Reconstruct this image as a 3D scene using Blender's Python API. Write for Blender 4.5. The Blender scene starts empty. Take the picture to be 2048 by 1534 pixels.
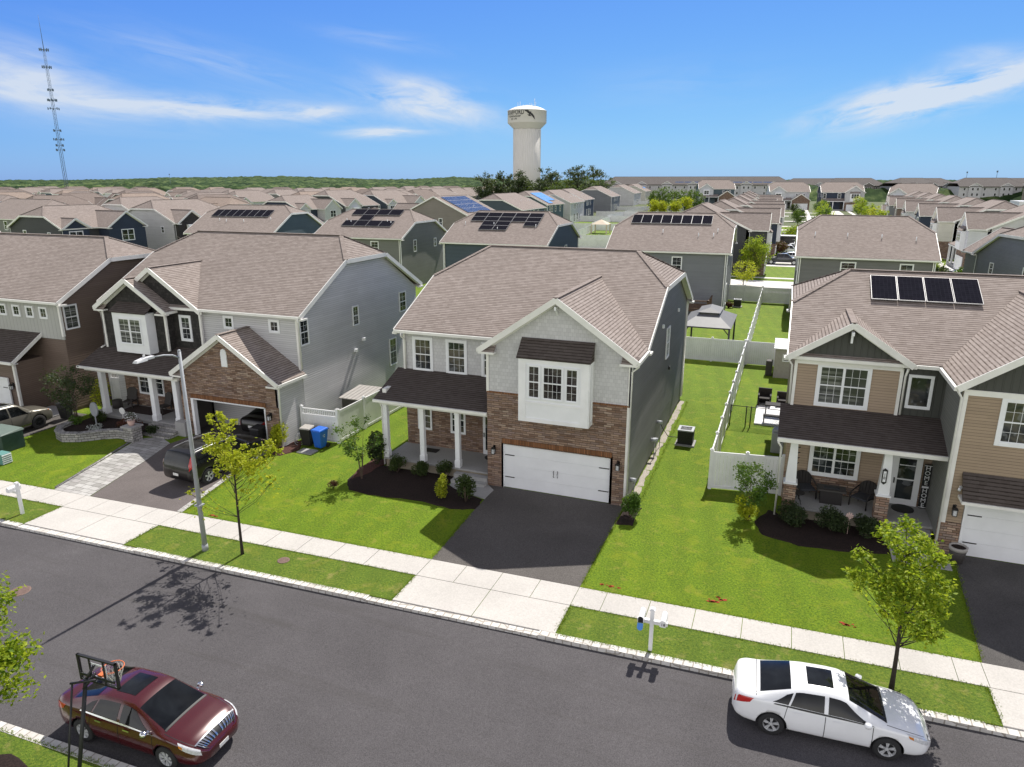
import bpy, bmesh, math, random
from mathutils import Vector, Matrix, noise
import numpy as np
PI = math.pi
rad = math.radians
C = bpy.context.scene.collection
SC = bpy.context.scene
# ---------------------------------------------------------------- camera, sky, sun, exposure
cam = bpy.data.objects.new('camera', bpy.data.cameras.new('camera'))
C.objects.link(cam); SC.camera = cam
cam.data.sensor_width = 36.0; cam.data.sensor_fit = 'HORIZONTAL'
cam.data.lens = 1419.0 / 2048.0 * 36.0
cam.data.clip_start = 0.3; cam.data.clip_end = 12000
cam.location = (0, 0, 13.485)
PITCH = math.atan(407 / 1419.0); YAW = math.atan(563 / math.hypot(1419.0, 407.0))
cam.rotation_euler = Vector((-math.sin(YAW) * math.cos(PITCH), math.cos(YAW) * math.cos(PITCH), -math.sin(PITCH))).to_track_quat('-Z', 'Y').to_euler()
SUN_EL = rad(53.0); SUN_ROT = rad(5.2)
sd = Vector((math.sin(SUN_ROT) * math.cos(SUN_EL), math.cos(SUN_ROT) * math.cos(SUN_EL), math.sin(SUN_EL)))
sun = bpy.data.objects.new('sun', bpy.data.lights.new('sun', 'SUN'))
C.objects.link(sun)
sun.data.energy = 4.9; sun.data.angle = rad(0.5); sun.data.color = (1.0, 0.955, 0.88)
sun.rotation_euler = sd.to_track_quat('Z', 'Y').to_euler()
SC.view_settings.view_transform = 'Standard'
try: SC.view_settings.look = 'None'
except Exception: pass
SC.view_settings.gamma = 1.0
SC.view_settings.exposure = 0.40
SC.render.engine = 'CYCLES'

def setin(n, k, v): n.inputs[k].default_value = v
def math_(nt, op, a, b=None, c=None):
    n = nt.nodes.new('ShaderNodeMath'); n.operation = op
    for i, s in enumerate((a, b, c)):
        if s is None: continue
        if isinstance(s, (int, float)): n.inputs[i].default_value = s
        else: nt.links.new(s, n.inputs[i])
    return n.outputs[0]
def vmath(nt, op, a, b=None):
    n = nt.nodes.new('ShaderNodeVectorMath'); n.operation = op
    for i, s in enumerate((a, b)):
        if s is None: continue
        if isinstance(s, (tuple, list)): n.inputs[i].default_value = s
        else: nt.links.new(s, n.inputs[i])
    return n.outputs[0]
def mixc(nt, fac, a, b, blend='MIX'):
    n = nt.nodes.new('ShaderNodeMix'); n.data_type = 'RGBA'; n.blend_type = blend
    for s, i in ((fac, 0), (a, 6), (b, 7)):
        if isinstance(s, (int, float)): n.inputs[i].default_value = s
        elif isinstance(s, (tuple, list)): n.inputs[i].default_value = tuple(s) + ((1,) if len(s) == 3 else ())
        else: nt.links.new(s, n.inputs[i])
    return n.outputs[2]
def ramp(nt, fac, stops, interp='LINEAR'):
    n = nt.nodes.new('ShaderNodeValToRGB'); n.color_ramp.interpolation = interp
    el = n.color_ramp.elements
    while len(el) > len(stops): el.remove(el[-1])
    while len(el) < len(stops): el.new(0.5)
    for e, (p, c) in zip(el, stops):
        e.position = p
        e.color = (c, c, c, 1) if isinstance(c, (int, float)) else tuple(c) + (1,)
    nt.links.new(fac, n.inputs[0])
    return n.outputs[0]

# world: physical sky with thin high cloud laid out by direction
W = bpy.data.worlds.new('World'); SC.world = W; W.use_nodes = True
nt = W.node_tree; nt.nodes.clear()
sky = nt.nodes.new('ShaderNodeTexSky'); sky.sky_type = 'NISHITA'; sky.sun_disc = False
sky.sun_elevation = SUN_EL; sky.sun_rotation = SUN_ROT; sky.altitude = 400; sky.air_density = 1.0; sky.dust_density = 0.35; sky.ozone_density = 1.0
hs = nt.nodes.new('ShaderNodeHueSaturation'); hs.inputs['Saturation'].default_value = 1.15; hs.inputs['Value'].default_value = 1.0
nt.links.new(sky.outputs[0], hs.inputs['Color'])
tc = nt.nodes.new('ShaderNodeTexCoord')
sp = nt.nodes.new('ShaderNodeSeparateXYZ'); nt.links.new(tc.outputs['Generated'], sp.inputs[0])
az = math_(nt, 'ARCTAN2', sp.outputs[0], sp.outputs[1])
elv = math_(nt, 'ARCSINE', sp.outputs[2])
def wisp(sx, sy, rot, seed, det=6.0, dist=0.6):
    a = rot
    cb = nt.nodes.new('ShaderNodeCombineXYZ')
    u = math_(nt, 'ADD', math_(nt, 'MULTIPLY', az, math.cos(a) * sx), math_(nt, 'MULTIPLY', elv, math.sin(a) * sx))
    v = math_(nt, 'ADD', math_(nt, 'MULTIPLY', az, -math.sin(a) * sy), math_(nt, 'MULTIPLY', elv, math.cos(a) * sy))
    nt.links.new(u, cb.inputs[0]); nt.links.new(v, cb.inputs[1]); cb.inputs[2].default_value = seed
    n = nt.nodes.new('ShaderNodeTexNoise'); n.inputs['Scale'].default_value = 1; n.inputs['Detail'].default_value = det
    n.inputs['Distortion'].default_value = dist; n.inputs['Roughness'].default_value = 0.62
    nt.links.new(cb.outputs[0], n.inputs['Vector'])
    return n.outputs[0]
def blob(ca, ce, ra, re, rot):      # soft ellipse in the sky round azimuth ca, elevation ce (radians)
    da = math_(nt, 'SUBTRACT', az, ca); de = math_(nt, 'SUBTRACT', elv, ce)
    u = math_(nt, 'ADD', math_(nt, 'MULTIPLY', da, math.cos(rot) / ra), math_(nt, 'MULTIPLY', de, math.sin(rot) / ra))
    v = math_(nt, 'ADD', math_(nt, 'MULTIPLY', da, -math.sin(rot) / re), math_(nt, 'MULTIPLY', de, math.cos(rot) / re))
    q = math_(nt, 'ADD', math_(nt, 'MULTIPLY', u, u), math_(nt, 'MULTIPLY', v, v))
    return math_(nt, 'POWER', 2.718, math_(nt, 'MULTIPLY', q, -1.0))
def pix_dir(px, py):
    f = Vector((-math.sin(YAW) * math.cos(PITCH), math.cos(YAW) * math.cos(PITCH), -math.sin(PITCH)))
    r = Vector((math.cos(YAW), math.sin(YAW), 0)); u = r.cross(f)
    d = (f + r * ((px - 1024) / 1419.0) + u * ((767 - py) / 1419.0)).normalized()
    return math.atan2(d.x, d.y), math.asin(d.z)
cl = None
for (x0, y0, x1, y1, th, amt, sx, sy, seed) in (
        (-160, 110, 210, 190, 44, 1.15, 5, 26, 1.0), (150, 198, 700, 232, 20, 1.2, 7, 40, 2.0),
        (-50, 180, 420, 232, 34, .55, 6, 30, 7.0), (720, 180, 980, 226, 34, 1.2, 12, 34, 3.0), (570, 226, 700, 222, 12, .9, 14, 50, 3.5),
        (690, 268, 850, 262, 9, 1.3, 12, 60, 4.0), (1660, 238, 2090, 132, 27, 2.6, 11, 44, 5.0),
        (1890, 112, 2030, 100, 12, .45, 12, 40, 6.0), (180, 60, 620, 170, 30, .30, 8, 60, 8.0), (640, 60, 880, 98, 14, .28, 9, 50, 9.0),
        (760, 150, 1010, 250, 22, .4, 10, 40, 10.0), (1180, 180, 1560, 150, 40, .12, 7, 40, 11.0)):
    a0, e0 = pix_dir(x0, y0); a1, e1 = pix_dir(x1, y1)
    rot = math.atan2(e1 - e0, a1 - a0); L = math.hypot(a1 - a0, e1 - e0) / 2
    b = blob((a0 + a1) / 2, (e0 + e1) / 2, L * 0.95, th / 1476.0, rot)
    w = wisp(sx, sy, rot, seed)
    m = math_(nt, 'MULTIPLY', b, math_(nt, 'MULTIPLY', math_(nt, 'MAXIMUM', math_(nt, 'SUBTRACT', w, 0.33), 0.0), 3.0 * amt))
    cl = m if cl is None else math_(nt, 'ADD', cl, m)
cl = math_(nt, 'MINIMUM', cl, 0.82)
skt = mixc(nt, 1.0, sky.outputs[0], (.205, .385, 2.3), 'MULTIPLY')
skd = vmath(nt, 'ADD', vmath(nt, 'MULTIPLY', skt, (.070, .050, .158)), (1, 1, 1))
skc = vmath(nt, 'DIVIDE', skt, skd)      # the film shoulder of the photograph
col = mixc(nt, cl, skc, (3.7, 4.0, 4.4))
# unseen fill light added as broken cloud in the southern sky behind the camera
dk = nt.nodes.new('ShaderNodeTexNoise'); dk.inputs['Scale'].default_value = 3.0; dk.inputs['Detail'].default_value = 5; nt.links.new(tc.outputs['Generated'], dk.inputs['Vector'])
south = ramp(nt, math_(nt, 'ADD', math_(nt, 'MULTIPLY', sp.outputs[1], -.5), .5), [(.40, 0), (.58, 1)])
low = ramp(nt, sp.outputs[2], [(.28, 1), (.62, .10)])
fillm = math_(nt, 'MULTIPLY', math_(nt, 'MULTIPLY', south, low), ramp(nt, dk.outputs[0], [(.25, .6), (.6, 1)]))
top = ramp(nt, sp.outputs[2], [(.30, 0), (.50, .85)])
col = mixc(nt, top, col, (1.55, 1.6, 1.75))         # unseen grey tone added overhead to neutralise and darken the ground shade
col = mixc(nt, fillm, col, (9.0, 8.8, 8.5))
bg = nt.nodes.new('ShaderNodeBackground'); bg.inputs[1].default_value = 0.15
nt.links.new(col, bg.inputs[0])
wo = nt.nodes.new('ShaderNodeOutputWorld'); nt.links.new(bg.outputs[0], wo.inputs[0])

# ---------------------------------------------------------------- materials
MATS = {}
def newmat(name):
    m = bpy.data.materials.new(name); m.use_nodes = True
    nt = m.node_tree; nt.nodes.clear()
    b = nt.nodes.new('ShaderNodeBsdfPrincipled'); o = nt.nodes.new('ShaderNodeOutputMaterial')
    nt.links.new(b.outputs[0], o.inputs[0]); MATS[name] = m
    return m, nt, b
def uvm(nt, sx=1, sy=1, ox=0, oy=0):
    t = nt.nodes.new('ShaderNodeUVMap'); t.uv_map = 'UVMap'
    mp = nt.nodes.new('ShaderNodeMapping'); mp.inputs['Scale'].default_value = (sx, sy, 1); mp.inputs['Location'].default_value = (ox, oy, 0)
    nt.links.new(t.outputs[0], mp.inputs[0]); return mp.outputs[0]
def objc(nt, s=1.0):
    t = nt.nodes.new('ShaderNodeTexCoord')
    mp = nt.nodes.new('ShaderNodeMapping'); mp.inputs['Scale'].default_value = (s, s, s)
    nt.links.new(t.outputs['Object'], mp.inputs[0]); return mp.outputs[0]
def noise_(nt, vec, scale, det=3, rough=.55, dist=0):
    n = nt.nodes.new('ShaderNodeTexNoise'); n.inputs['Scale'].default_value = scale; n.inputs['Detail'].default_value = det
    n.inputs['Roughness'].default_value = rough; n.inputs['Distortion'].default_value = dist
    nt.links.new(vec, n.inputs['Vector']); return n.outputs[0]
def bump(nt, b, h, strength=.5, dist=.02):
    n = nt.nodes.new('ShaderNodeBump'); n.inputs['Strength'].default_value = strength; n.inputs['Distance'].default_value = dist
    nt.links.new(h, n.inputs['Height']); nt.links.new(n.outputs[0], b.inputs['Normal'])
def plain(name, col, rough=.6, metal=0, var=.08, vs=6.0, coat=0, spec=.5, bmp=0):
    m, nt, b = newmat(name)
    v = objc(nt)
    n = noise_(nt, v, vs, 4)
    c = mixc(nt, ramp(nt, n, [(.3, 0), (.7, 1)]), [x * (1 - var) for x in col], [min(1, x * (1 + var)) for x in col])
    nt.links.new(c, b.inputs['Base Color'])
    b.inputs['Roughness'].default_value = rough; b.inputs['Metallic'].default_value = metal
    b.inputs['Specular IOR Level'].default_value = spec
    if coat: b.inputs['Coat Weight'].default_value = coat; b.inputs['Coat Roughness'].default_value = .04
    if bmp: bump(nt, b, noise_(nt, v, vs * 6, 3), bmp, .01)
    return m
def brickmat(name, stops, w, h, mortar, mcol, off=.5, rough=.85, bs=.6, bd=.012, big=.12, sq=1.0, nz=0.15, smooth=.1):
    m, nt, b = newmat(name)
    v = uvm(nt)
    if nz:                                       # small wobble so the courses are not ruler straight
        nn = nt.nodes.new('ShaderNodeTexNoise'); nn.inputs['Scale'].default_value = 1.3; nt.links.new(v, nn.inputs['Vector'])
        wv = vmath(nt, 'MULTIPLY', vmath(nt, 'SUBTRACT', nn.outputs[1], (.5, .5, .5)), (nz * w, nz * h, 0))
        vv = vmath(nt, 'ADD', v, wv)
    else: vv = v
    br = nt.nodes.new('ShaderNodeTexBrick')
    for k, x in (('Scale', 1.0), ('Brick Width', w), ('Row Height', h), ('Mortar Size', mortar), ('Mortar Smooth', smooth), ('Bias', 0.0)): br.inputs[k].default_value = x
    br.offset = off; br.squash = sq
    br.inputs['Color1'].default_value = (0, 0, 0, 1); br.inputs['Color2'].default_value = (1, 1, 1, 1); br.inputs['Mortar'].default_value = (.5, .5, .5, 1)
    nt.links.new(vv, br.inputs['Vector'])
    c = ramp(nt, br.outputs[0], stops)
    c = mixc(nt, br.outputs[1], c, mcol)
    n = noise_(nt, v, .35, 5, .6)
    n2 = noise_(nt, v, 9, 3, .6)
    c = mixc(nt, big, c, ramp(nt, n, [(.3, 0.25), (.7, 1)]), 'MULTIPLY')
    c = mixc(nt, .10 if 'shake' in name else .35, c, ramp(nt, n2, [(.2, 0.45), (.8, 1)]), 'MULTIPLY')
    nt.links.new(c, b.inputs['Base Color']); b.inputs['Roughness'].default_value = rough
    hh = math_(nt, 'SUBTRACT', math_(nt, 'MULTIPLY', n2, .35), br.outputs[1])
    bump(nt, b, hh, bs, bd)
    b.inputs['Specular IOR Level'].default_value = .25
    return m
def shingle(name, k=1.0, tint=(1, 1, 1)):
    m, nt, b = newmat(name); v = uvm(nt); f = lambda a: tuple(a[i] * k * tint[i] for i in range(3))
    br = nt.nodes.new('ShaderNodeTexBrick'); br.offset = .37
    for kk, x in (('Scale', 1.0), ('Brick Width', .26), ('Row Height', .143), ('Mortar Size', 0.0), ('Bias', 0.0)): br.inputs[kk].default_value = x
    br.inputs['Color1'].default_value = (0, 0, 0, 1); br.inputs['Color2'].default_value = (1, 1, 1, 1); nt.links.new(v, br.inputs['Vector'])
    c = ramp(nt, br.outputs[0], [(0, f((.285, .240, .218))), (.5, f((.318, .270, .246))), (1, f((.358, .308, .283)))])
    s = nt.nodes.new('ShaderNodeSeparateXYZ'); nt.links.new(v, s.inputs[0])
    nw = noise_(nt, v, 2.2, 2)
    fr = math_(nt, 'FRACT', math_(nt, 'ADD', math_(nt, 'MULTIPLY', s.outputs[1], 1 / .143), math_(nt, 'MULTIPLY', nw, .10)))
    fu = math_(nt, 'FRACT', math_(nt, 'MULTIPLY', s.outputs[0], 1 / .26))
    nl = noise_(nt, v, 3.5, 2)
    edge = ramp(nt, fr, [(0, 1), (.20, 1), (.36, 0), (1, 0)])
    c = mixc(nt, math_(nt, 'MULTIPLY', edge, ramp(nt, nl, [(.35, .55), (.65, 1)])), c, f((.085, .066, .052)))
    c = mixc(nt, .15, c, ramp(nt, noise_(nt, v, .25, 4, .6), [(.3, .35), (.7, 1)]), 'MULTIPLY')
    c = mixc(nt, .22, c, ramp(nt, noise_(nt, v, 16, 3, .7), [(.3, .4), (.7, 1)]), 'MULTIPLY')
    nt.links.new(c, b.inputs['Base Color']); b.inputs['Roughness'].default_value = .95; b.inputs['Specular IOR Level'].default_value = .15
    h = math_(nt, 'ADD', math_(nt, 'SUBTRACT', 1.0, fr), math_(nt, 'MULTIPLY', br.outputs[0], .35)); bump(nt, b, h, .55, .010)
    return m
shingle('shingles'); shingle('shingles_shade', .30, (1.0, .98, .98)); shingle('shingles_tan', 1.0, (1.08, 1.02, .95)); shingle('shingles_brown', .78, (1.0, .97, .95)); shingle('shingles_grey', .55, (.95, 1.02, 1.08))  # dark copy has shade put into its colour, for near porch and bay roofs
def siding(name, col, lap=.115, line=.55, rough=.6, bs=1.0):
    m, nt, b = newmat(name)
    v = uvm(nt); s = nt.nodes.new('ShaderNodeSeparateXYZ'); nt.links.new(v, s.inputs[0])
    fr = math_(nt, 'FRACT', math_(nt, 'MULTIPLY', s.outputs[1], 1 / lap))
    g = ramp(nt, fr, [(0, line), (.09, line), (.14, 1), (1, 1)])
    n = noise_(nt, v, .5, 4)
    # lengths of board differ a little in tone
    wn = nt.nodes.new('ShaderNodeTexBrick'); wn.inputs['Scale'].default_value = 1; wn.inputs['Brick Width'].default_value = 3.6; wn.inputs['Row Height'].default_value = lap
    wn.inputs['Mortar Size'].default_value = 0; wn.inputs['Color1'].default_value = (.93, .93, .93, 1); wn.inputs['Color2'].default_value = (1.03, 1.03, 1.03, 1)
    nt.links.new(v, wn.inputs['Vector'])
    c = mixc(nt, 1.0, col, g, 'MULTIPLY'); c = mixc(nt, 1.0, c, wn.outputs[0], 'MULTIPLY')
    c = mixc(nt, .22, c, ramp(nt, n, [(.3, .5), (.7, 1)]), 'MULTIPLY')
    nt.links.new(c, b.inputs['Base Color']); b.inputs['Roughness'].default_value = rough; b.inputs['Specular IOR Level'].default_value = .3
    h = math_(nt, 'SUBTRACT', 1.0, fr)
    bump(nt, b, h, bs, .012)
    return m
def batten(name, col, sp=.25):
    m, nt, b = newmat(name)
    v = uvm(nt); s = nt.nodes.new('ShaderNodeSeparateXYZ'); nt.links.new(v, s.inputs[0])
    fr = math_(nt, 'FRACT', math_(nt, 'MULTIPLY', s.outputs[0], 1 / sp))
    h = ramp(nt, fr, [(0, 1), (.16, 1), (.19, 0), (.97, 0), (1, 1)])
    c = mixc(nt, ramp(nt, fr, [(.15, 0), (.18, 1), (.22, 0)]), col, [x * .35 for x in col])
    c = mixc(nt, .2, c, ramp(nt, noise_(nt, v, .8, 4), [(.3, .5), (.7, 1)]), 'MULTIPLY')
    nt.links.new(c, b.inputs['Base Color']); b.inputs['Roughness'].default_value = .65
    bump(nt, b, h, 1, .015); return m
SIDE = {}
def sid(key, col, **k): SIDE[key] = siding('siding_' + key, col, **k); return SIDE[key]
sid('light_grey', (.57, .565, .575)); sid('dark_grey', (.18, .18, .178)); sid('mid_grey', (.20, .21, .23)); sid('blue', (.07, .095, .12))
sid('brown', (.17, .125, .10)); sid('tan', (.385, .292, .212)); sid('pale', (.62, .63, .66)); sid('teal', (.085, .12, .14)); sid('olive', (.19, .195, .18)); sid('taupe', (.24, .215, .195)); sid('charcoal', (.06, .063, .067)); sid('cream', (.62, .60, .54)); sid('navy', (.035, .048, .08))
brickmat('shake_grey', [(0, (.52, .515, .52)), (.5, (.56, .555, .56)), (1, (.60, .595, .60))],   .17, .165, .005, (.40, .395, .40), rough=.7, bs=.35, bd=.005, big=.04, nz=.25)
brickmat('shake_dark', [(0, (.028, .026, .025)), (.5, (.042, .039, .037)), (1, (.055, .05, .047))], .17, .165, .006, (.010, .010, .010), rough=.7, bs=.9, bd=.008)
batten('batten_dark', (.06, .062, .055)); batten('batten_grey', (.42, .42, .40), .3); batten('batten_white', (.7, .7, .72), .3)
STONE = [(0, (.17, .108, .08)), (.2, (.25, .16, .115)), (.4, (.33, .225, .165)), (.55, (.23, .165, .14)), (.75, (.40, .28, .205)), (.9, (.29, .205, .18)), (1, (.48, .375, .285))]
brickmat('ledgestone', STONE, .34, .095, .008, (.12, .085, .065), off=.38, rough=.9, bs=1, bd=.03, nz=.9, sq=1.0)
brickmat('ledgestone_tan', [(0, (.20, .13, .09)), (.3, (.38, .24, .17)), (.6, (.27, .21, .18)), (.8, (.5, .37, .28)), (1, (.42, .30, .22))], .34, .10, .010, (.10, .07, .05), off=.38, rough=.9, bs=1, bd=.03, nz=.9)
brickmat('soldier_brick', [(0, (.19, .082, .035)), (.5, (.26, .115, .05)), (1, (.33, .15, .07))], .075, .4, .010, (.08, .055, .04), off=0, bs=.8, nz=.1)
brickmat('block_kerb', [(0, (.62, .59, .55)), (.5, (.72, .70, .66)), (1, (.80, .78, .75))], .27, 2.0, .018, (.42, .38, .33), off=0, rough=.9, bs=.8, big=.35, nz=.35)
brickmat('pavers', [(0, (.36, .35, .33)), (.4, (.48, .47, .45)), (.8, (.56, .55, .53)), (1, (.42, .40, .39))], .46, .32, .012, (.16, .15, .14), off=.4, rough=.85, bs=.6, bd=.01, big=.4, nz=.3)
brickmat('garden_stone', [(0, (.30, .29, .28)), (.5, (.42, .41, .40)), (1, (.52, .50, .47))], .30, .13, .012, (.12, .11, .10), rough=.95, bs=1, bd=.03, nz=.6)
plain('white_trim', (.78, .79, .81), .45, var=.04, vs=1.5); plain('white_vinyl', (.78, .78, .79), .4, var=.07, vs=1.5)
plain('gutter_white', (.76, .75, .72), .4, var=.08, vs=1.2); plain('black', (.012, .012, .013), .5); plain('dark_metal', (.05, .05, .055), .45, metal=.6)
plain('tyre', (.018, .018, .019), .85, bmp=.3); plain('chrome', (.75, .75, .76), .18, metal=1); plain('alloy', (.60, .61, .62), .35, metal=.25, var=.03)
plain('steel_pole', (.34, .355, .38), .55, metal=.1, var=.10, vs=3); plain('rubber', (.02, .02, .02), .7); plain('red_marks', (.30, .035, .01), .9)
plain('terracotta', (.60, .42, .38), .8); plain('wood_dark', (.10, .055, .035), .75, var=.3, vs=8); plain('green_metal', (.025, .055, .042), .5, var=.15); plain('teal_metal', (.10, .25, .23), .5)
plain('bin_black', (.018, .018, .019), .55); plain('bin_blue', (.012, .12, .55), .45, var=.06); plain('shed_body', (.34, .32, .30), .7); plain('shed_dark', (.05, .045, .042), .7)
plain('wicker', (.025, .022, .021), .8, bmp=.8, vs=20); plain('cushion', (.035, .037, .045), .95); plain('rug', (.03, .018, .016), .95, var=.3, vs=15); plain('bark', (.10, .07, .05), .95, var=.3, vs=10, bmp=.8)
plain('bark_dark', (.035, .026, .020), .95, var=.3, vs=10, bmp=.8); plain('amber', (.6, .2, .02), .2, coat=.5); plain('red_lamp', (.45, .01, .008), .15, coat=1); plain('lamp_glass', (.55, .56, .58), .08, coat=1, var=.2, vs=18)
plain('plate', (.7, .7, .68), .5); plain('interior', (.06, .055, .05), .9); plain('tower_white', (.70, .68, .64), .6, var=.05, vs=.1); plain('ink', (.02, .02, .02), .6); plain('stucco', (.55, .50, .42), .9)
plain('flower_white', (.75, .75, .78), .7); plain('flower_pink', (.55, .12, .18), .7); plain('toy_green', (.03, .5, .12), .4); plain('toy_red', (.6, .03, .05), .4); plain('rust_iron', (.18, .12, .10), .7, metal=.4, var=.3, vs=25, bmp=.6)
plain('orange_rim', (.65, .16, .05), .5); plain('net', (.7, .68, .64), .9); plain('mast_steel', (.10, .15, .20), .6); plain('tent_fabric', (.62, .53, .42), .9); plain('light_paint', (.62, .62, .63), .5, var=.05)
def paint(name, col, rough=.28, metal=.0, coat=1.0): 
    m = plain(name, col, rough, metal, var=.03, vs=2, coat=coat); return m
paint('paint_white', (.80, .81, .83)); paint('paint_maroon', (.060, .004, .006), .25, .1); paint('paint_black', (.007, .006, .006), coat=.35); paint('paint_khaki', (.16, .15, .125), .3, .3); paint('paint_silver', (.45, .46, .48), .3, .5); paint('paint_navy', (.008, .010, .025)); paint('paint_red', (.3, .02, .02))
def glassmat(name, col=(.018, .022, .024), rough=.06, spec=.6, var=.6, vs=1.2, coat=0):
    m, nt, b = newmat(name)
    v = objc(nt)
    n = noise_(nt, v, vs, 3, .6, .4)
    c = mixc(nt, ramp(nt, n, [(.35, 0), (.65, 1)]), [x * (1 - var) for x in col], [x * (1 + var * 1.5) for x in col])
    if name == 'glass_window': c = mixc(nt, ramp(nt, noise_(nt, v, .8, 3, .6, .5), [(.50, 0), (.60, .8)]), c, (.115, .105, .075)); c = mixc(nt, ramp(nt, noise_(nt, v, 2.6, 2), [(.58, 0), (.62, .6)]), c, (.16, .17, .18))  # warm reflections put into the pane colour, with paler patches
    nt.links.new(c, b.inputs['Base Color']); b.inputs['Roughness'].default_value = rough; b.inputs['Specular IOR Level'].default_value = spec
    b.inputs['Coat Weight'].default_value = coat
    nn = noise_(nt, v, 2.5, 1); bump(nt, b, nn, .03, .02)
    return m
glassmat('glass_window'); glassmat('glass_car', (.006, .007, .008), .04, .45); glassmat('glass_sky', (.10, .15, .17), .05, .6)
def blindglass(name, a=(.11, .10, .085), bcol=(.012, .012, .013), sp=.06):
    m, nt, b = newmat(name); v = uvm(nt); s = nt.nodes.new('ShaderNodeSeparateXYZ'); nt.links.new(v, s.inputs[0])
    fr = math_(nt, 'FRACT', math_(nt, 'MULTIPLY', s.outputs[1], 1 / sp))
    c = mixc(nt, ramp(nt, fr, [(.45, 0), (.55, 1)]), bcol, a)
    n = noise_(nt, objc(nt), .9, 3)
    c = mixc(nt, ramp(nt, n, [(.4, 0), (.6, 1)]), c, bcol)
    nt.links.new(c, b.inputs['Base Color']); b.inputs['Roughness'].default_value = .08; b.inputs['Specular IOR Level'].default_value = .7; return m
blindglass('glass_blinds'); blindglass('glass_curtain', (.16, .17, .15), (.05, .055, .05), .22)
def solarmat(name, col, line):
    m, nt, b = newmat(name); v = uvm(nt)
    br = nt.nodes.new('ShaderNodeTexBrick'); br.offset = 0
    for k, x in (('Scale', 1.0), ('Brick Width', .157), ('Row Height', .157), ('Mortar Size', .004), ('Bias', 0)): br.inputs[k].default_value = x
    br.inputs['Color1'].default_value = tuple(col) + (1,); br.inputs['Color2'].default_value = tuple(x * 1.25 for x in col) + (1,); br.inputs['Mortar'].default_value = tuple(line) + (1,)
    nt.links.new(v, br.inputs['Vector']); nt.links.new(br.outputs[0], b.inputs['Base Color'])
    b.inputs['Roughness'].default_value = .7; b.inputs['Specular IOR Level'].default_value = .0; return m
solarmat('solar_black', (.012, .012, .017), (.03, .03, .04)); solarmat('solar_blue', (.03, .06, .15), (.10, .14, .22)); solarmat('solar_bright', (.10, .25, .55), (.2, .32, .5))
plain('metal_roof', (.13, .133, .14), .6, var=.1, vs=2); plain('alu_frame', (.30, .30, .31), .5, metal=.2)
def grassmat(name, dark, mid, light, dry=(.30, .26, .07), dryamt=.25):
    m, nt, b = newmat(name); v = objc(nt)
    n1 = noise_(nt, v, .45, 4, .6); n2 = noise_(nt, v, 13, 4, .75); n3 = noise_(nt, v, 40, 3, .7); n4 = noise_(nt, v, 1.7, 5, .65, .3)
    c = ramp(nt, math_(nt, 'ADD', math_(nt, 'MULTIPLY', n2, .72), math_(nt, 'MULTIPLY', n3, .28)), [(.36, dark), (.5, mid), (.62, light)])
    c = mixc(nt, ramp(nt, n1, [(.30, .45), (.5, 0)]), c, mid)
    c = mixc(nt, ramp(nt, n1, [(.50, 0), (.75, .35)]), c, light)
    c = mixc(nt, math_(nt, 'MULTIPLY', ramp(nt, n4, [(.56, 0), (.72, 1)]), dryamt), c, dry)
    sp_ = nt.nodes.new('ShaderNodeSeparateXYZ'); nt.links.new(v, sp_.inputs[0])
    wob = noise_(nt, v, .3, 3)
    ph = math_(nt, 'SINE', math_(nt, 'ADD', math_(nt, 'ADD', math_(nt, 'MULTIPLY', sp_.outputs[0], 5.2), math_(nt, 'MULTIPLY', sp_.outputs[1], .9)), math_(nt, 'MULTIPLY', wob, 5.0)))
    c = mixc(nt, .16, c, ramp(nt, math_(nt, 'ADD', math_(nt, 'MULTIPLY', ph, .5), .5), [(.2, .45), (.8, 1)]), 'MULTIPLY')      # mower passes
    n5 = noise_(nt, v, 3.2, 5, .75, .6); c = mixc(nt, ramp(nt, n5, [(.56, 0), (.70, .55)]), c, [x * .55 for x in mid])
    n6 = noise_(nt, v, .85, 4, .7, .8); c = mixc(nt, math_(nt, 'MULTIPLY', ramp(nt, n6, [(.54, 0), (.68, 1)]), .45), c, [light[0] * 1.15, light[1] * .98, light[2]])
    nt.links.new(c, b.inputs['Base Color']); b.inputs['Roughness'].default_value = .8; b.inputs['Specular IOR Level'].default_value = .2
    bump(nt, b, math_(nt, 'ADD', n3, n2), .8, .05); return m
grassmat('grass', (.045, .090, .004), (.115, .195, .006), (.210, .285, .010), dry=(.30, .27, .05), dryamt=.5)
grassmat('grass_verge', (.045, .085, .010), (.10, .165, .014), (.19, .235, .026), dry=(.34, .28, .10), dryamt=.6)
grassmat('ground_far', (.04, .06, .02), (.07, .10, .03), (.13, .14, .06), dryamt=.5)
def nn_col(nt, v, sc):
    n = nt.nodes.new('ShaderNodeTexNoise'); n.inputs['Scale'].default_value = sc; n.inputs['Detail'].default_value = 4; nt.links.new(v, n.inputs['Vector']); return n.outputs[1]
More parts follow.
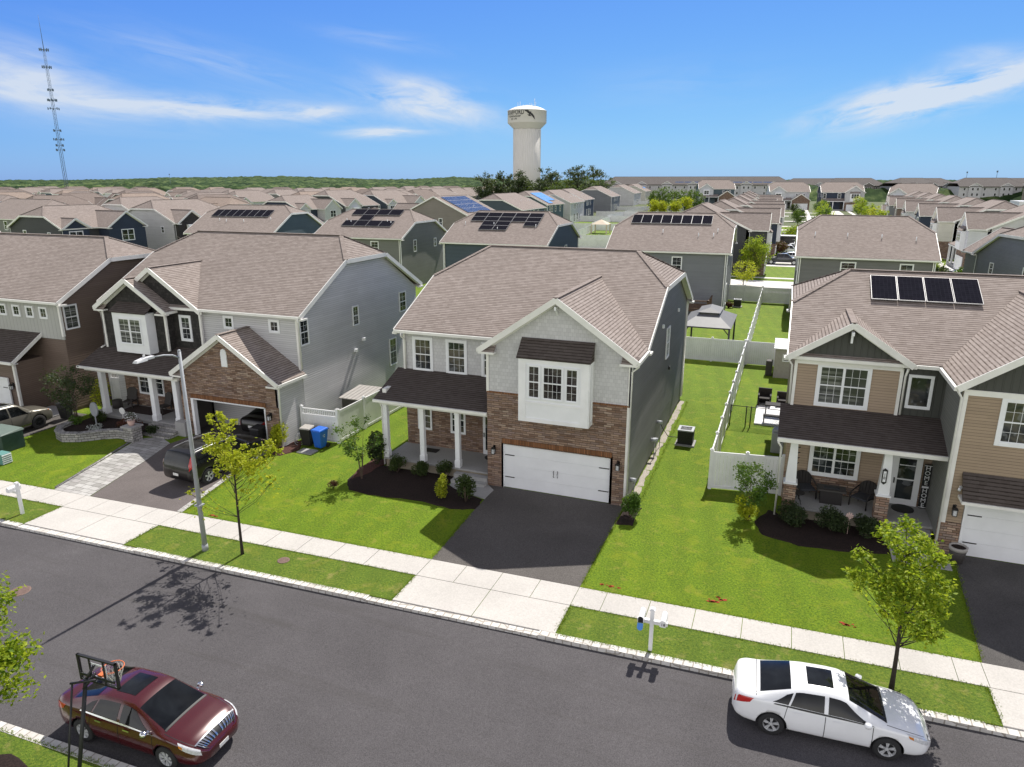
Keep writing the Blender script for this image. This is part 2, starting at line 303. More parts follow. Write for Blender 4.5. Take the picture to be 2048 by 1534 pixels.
def speck(name, a, bcol, s1=60, big=(.6, 1.0), rough=.95, bs=.5, stain=None, s0=.35):
    m, nt, b = newmat(name); v = objc(nt)
    n = noise_(nt, v, s1, 3, .7); c = mixc(nt, ramp(nt, n, [(.35, 0), (.65, 1)]), a, bcol)
    g = noise_(nt, v, s0, 5, .6, .5); c = mixc(nt, 1.0, c, ramp(nt, g, [(.3, big[0]), (.7, big[1])]), 'MULTIPLY')
    if stain:
        st = nt.nodes.new('ShaderNodeMapping'); st.inputs['Scale'].default_value = (.12, 1.6, 1); nt.links.new(v, st.inputs[0])
        c = mixc(nt, math_(nt, 'MULTIPLY', ramp(nt, noise_(nt, st.outputs[0], 1.2, 5, .6, .8), [(.55, 0), (.75, 1)]), .55), c, stain)
    if 'asphalt' in name:
        vo = nt.nodes.new('ShaderNodeTexVoronoi'); vo.feature = 'DISTANCE_TO_EDGE'; vo.inputs['Scale'].default_value = .16
        wv = vmath(nt, 'ADD', v, vmath(nt, 'MULTIPLY', nn_col(nt, v, .9), (.9, .9, 0))); nt.links.new(wv, vo.inputs['Vector'])
        ck = math_(nt, 'MULTIPLY', ramp(nt, vo.outputs[0], [(0, .6), (.002, .5), (.004, 0)]), ramp(nt, noise_(nt, v, .22, 2), [(.52, 0), (.64, .4)]))
        c = mixc(nt, ck, c, (.02, .02, .02))
        c = mixc(nt, ramp(nt, noise_(nt, v, 1.1, 5, .7), [(.66, 0), (.76, .3)]), c, [x * .5 for x in a])
        c = mixc(nt, ramp(nt, noise_(nt, v, .5, 6, .8), [(.62, 0), (.74, .2)]), c, [x * 1.25 for x in bcol])
    nt.links.new(c, b.inputs['Base Color']); b.inputs['Roughness'].default_value = rough; b.inputs['Specular IOR Level'].default_value = .25
    bump(nt, b, n, bs, .008); return m
speck('asphalt', (.058, .054, .057), (.124, .117, .122), 45, (.78, 1.0), stain=(.058, .054, .052)); speck('asphalt_drive', (.062, .056, .053), (.150, .138, .130), 45, (.8, 1.05)); speck('asphalt_worn', (.10, .085, .082), (.17, .15, .145), 45, (.75, 1.05))
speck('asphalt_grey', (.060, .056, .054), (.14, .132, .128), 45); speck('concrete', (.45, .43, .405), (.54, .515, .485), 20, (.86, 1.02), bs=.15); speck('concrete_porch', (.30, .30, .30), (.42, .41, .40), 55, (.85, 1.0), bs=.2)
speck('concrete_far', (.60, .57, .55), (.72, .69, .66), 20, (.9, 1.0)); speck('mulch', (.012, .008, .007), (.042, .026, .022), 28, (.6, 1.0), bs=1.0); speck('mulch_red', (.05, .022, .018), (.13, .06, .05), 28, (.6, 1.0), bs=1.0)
speck('gravel', (.25, .22, .18), (.5, .46, .40), 30, (.8, 1.0), bs=1.0); speck('render_grey', (.30, .26, .20), (.38, .33, .26), 30, (.8, 1.0))
def leafmat(name, a, bcol, trans=.35):
    m, nt, b = newmat(name)
    gi = nt.nodes.new('ShaderNodeNewGeometry')
    c = mixc(nt, gi.outputs['Random Per Island'], a, bcol)
    nt.links.new(c, b.inputs['Base Color']); b.inputs['Roughness'].default_value = .55; b.inputs['Specular IOR Level'].default_value = .3
    tr = nt.nodes.new('ShaderNodeBsdfTranslucent'); nt.links.new(mixc(nt, .5, c, (.3, .4, .02), 'SCREEN'), tr.inputs[0])
    mx = nt.nodes.new('ShaderNodeMixShader'); mx.inputs[0].default_value = trans
    out = [n for n in nt.nodes if n.type == 'OUTPUT_MATERIAL'][0]
    nt.links.new(b.outputs[0], mx.inputs[1]); nt.links.new(tr.outputs[0], mx.inputs[2]); nt.links.new(mx.outputs[0], out.inputs[0]); return m
leafmat('leaf_young', (.24, .30, .012), (.50, .50, .03), .5); leafmat('leaf_oak', (.09, .18, .010), (.38, .44, .025), .45); leafmat('leaf_green', (.030, .075, .010), (.085, .17, .02), .3)
leafmat('leaf_box', (.018, .032, .008), (.055, .085, .018), .2); leafmat('leaf_dark', (.014, .026, .010), (.040, .062, .020), .15); leafmat('leaf_yellow', (.22, .28, .01), (.42, .42, .03), .4); leafmat('leaf_red', (.05, .012, .012), (.13, .035, .03), .2)
leafmat('grass_blade', (.07, .14, .005), (.20, .27, .015), .3); leafmat('leaf_pine', (.022, .040, .016), (.07, .10, .035), .12); leafmat('leaf_far', (.030, .060, .012), (.085, .13, .025), .2); leafmat('leaf_silver', (.35, .38, .36), (.55, .58, .55), .2)
m, nt_, b_ = newmat('forest')
v_ = objc(nt_); n_ = noise_(nt_, v_, .045, 6, .7); n2_ = noise_(nt_, v_, .012, 3)
c_ = ramp(nt_, n_, [(.34, (.010, .022, .010)), (.5, (.035, .065, .022)), (.62, (.12, .16, .06))])
c_ = mixc(nt_, .5, c_, ramp(nt_, n2_, [(.3, .5), (.7, 1.1)]), 'MULTIPLY')
nt_.links.new(c_, b_.inputs['Base Color']); b_.inputs['Roughness'].default_value = .95; b_.inputs['Specular IOR Level'].default_value = .05
# ---------------------------------------------------------------- mesh helpers
class MB:
    def __init__(s): s.v = []; s.f = []; s.m = []; s.sm = []
    def poly(s, pts, mi=0, sm=False):
        i = len(s.v); s.v += [tuple(p) for p in pts]; s.f.append(tuple(range(i, i + len(pts)))); s.m.append(mi); s.sm.append(sm); return s
    def box(s, x0, y0, z0, x1, y1, z1, mi=0):
        return s.hexa([(x0, y0, z0), (x1, y0, z0), (x1, y1, z0), (x0, y1, z0), (x0, y0, z1), (x1, y0, z1), (x1, y1, z1), (x0, y1, z1)], mi)
    def hexa(s, p, mi=0):
        i = len(s.v); s.v += [tuple(q) for q in p]
        for f in ((0, 3, 2, 1), (4, 5, 6, 7), (0, 1, 5, 4), (1, 2, 6, 5), (2, 3, 7, 6), (3, 0, 4, 7)):
            s.f.append(tuple(i + k for k in f)); s.m.append(mi); s.sm.append(False)
        return s
    def fbox(s, F, u0, w0, d0, u1, w1, d1, mi=0):
        P = F.p
        return s.hexa([P(u0, w0, d0), P(u1, w0, d0), P(u1, w0, d1), P(u0, w0, d1), P(u0, w1, d0), P(u1, w1, d0), P(u1, w1, d1), P(u0, w1, d1)], mi)
    def prism(s, a, b, mi=0):          # a, b: matching rings
        i = len(s.v); n = len(a); s.v += [tuple(q) for q in a] + [tuple(q) for q in b]
        s.f.append(tuple(i + k for k in reversed(range(n)))); s.m.append(mi); s.sm.append(False)
        s.f.append(tuple(i + n + k for k in range(n))); s.m.append(mi); s.sm.append(False)
        for k in range(n):
            q = (k + 1) % n; s.f.append((i + k, i + q, i + n + q, i + n + k)); s.m.append(mi); s.sm.append(False)
        return s
    def slab(s, pts, n, t, mi=0):       # polygon thickened along -n
        n = Vector(n).normalized() * t
        return s.prism([Vector(p) - n for p in pts], [Vector(p) for p in pts], mi)
    def cyl(s, p0, p1, r0, r1=None, n=10, mi=0, cap=True, sm=True):
        r1 = r0 if r1 is None else r1
        p0 = Vector(p0); p1 = Vector(p1); d = (p1 - p0)
        if d.length < 1e-6: return s
        q = d.to_track_quat('Z', 'Y'); i = len(s.v)
        for p, r in ((p0, r0), (p1, r1)):
            for k in range(n):
                a = 2 * PI * k / n; s.v.append(tuple(p + q @ Vector((r * math.cos(a), r * math.sin(a), 0))))
        for k in range(n):
            j = (k + 1) % n; s.f.append((i + k, i + j, i + n + j, i + n + k)); s.m.append(mi); s.sm.append(sm)
        if cap:
            s.f.append(tuple(i + k for k in reversed(range(n)))); s.m.append(mi); s.sm.append(False)
            s.f.append(tuple(i + n + k for k in range(n))); s.m.append(mi); s.sm.append(False)
        return s
    def tube(s, pts, r, n=7, mi=0):
        rr = r if isinstance(r, (list, tuple)) else [r] * len(pts)
        pts = [Vector(p) for p in pts]; i = len(s.v)
        for k, p in enumerate(pts):
            d = (pts[min(k + 1, len(pts) - 1)] - pts[max(k - 1, 0)])
            q = d.to_track_quat('Z', 'Y')
            for a in range(n):
                t = 2 * PI * a / n; s.v.append(tuple(p + q @ Vector((rr[k] * math.cos(t), rr[k] * math.sin(t), 0))))
        for k in range(len(pts) - 1):
            for a in range(n):
                b = (a + 1) % n; s.f.append((i + k * n + a, i + k * n + b, i + (k + 1) * n + b, i + (k + 1) * n + a)); s.m.append(mi); s.sm.append(True)
        s.f.append(tuple(i + a for a in reversed(range(n)))); s.m.append(mi); s.sm.append(False)
        s.f.append(tuple(i + (len(pts) - 1) * n + a for a in range(n))); s.m.append(mi); s.sm.append(False)
        return s
    def lathe(s, c, prof, n=20, mi=0, sm=True):    # prof: (r,z)
        c = Vector(c); i = len(s.v)
        for r, z in prof:
            for k in range(n):
                a = 2 * PI * k / n; s.v.append((c.x + r * math.cos(a), c.y + r * math.sin(a), c.z + z))
        for j in range(len(prof) - 1):
            for k in range(n):
                q = (k + 1) % n; s.f.append((i + j * n + k, i + j * n + q, i + (j + 1) * n + q, i + (j + 1) * n + k)); s.m.append(mi); s.sm.append(sm)
        s.f.append(tuple(i + k for k in reversed(range(n)))); s.m.append(mi); s.sm.append(False)
        s.f.append(tuple(i + (len(prof) - 1) * n + k for k in range(n))); s.m.append(mi); s.sm.append(False)
        return s
    def mesh(s, name, mats, off=(0, 0, 0)):
        me = bpy.data.meshes.new(name)
        ox, oy, oz = off
        V = [(a - ox, b - oy, c - oz) for a, b, c in s.v]
        me.from_pydata(V, [], s.f)
        for mm in (mats if isinstance(mats, (list, tuple)) else [mats]): me.materials.append(MATS[mm])
        me.polygons.foreach_set('material_index', s.m); me.polygons.foreach_set('use_smooth', s.sm)
        uv = me.uv_layers.new(name='UVMap').data
        for p in me.polygons:
            n = p.normal
            if abs(n.z) > .985 or n.length < .5: U = Vector((1, 0, 0)); Vv = Vector((0, 1, 0))
            else:
                U = Vector((-n.y, n.x, 0)).normalized(); Vv = n.cross(U)
                if Vv.z < 0: Vv = -Vv
            for li in p.loop_indices:
                q = s.v[me.loops[li].vertex_index]
                uv[li].uv = (U.x * q[0] + U.y * q[1] + U.z * q[2], Vv.x * q[0] + Vv.y * q[1] + Vv.z * q[2])
        me.update(); return me
class Fr:                                       # a wall frame: u along the wall, w up, d outwards
    def __init__(s, o, u, d): s.o = Vector(o); s.u = Vector(u).normalized(); s.d = Vector(d).normalized()
    def p(s, u, w, d=0): return s.o + s.u * u + Vector((0, 0, w)) + s.d * d
def tag(o, label=None, cat=None, group=None, kind=None):
    if label: o['label'] = label
    if cat: o['category'] = cat
    if group: o['group'] = group
    if kind: o['kind'] = kind
    return o
OFF = {}
def thing(name, loc, label, cat, group=None, rz=0, local=False):
    o = bpy.data.objects.new(name, None); C.objects.link(o); o.location = loc; o.rotation_euler = (0, 0, rz); o.empty_display_size = .3
    OFF[o.name] = (0, 0, 0) if local else tuple(loc)
    return tag(o, label, cat, group)
def part(name, mb, mats, parent=None, label=None, bevel=0, kind=None):
    off = OFF.get(parent.name, (0, 0, 0)) if parent else (0, 0, 0)
    o = bpy.data.objects.new(name, mb.mesh(name, mats, off)); C.objects.link(o)
    if parent: o.parent = parent; OFF[o.name] = off
    if label: o['label'] = label
    if kind: o['kind'] = kind
    if bevel:
        b = o.modifiers.new('bevel', 'BEVEL'); b.width = bevel; b.segments = 2; b.limit_method = 'ANGLE'
    return o
def single(name, mb, mats, label, cat, group=None, bevel=0, kind=None, org=None):
    if org is None:
        xs = list(zip(*mb.v)); org = ((min(xs[0]) + max(xs[0])) / 2, (min(xs[1]) + max(xs[1])) / 2, min(xs[2]))
    o = bpy.data.objects.new(name, mb.mesh(name, mats, org)); C.objects.link(o); o.location = org
    if bevel:
        b = o.modifiers.new('bevel', 'BEVEL'); b.width = bevel; b.segments = 2; b.limit_method = 'ANGLE'
    return tag(o, label, cat, group, kind)
def struct(name, mb, mats): 
    o = part(name, mb, mats); o['kind'] = 'structure'; return o
def copy_tree(o, parent=None):
    c = o.copy(); C.objects.link(c)
    if parent: c.parent = parent
    for ch in list(o.children): copy_tree(ch, c)
    return c
def window(parent, F, u0, w0, u1, w1, cols=2, rows=2, hung=True, trim=.1, glass='glass_window', sashes=1, mun=True, tm='white_trim'):
    m = MB(); t = trim
    m.fbox(F, u0 - t, w0 - t, -.02, u0, w1 + t, .045); m.fbox(F, u1, w0 - t, -.02, u1 + t, w1 + t, .045)
    m.fbox(F, u0, w1, -.02, u1, w1 + t, .045); m.fbox(F, u0, w0 - t, -.02, u1, w0, .055)
    s = .035; W_ = (u1 - u0) / sashes
    for k in range(sashes):
        a = u0 + k * W_; b = a + W_
        m.fbox(F, a, w0, 0, a + s, w1, .03); m.fbox(F, b - s, w0, 0, b, w1, .03)
        m.fbox(F, a + s, w0, 0, b - s, w0 + s, .03); m.fbox(F, a + s, w1 - s, 0, b - s, w1, .03)
        if hung: m.fbox(F, a + s, (w0 + w1) / 2 - .025, 0, b - s, (w0 + w1) / 2 + .025, .035)
        if k: m.fbox(F, a - .05, w0, 0, a + .05, w1, .04)
    o = part('window', m, tm, parent)
    g = MB(); g.fbox(F, u0, w0, -.02, u1, w1, .008); part('pane', g, glass, o)
    if mun:
        g = MB()
        for k in range(sashes):
            a = u0 + k * W_ + s; b = u0 + (k + 1) * W_ - s
            for i in range(1, cols): x = a + (b - a) * i / cols; g.fbox(F, x - .006, w0, .006, x + .006, w1, .012)
            hs_ = [(w0, (w0 + w1) / 2), ((w0 + w1) / 2, w1)] if hung else [(w0, w1)]
            for (lo, hi) in hs_:
                for i in range(1, rows): z = lo + (hi - lo) * i / rows; g.fbox(F, a, z - .006, .006, b, z + .006, .0115)
        part('muntin', g, tm, o)
    return o
def lap_wall(poly, F, lap=.115, out=.014):
    """real clapboards: strips of a convex wall outline (u,w) clipped level by level"""
    m = MB(); ws = [q[1] for q in poly]; z = min(ws); zt = max(ws)
    def clip(pl, z0, above):
        r = []
        for i in range(len(pl)):
            a, b = pl[i], pl[(i + 1) % len(pl)]
            ia = (a[1] >= z0) if above else (a[1] <= z0); ib = (b[1] >= z0) if above else (b[1] <= z0)
            if ia: r.append(a)
            if ia != ib:
                t = (z0 - a[1]) / (b[1] - a[1]); r.append((a[0] + (b[0] - a[0]) * t, z0))
        return r
    while z < zt - 1e-4:
        z1 = min(z + lap, zt)
        pl = clip(clip(poly, z, True), z1, False)
        if len(pl) >= 3:
            m.poly([F.p(u, w, out * (1 - (w - z) / lap)) for u, w in pl])
            lo = [q for q in pl if abs(q[1] - z) < 1e-5]
            if len(lo) >= 2:
                a = min(q[0] for q in lo); b = max(q[0] for q in lo)
                m.poly([F.p(a, z, 0), F.p(b, z, 0), F.p(b, z, out), F.p(a, z, out)])
        z = z1
    return m
def jerkin_roof(m, xl, xr, yf, yb, ze, sl, clipl, clipr, t=.12, hipx=2.1, mi=0):
    """ridge along X; eaves at yf / yb height ze; ends clipped `clip` metres (in plan) up to the ridge"""
    ym = (yf + yb) / 2; zr = ze + sl * (ym - yf)
    def zz(y): return ze + sl * (min(y, 2 * ym - y) - yf)
    rl = xl + (hipx if clipl else 0); rr = xr - (hipx if clipr else 0)
    nf = Vector((0, -sl, 1)); nb = Vector((0, sl, 1))
    cf = lambda c: ym - c
    front = [(xl, yf, ze), (xr, yf, ze)] + ([(xr, cf(clipr), zz(cf(clipr)))] if clipr else []) + [(rr, ym, zr), (rl, ym, zr)] + ([(xl, cf(clipl), zz(cf(clipl)))] if clipl else [])
    back = [(x, 2 * ym - y, z) for x, y, z in front][::-1]
    bar(m, (rl, ym, zr + .005), (rr, ym, zr + .005), .26, .03, mi=mi)
    for c, x, r in ((clipl, xl, rl), (clipr, xr, rr)):
        if c:
            for s in (-1, 1): bar(m, (x, ym + s * c, zz(cf(c)) + .01), (r, ym, zr + .01), .24, .03, mi=mi)
    m.slab(front, nf, t, mi); m.slab(back, nb, t, mi)
    for c, x, r, s in ((clipl, xl, rl, -1), (clipr, xr, rr, 1)):
        if not c: continue
        z1 = zz(cf(c)); tri = [(x, ym - c, z1), (x, ym + c, z1), (r, ym, zr)]
        if s < 0: tri = tri[::-1]
        m.slab(tri, Vector((s * (zr - z1), 0, hipx)), t, mi)
    return ym, zr
def end_outline(yf, yb, ze, sl, clip, z0=0.0):   # (y,z) outline of an end wall
    ym = (yf + yb) / 2; zc = ze + sl * (ym - yf)
    if not clip: return [(yf, z0), (yb, z0), (yb, ze), (ym, zc), (yf, ze)]
    z1 = ze + sl * (ym - clip - yf)
    return [(yf, z0), (yb, z0), (yb, ze), (ym + clip, z1), (ym - clip, z1), (yf, ze)]
def bar(m, a, b, w, h, up=(0, 0, 1), mi=0):      # rectangular bar between two points; w sideways, h along up
    a = Vector(a); b = Vector(b); d = (b - a).normalized(); u = Vector(up); s = d.cross(u).normalized(); u = s.cross(d).normalized()
    s = s * w / 2; u = u * h / 2
    m.hexa([a - s - u, a + s - u, b + s - u, b - s - u, a - s + u, a + s + u, b + s + u, b - s + u], mi); return m
def solar_array(parent, xs, rows, F, w, h, mat='solar_black', gap=.03, cells=None):
    """panels on a roof frame: F.p(u, 0, d) with u along the eave; `F.v` up the slope"""
    for (i, j) in cells:
        a = xs + i * (w + gap); b = rows + j * (h + gap)
        m = MB(); q = MB()
        P = lambda u, v, d: F.o + F.u * u + F.v * v + F.d * d
        m.hexa([P(a + .02, b + .02, .10), P(a + w - .02, b + .02, .10), P(a + w - .02, b + h - .02, .10), P(a + .02, b + h - .02, .10), P(a + .02, b + .02, .142), P(a + w - .02, b + .02, .142), P(a + w - .02, b + h - .02, .142), P(a + .02, b + h - .02, .142)])
        o = part('solar_panel', m, mat, parent)
        for (u0, v0, u1, v1) in ((a, b, a + w, b + .02), (a, b + h - .02, a + w, b + h), (a, b + .02, a + .02, b + h - .02), (a + w - .02, b + .02, a + w, b + h - .02)):
            q.hexa([P(u0, v0, .10), P(u1, v0, .10), P(u1, v1, .10), P(u0, v1, .10), P(u0, v0, .145), P(u1, v0, .145), P(u1, v1, .145), P(u0, v1, .145)])
        part('panel_frame', q, 'alu_frame', o)
def slope_frame(o, u, n):
    F = Fr(o, u, n); F.v = F.d.cross(F.u).normalized()
    if F.v.z < 0: F.v = -F.v
    return F
# ---------------------------------------------------------------- the ground, streets and pavements
ykf = lambda x: 18.13 + .034 * x          # far kerb, road side
ykn = lambda x: 10.02 + .027 * x          # near kerb, road side
swn = lambda x: 19.95 + .028 * x - max(0, -x - 12) * .004
swf = lambda x: 21.10 + .026 * x - max(0, -x - 20) * .012
RZ = -.12
g = MB(); X0, X1 = -6000, 6000
rows_ = [(lambda x: -400, 0), (lambda x: ykn(x) - .25, 0), (lambda x: ykn(x) - .24, RZ - .01), (lambda x: ykf(x) + .26, RZ - .01), (lambda x: ykf(x) + .27, 0), (lambda x: 26 + .035 * x, 0), (lambda x: 235, 0), (lambda x: 9000, 0)]
xs_ = [-6000, -120, -60, -30, 0, 30, 60, 120, 6000]
for ri, ((f0, z0), (f1, z1)) in enumerate(zip(rows_, rows_[1:])):
    for a, b in zip(xs_, xs_[1:]):
        c = lambda f, x: f(max(-250, min(250, x)))
        g.poly([(a, c(f0, a), z0), (b, c(f0, b), z0), (b, c(f1, b), z1), (a, c(f1, a), z1)], 1 if ri >= 6 else 0)
struct('ground', g, ['grass', 'ground_far'])
g = MB()
for a in range(-250, 250, 10): g.poly([(a, ykn(a) + .0, RZ), (a + 10, ykn(a + 10), RZ), (a + 10, ykf(a + 10), RZ), (a, ykf(a), RZ)])
struct('road', g, 'asphalt')
g = MB()
for a in range(-80, 60, 2):
    for f, s in ((ykf, 1), (ykn, -1)):
        p = [(a, f(a)), (a + 2, f(a + 2)), (a + 2, f(a + 2) + s * .25), (a, f(a) + s * .25)]
        if s < 0: p = p[::-1]
        low = s > 0 and (-28.2 < a + 1 < -22.4 or -11.3 < a + 1 < -5.3 or 6.3 < a + 1 < 12)
        zt = .015 if not low else -.02
        g.prism([(x, y, RZ - .05) for x, y in p], [(x, y, zt) for x, y in p])
struct('kerb', g, 'block_kerb')
def slabs(m, quads, z=.022, gap=.012):
    for q in quads:
        c = sum((Vector(p) for p in q), Vector((0, 0))) / 4
        q2 = [Vector(p) + (c - Vector(p)).normalized() * gap for p in q]
        m.prism([(p.x, p.y, -.06) for p in q2], [(p.x, p.y, z) for p in q2])
m = MB(); qs = []
xx = -60.0
joints = []
while xx < 40: joints.append(xx); xx += 1.46
joints = [j for j in joints if not (-28.6 < j < -22.4 or -11.9 < j < -5.2 or 5.9 < j < 12.6)]
for a in (-27.95, -26.6, -25.25, -23.95, -22.75, -11.12, -9.7, -8.3, -6.9, -5.5, 6.45, 8, 9.6, 11.2, 12.0): joints.append(a)
joints.sort()
for a, b in zip(joints, joints[1:]): qs.append([(a, swn(a)), (b, swn(b)), (b, swf(b)), (a, swf(a))])
slabs(m, qs); struct('sidewalk', m, 'concrete')
m = MB(); qs = []
for xs in ((-27.95, -25.3, -22.7), (-11.15, -8.3, -5.5), (6.4, 9.2, 12.0)):
    for a, b in zip(xs, xs[1:]):
        qs.append([(a, ykf(a) + .25), (b, ykf(b) + .25), (b, swn(b) - .01), (a, swn(a) - .01)])
slabs(m, qs, .018); struct('driveway_apron', m, 'concrete')
def sheet(name, pts, mat, z=.008, kind='structure'):
    m = MB(); m.prism([(x, y, -.05) for x, y in pts], [(x, y, z) for x, y in pts]); return struct(name, m, mat)
m = MB()
for (a, b) in ((-60, -27.95), (-22.7, -11.15), (-5.5, 6.4), (12.0, 60)):
    n = max(1, int((b - a) / 3)); st = (b - a) / n
    for i in range(n):
        p, q = a + i * st, a + (i + 1) * st
        m.poly([(p, ykf(p) + .24, .006), (q, ykf(q) + .24, .006), (q, swn(q), .006), (p, swn(p), .006)])
for a in range(-80, 60, 4): m.poly([(a, -30, .004), (a + 4, -30, .004), (a + 4, ykn(a + 4) - .24, .004), (a, ykn(a) - .24, .004)])
struct('verge', m, 'grass_verge')
sheet('driveway', [(-11.12, swf(-11) + .01), (-5.5, swf(-5) + .01), (-5.42, 27.76), (-11.72, 27.76), (-11.3, 27.2), (-11.28, 24.6)], 'asphalt_drive', .014)
sheet('driveway', [(-27.75, swf(-27) + .01), (-23.0, swf(-23) + .01), (-23.75, 24.4), (-24.3, 28.25), (-29.35, 28.25), (-29.6, 26.6), (-28.85, 24.3)], 'asphalt_worn', .014)
sheet('driveway', [(6.5, swf(6.5) + .01), (13.2, swf(13) + .01), (13.2, 28.12), (7.0, 28.12), (6.9, 27.4)], 'asphalt_grey', .014)
sheet('driveway', [(-43.5, swf(-43)), (-37.6, swf(-38)), (-37.9, 26.4), (-38.1, 28.6), (-44, 28.6)], 'asphalt_drive', .014)
m = MB(); q = [(-22.99, swf(-23) + .02), (-22.72, swf(-23) + .02), (-23.5, 24.4), (-24.0, 28.2), (-24.28, 28.2), (-23.74, 24.4)]
m.prism([(x, y, -.05) for x, y in q], [(x, y, .02) for x, y in q]); struct('driveway_edging', m, 'pavers')
sheet('path', [(-29.9, swf(-30) + .02), (-27.78, swf(-28) + .02), (-28.87, 24.3), (-29.62, 26.6), (-30.9, 27.2), (-31.75, 26.5), (-31.2, 24.6)], 'pavers', .02)
m = MB(); m.tube([(-30.02, 20.4, .03), (-31.0, 23.6, .03), (-31.75, 25.9, .03)], .06, 4); struct('path_edging', m, 'garden_stone')
sheet('path', [(-13.4, 27.1), (-12.9, 26.55), (-12.25, 26.5), (-11.3, 26.25), (-11.28, 27.25), (-11.74, 27.7), (-11.74, 28.0), (-13.4, 28.0)], 'concrete_porch', .03)
sheet('path', [(4.78, 28.4), (4.78, 26.75), (6.7, 26.75), (6.72, 27.4), (6.42, 27.7), (6.4, 29.1), (4.78, 29.1)], 'concrete_porch', .03)
def bed(name, pts, mat, z=.05):
    c = (sum(p[0] for p in pts) / len(pts), sum(p[1] for p in pts) / len(pts)); m = MB(); n = len(pts)
    rnd = random.Random(n)
    ring = []
    for i in range(n):
        a, b = pts[i], pts[(i + 1) % n]
        for k in range(4):
            t = k / 4; ring.append((a[0] + (b[0] - a[0]) * t + rnd.uniform(-.05, .05), a[1] + (b[1] - a[1]) * t + rnd.uniform(-.05, .05)))
    N = len(ring); r2 = [(c[0] + (x - c[0]) * .93, c[1] + (y - c[1]) * .93) for x, y in ring]
    for i in range(N):
        j = (i + 1) % N
        m.poly([(ring[i][0], ring[i][1], .002), (ring[j][0], ring[j][1], .002), (r2[j][0], r2[j][1], z), (r2[i][0], r2[i][1], z)])
    m.poly([(x, y, z) for x, y in r2]); return struct(name, m, mat)
bed('mulch_bed', [(-18.2, 27.4), (-18.15, 25.9), (-17.4, 24.95), (-16, 24.85), (-13.7, 25.1), (-12.3, 24.85), (-11.25, 25.2), (-11.36, 26.2), (-12.3, 26.45), (-13.45, 27.1), (-13.5, 28.0), (-17.45, 28.0)], 'mulch')
bed('mulch_bed', [(-18.35, 28.6), (-18.3, 26.8), (-17.9, 25.9), (-17.5, 27.0), (-17.45, 28.8)], 'mulch_red', .06)
bed('mulch_bed', [(-.1, 28.2), (.35, 29.6), (.9, 29.2), (4.7, 29.2), (4.74, 27.3), (3.4, 26.9), (1.6, 26.7), (.2, 27.2)], 'mulch')
bed('mulch_bed', [(-5.4, 26.0), (-4.75, 26.1), (-4.7, 27.8), (-5.36, 27.8)], 'mulch')
for gy in range(28, 44, 2): bed('gravel_strip', [(-5.37, gy), (-5.08, gy + .1), (-5.0 - .1 * (gy % 4 / 2), gy + 1), (-5.1, gy + 2), (-5.37, gy + 2)], 'gravel', .015)
bed('mulch_bed', [(-24.2, 27.3), (-23.0, 27.2), (-22.6, 28.3), (-23.3, 29.4), (-23.6, 29.4), (-23.6, 28.3)], 'mulch_red')
bed('mulch_bed', [(-17.0, 7.3), (-15.3, 7.3), (-15.0, 8.6), (-16.2, 8.9), (-17.2, 8.7)], 'mulch')
for (cx, cy, rx, ry, mt) in ((-4.7, 21.4, .5, .06, 0), (-.93, 22.0, .22, .12, 0), (-1.1, 21.75, .2, .07, 0), (-21.3, 20.75, .25, .05, 0), (3.0, 21.9, .2, .1, 0)):
    m = MB(); rnd = random.Random(int(cx * 10))
    for k in range(9):
        x, y = cx + rnd.uniform(-rx, rx), cy + rnd.uniform(-ry, ry); r = rnd.uniform(.03, .09)
        m.poly([(x + r * math.cos(a) * rnd.uniform(.6, 1.5), y + r * .6 * math.sin(a), .012) for a in [i * PI / 4 for i in range(8)]])
    struct('paint_marks', m, 'red_marks')
# streets, pavements and lawns behind
def road(name, pts, mat='asphalt_grey', z=.006):
    m = MB(); m.poly([(x, y, z) for x, y in pts]); return struct(name, m, mat)
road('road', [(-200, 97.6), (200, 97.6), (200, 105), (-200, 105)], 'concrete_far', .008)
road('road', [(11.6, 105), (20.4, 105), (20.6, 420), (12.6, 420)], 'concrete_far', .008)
road('road', [(-98, 20), (-90, 20), (-86, 97), (-92, 97)], 'asphalt_worn', .008)
road('road', [(-94, 105), (-87, 105), (-96, 420), (-104, 420)], 'asphalt_worn', .008)
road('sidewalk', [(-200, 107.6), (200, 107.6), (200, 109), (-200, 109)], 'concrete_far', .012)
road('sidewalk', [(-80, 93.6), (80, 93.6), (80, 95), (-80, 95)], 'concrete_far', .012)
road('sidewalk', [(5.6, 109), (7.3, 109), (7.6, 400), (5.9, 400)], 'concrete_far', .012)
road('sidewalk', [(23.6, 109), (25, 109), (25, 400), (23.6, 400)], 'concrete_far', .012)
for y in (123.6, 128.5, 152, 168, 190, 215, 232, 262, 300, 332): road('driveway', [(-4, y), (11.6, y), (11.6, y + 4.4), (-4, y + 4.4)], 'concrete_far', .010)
for y in (124, 146, 170, 196, 222, 252, 286): road('driveway', [(20.4, y), (29, y), (29, y + 4.5), (20.4, y + 4.5)], 'concrete_far', .010)

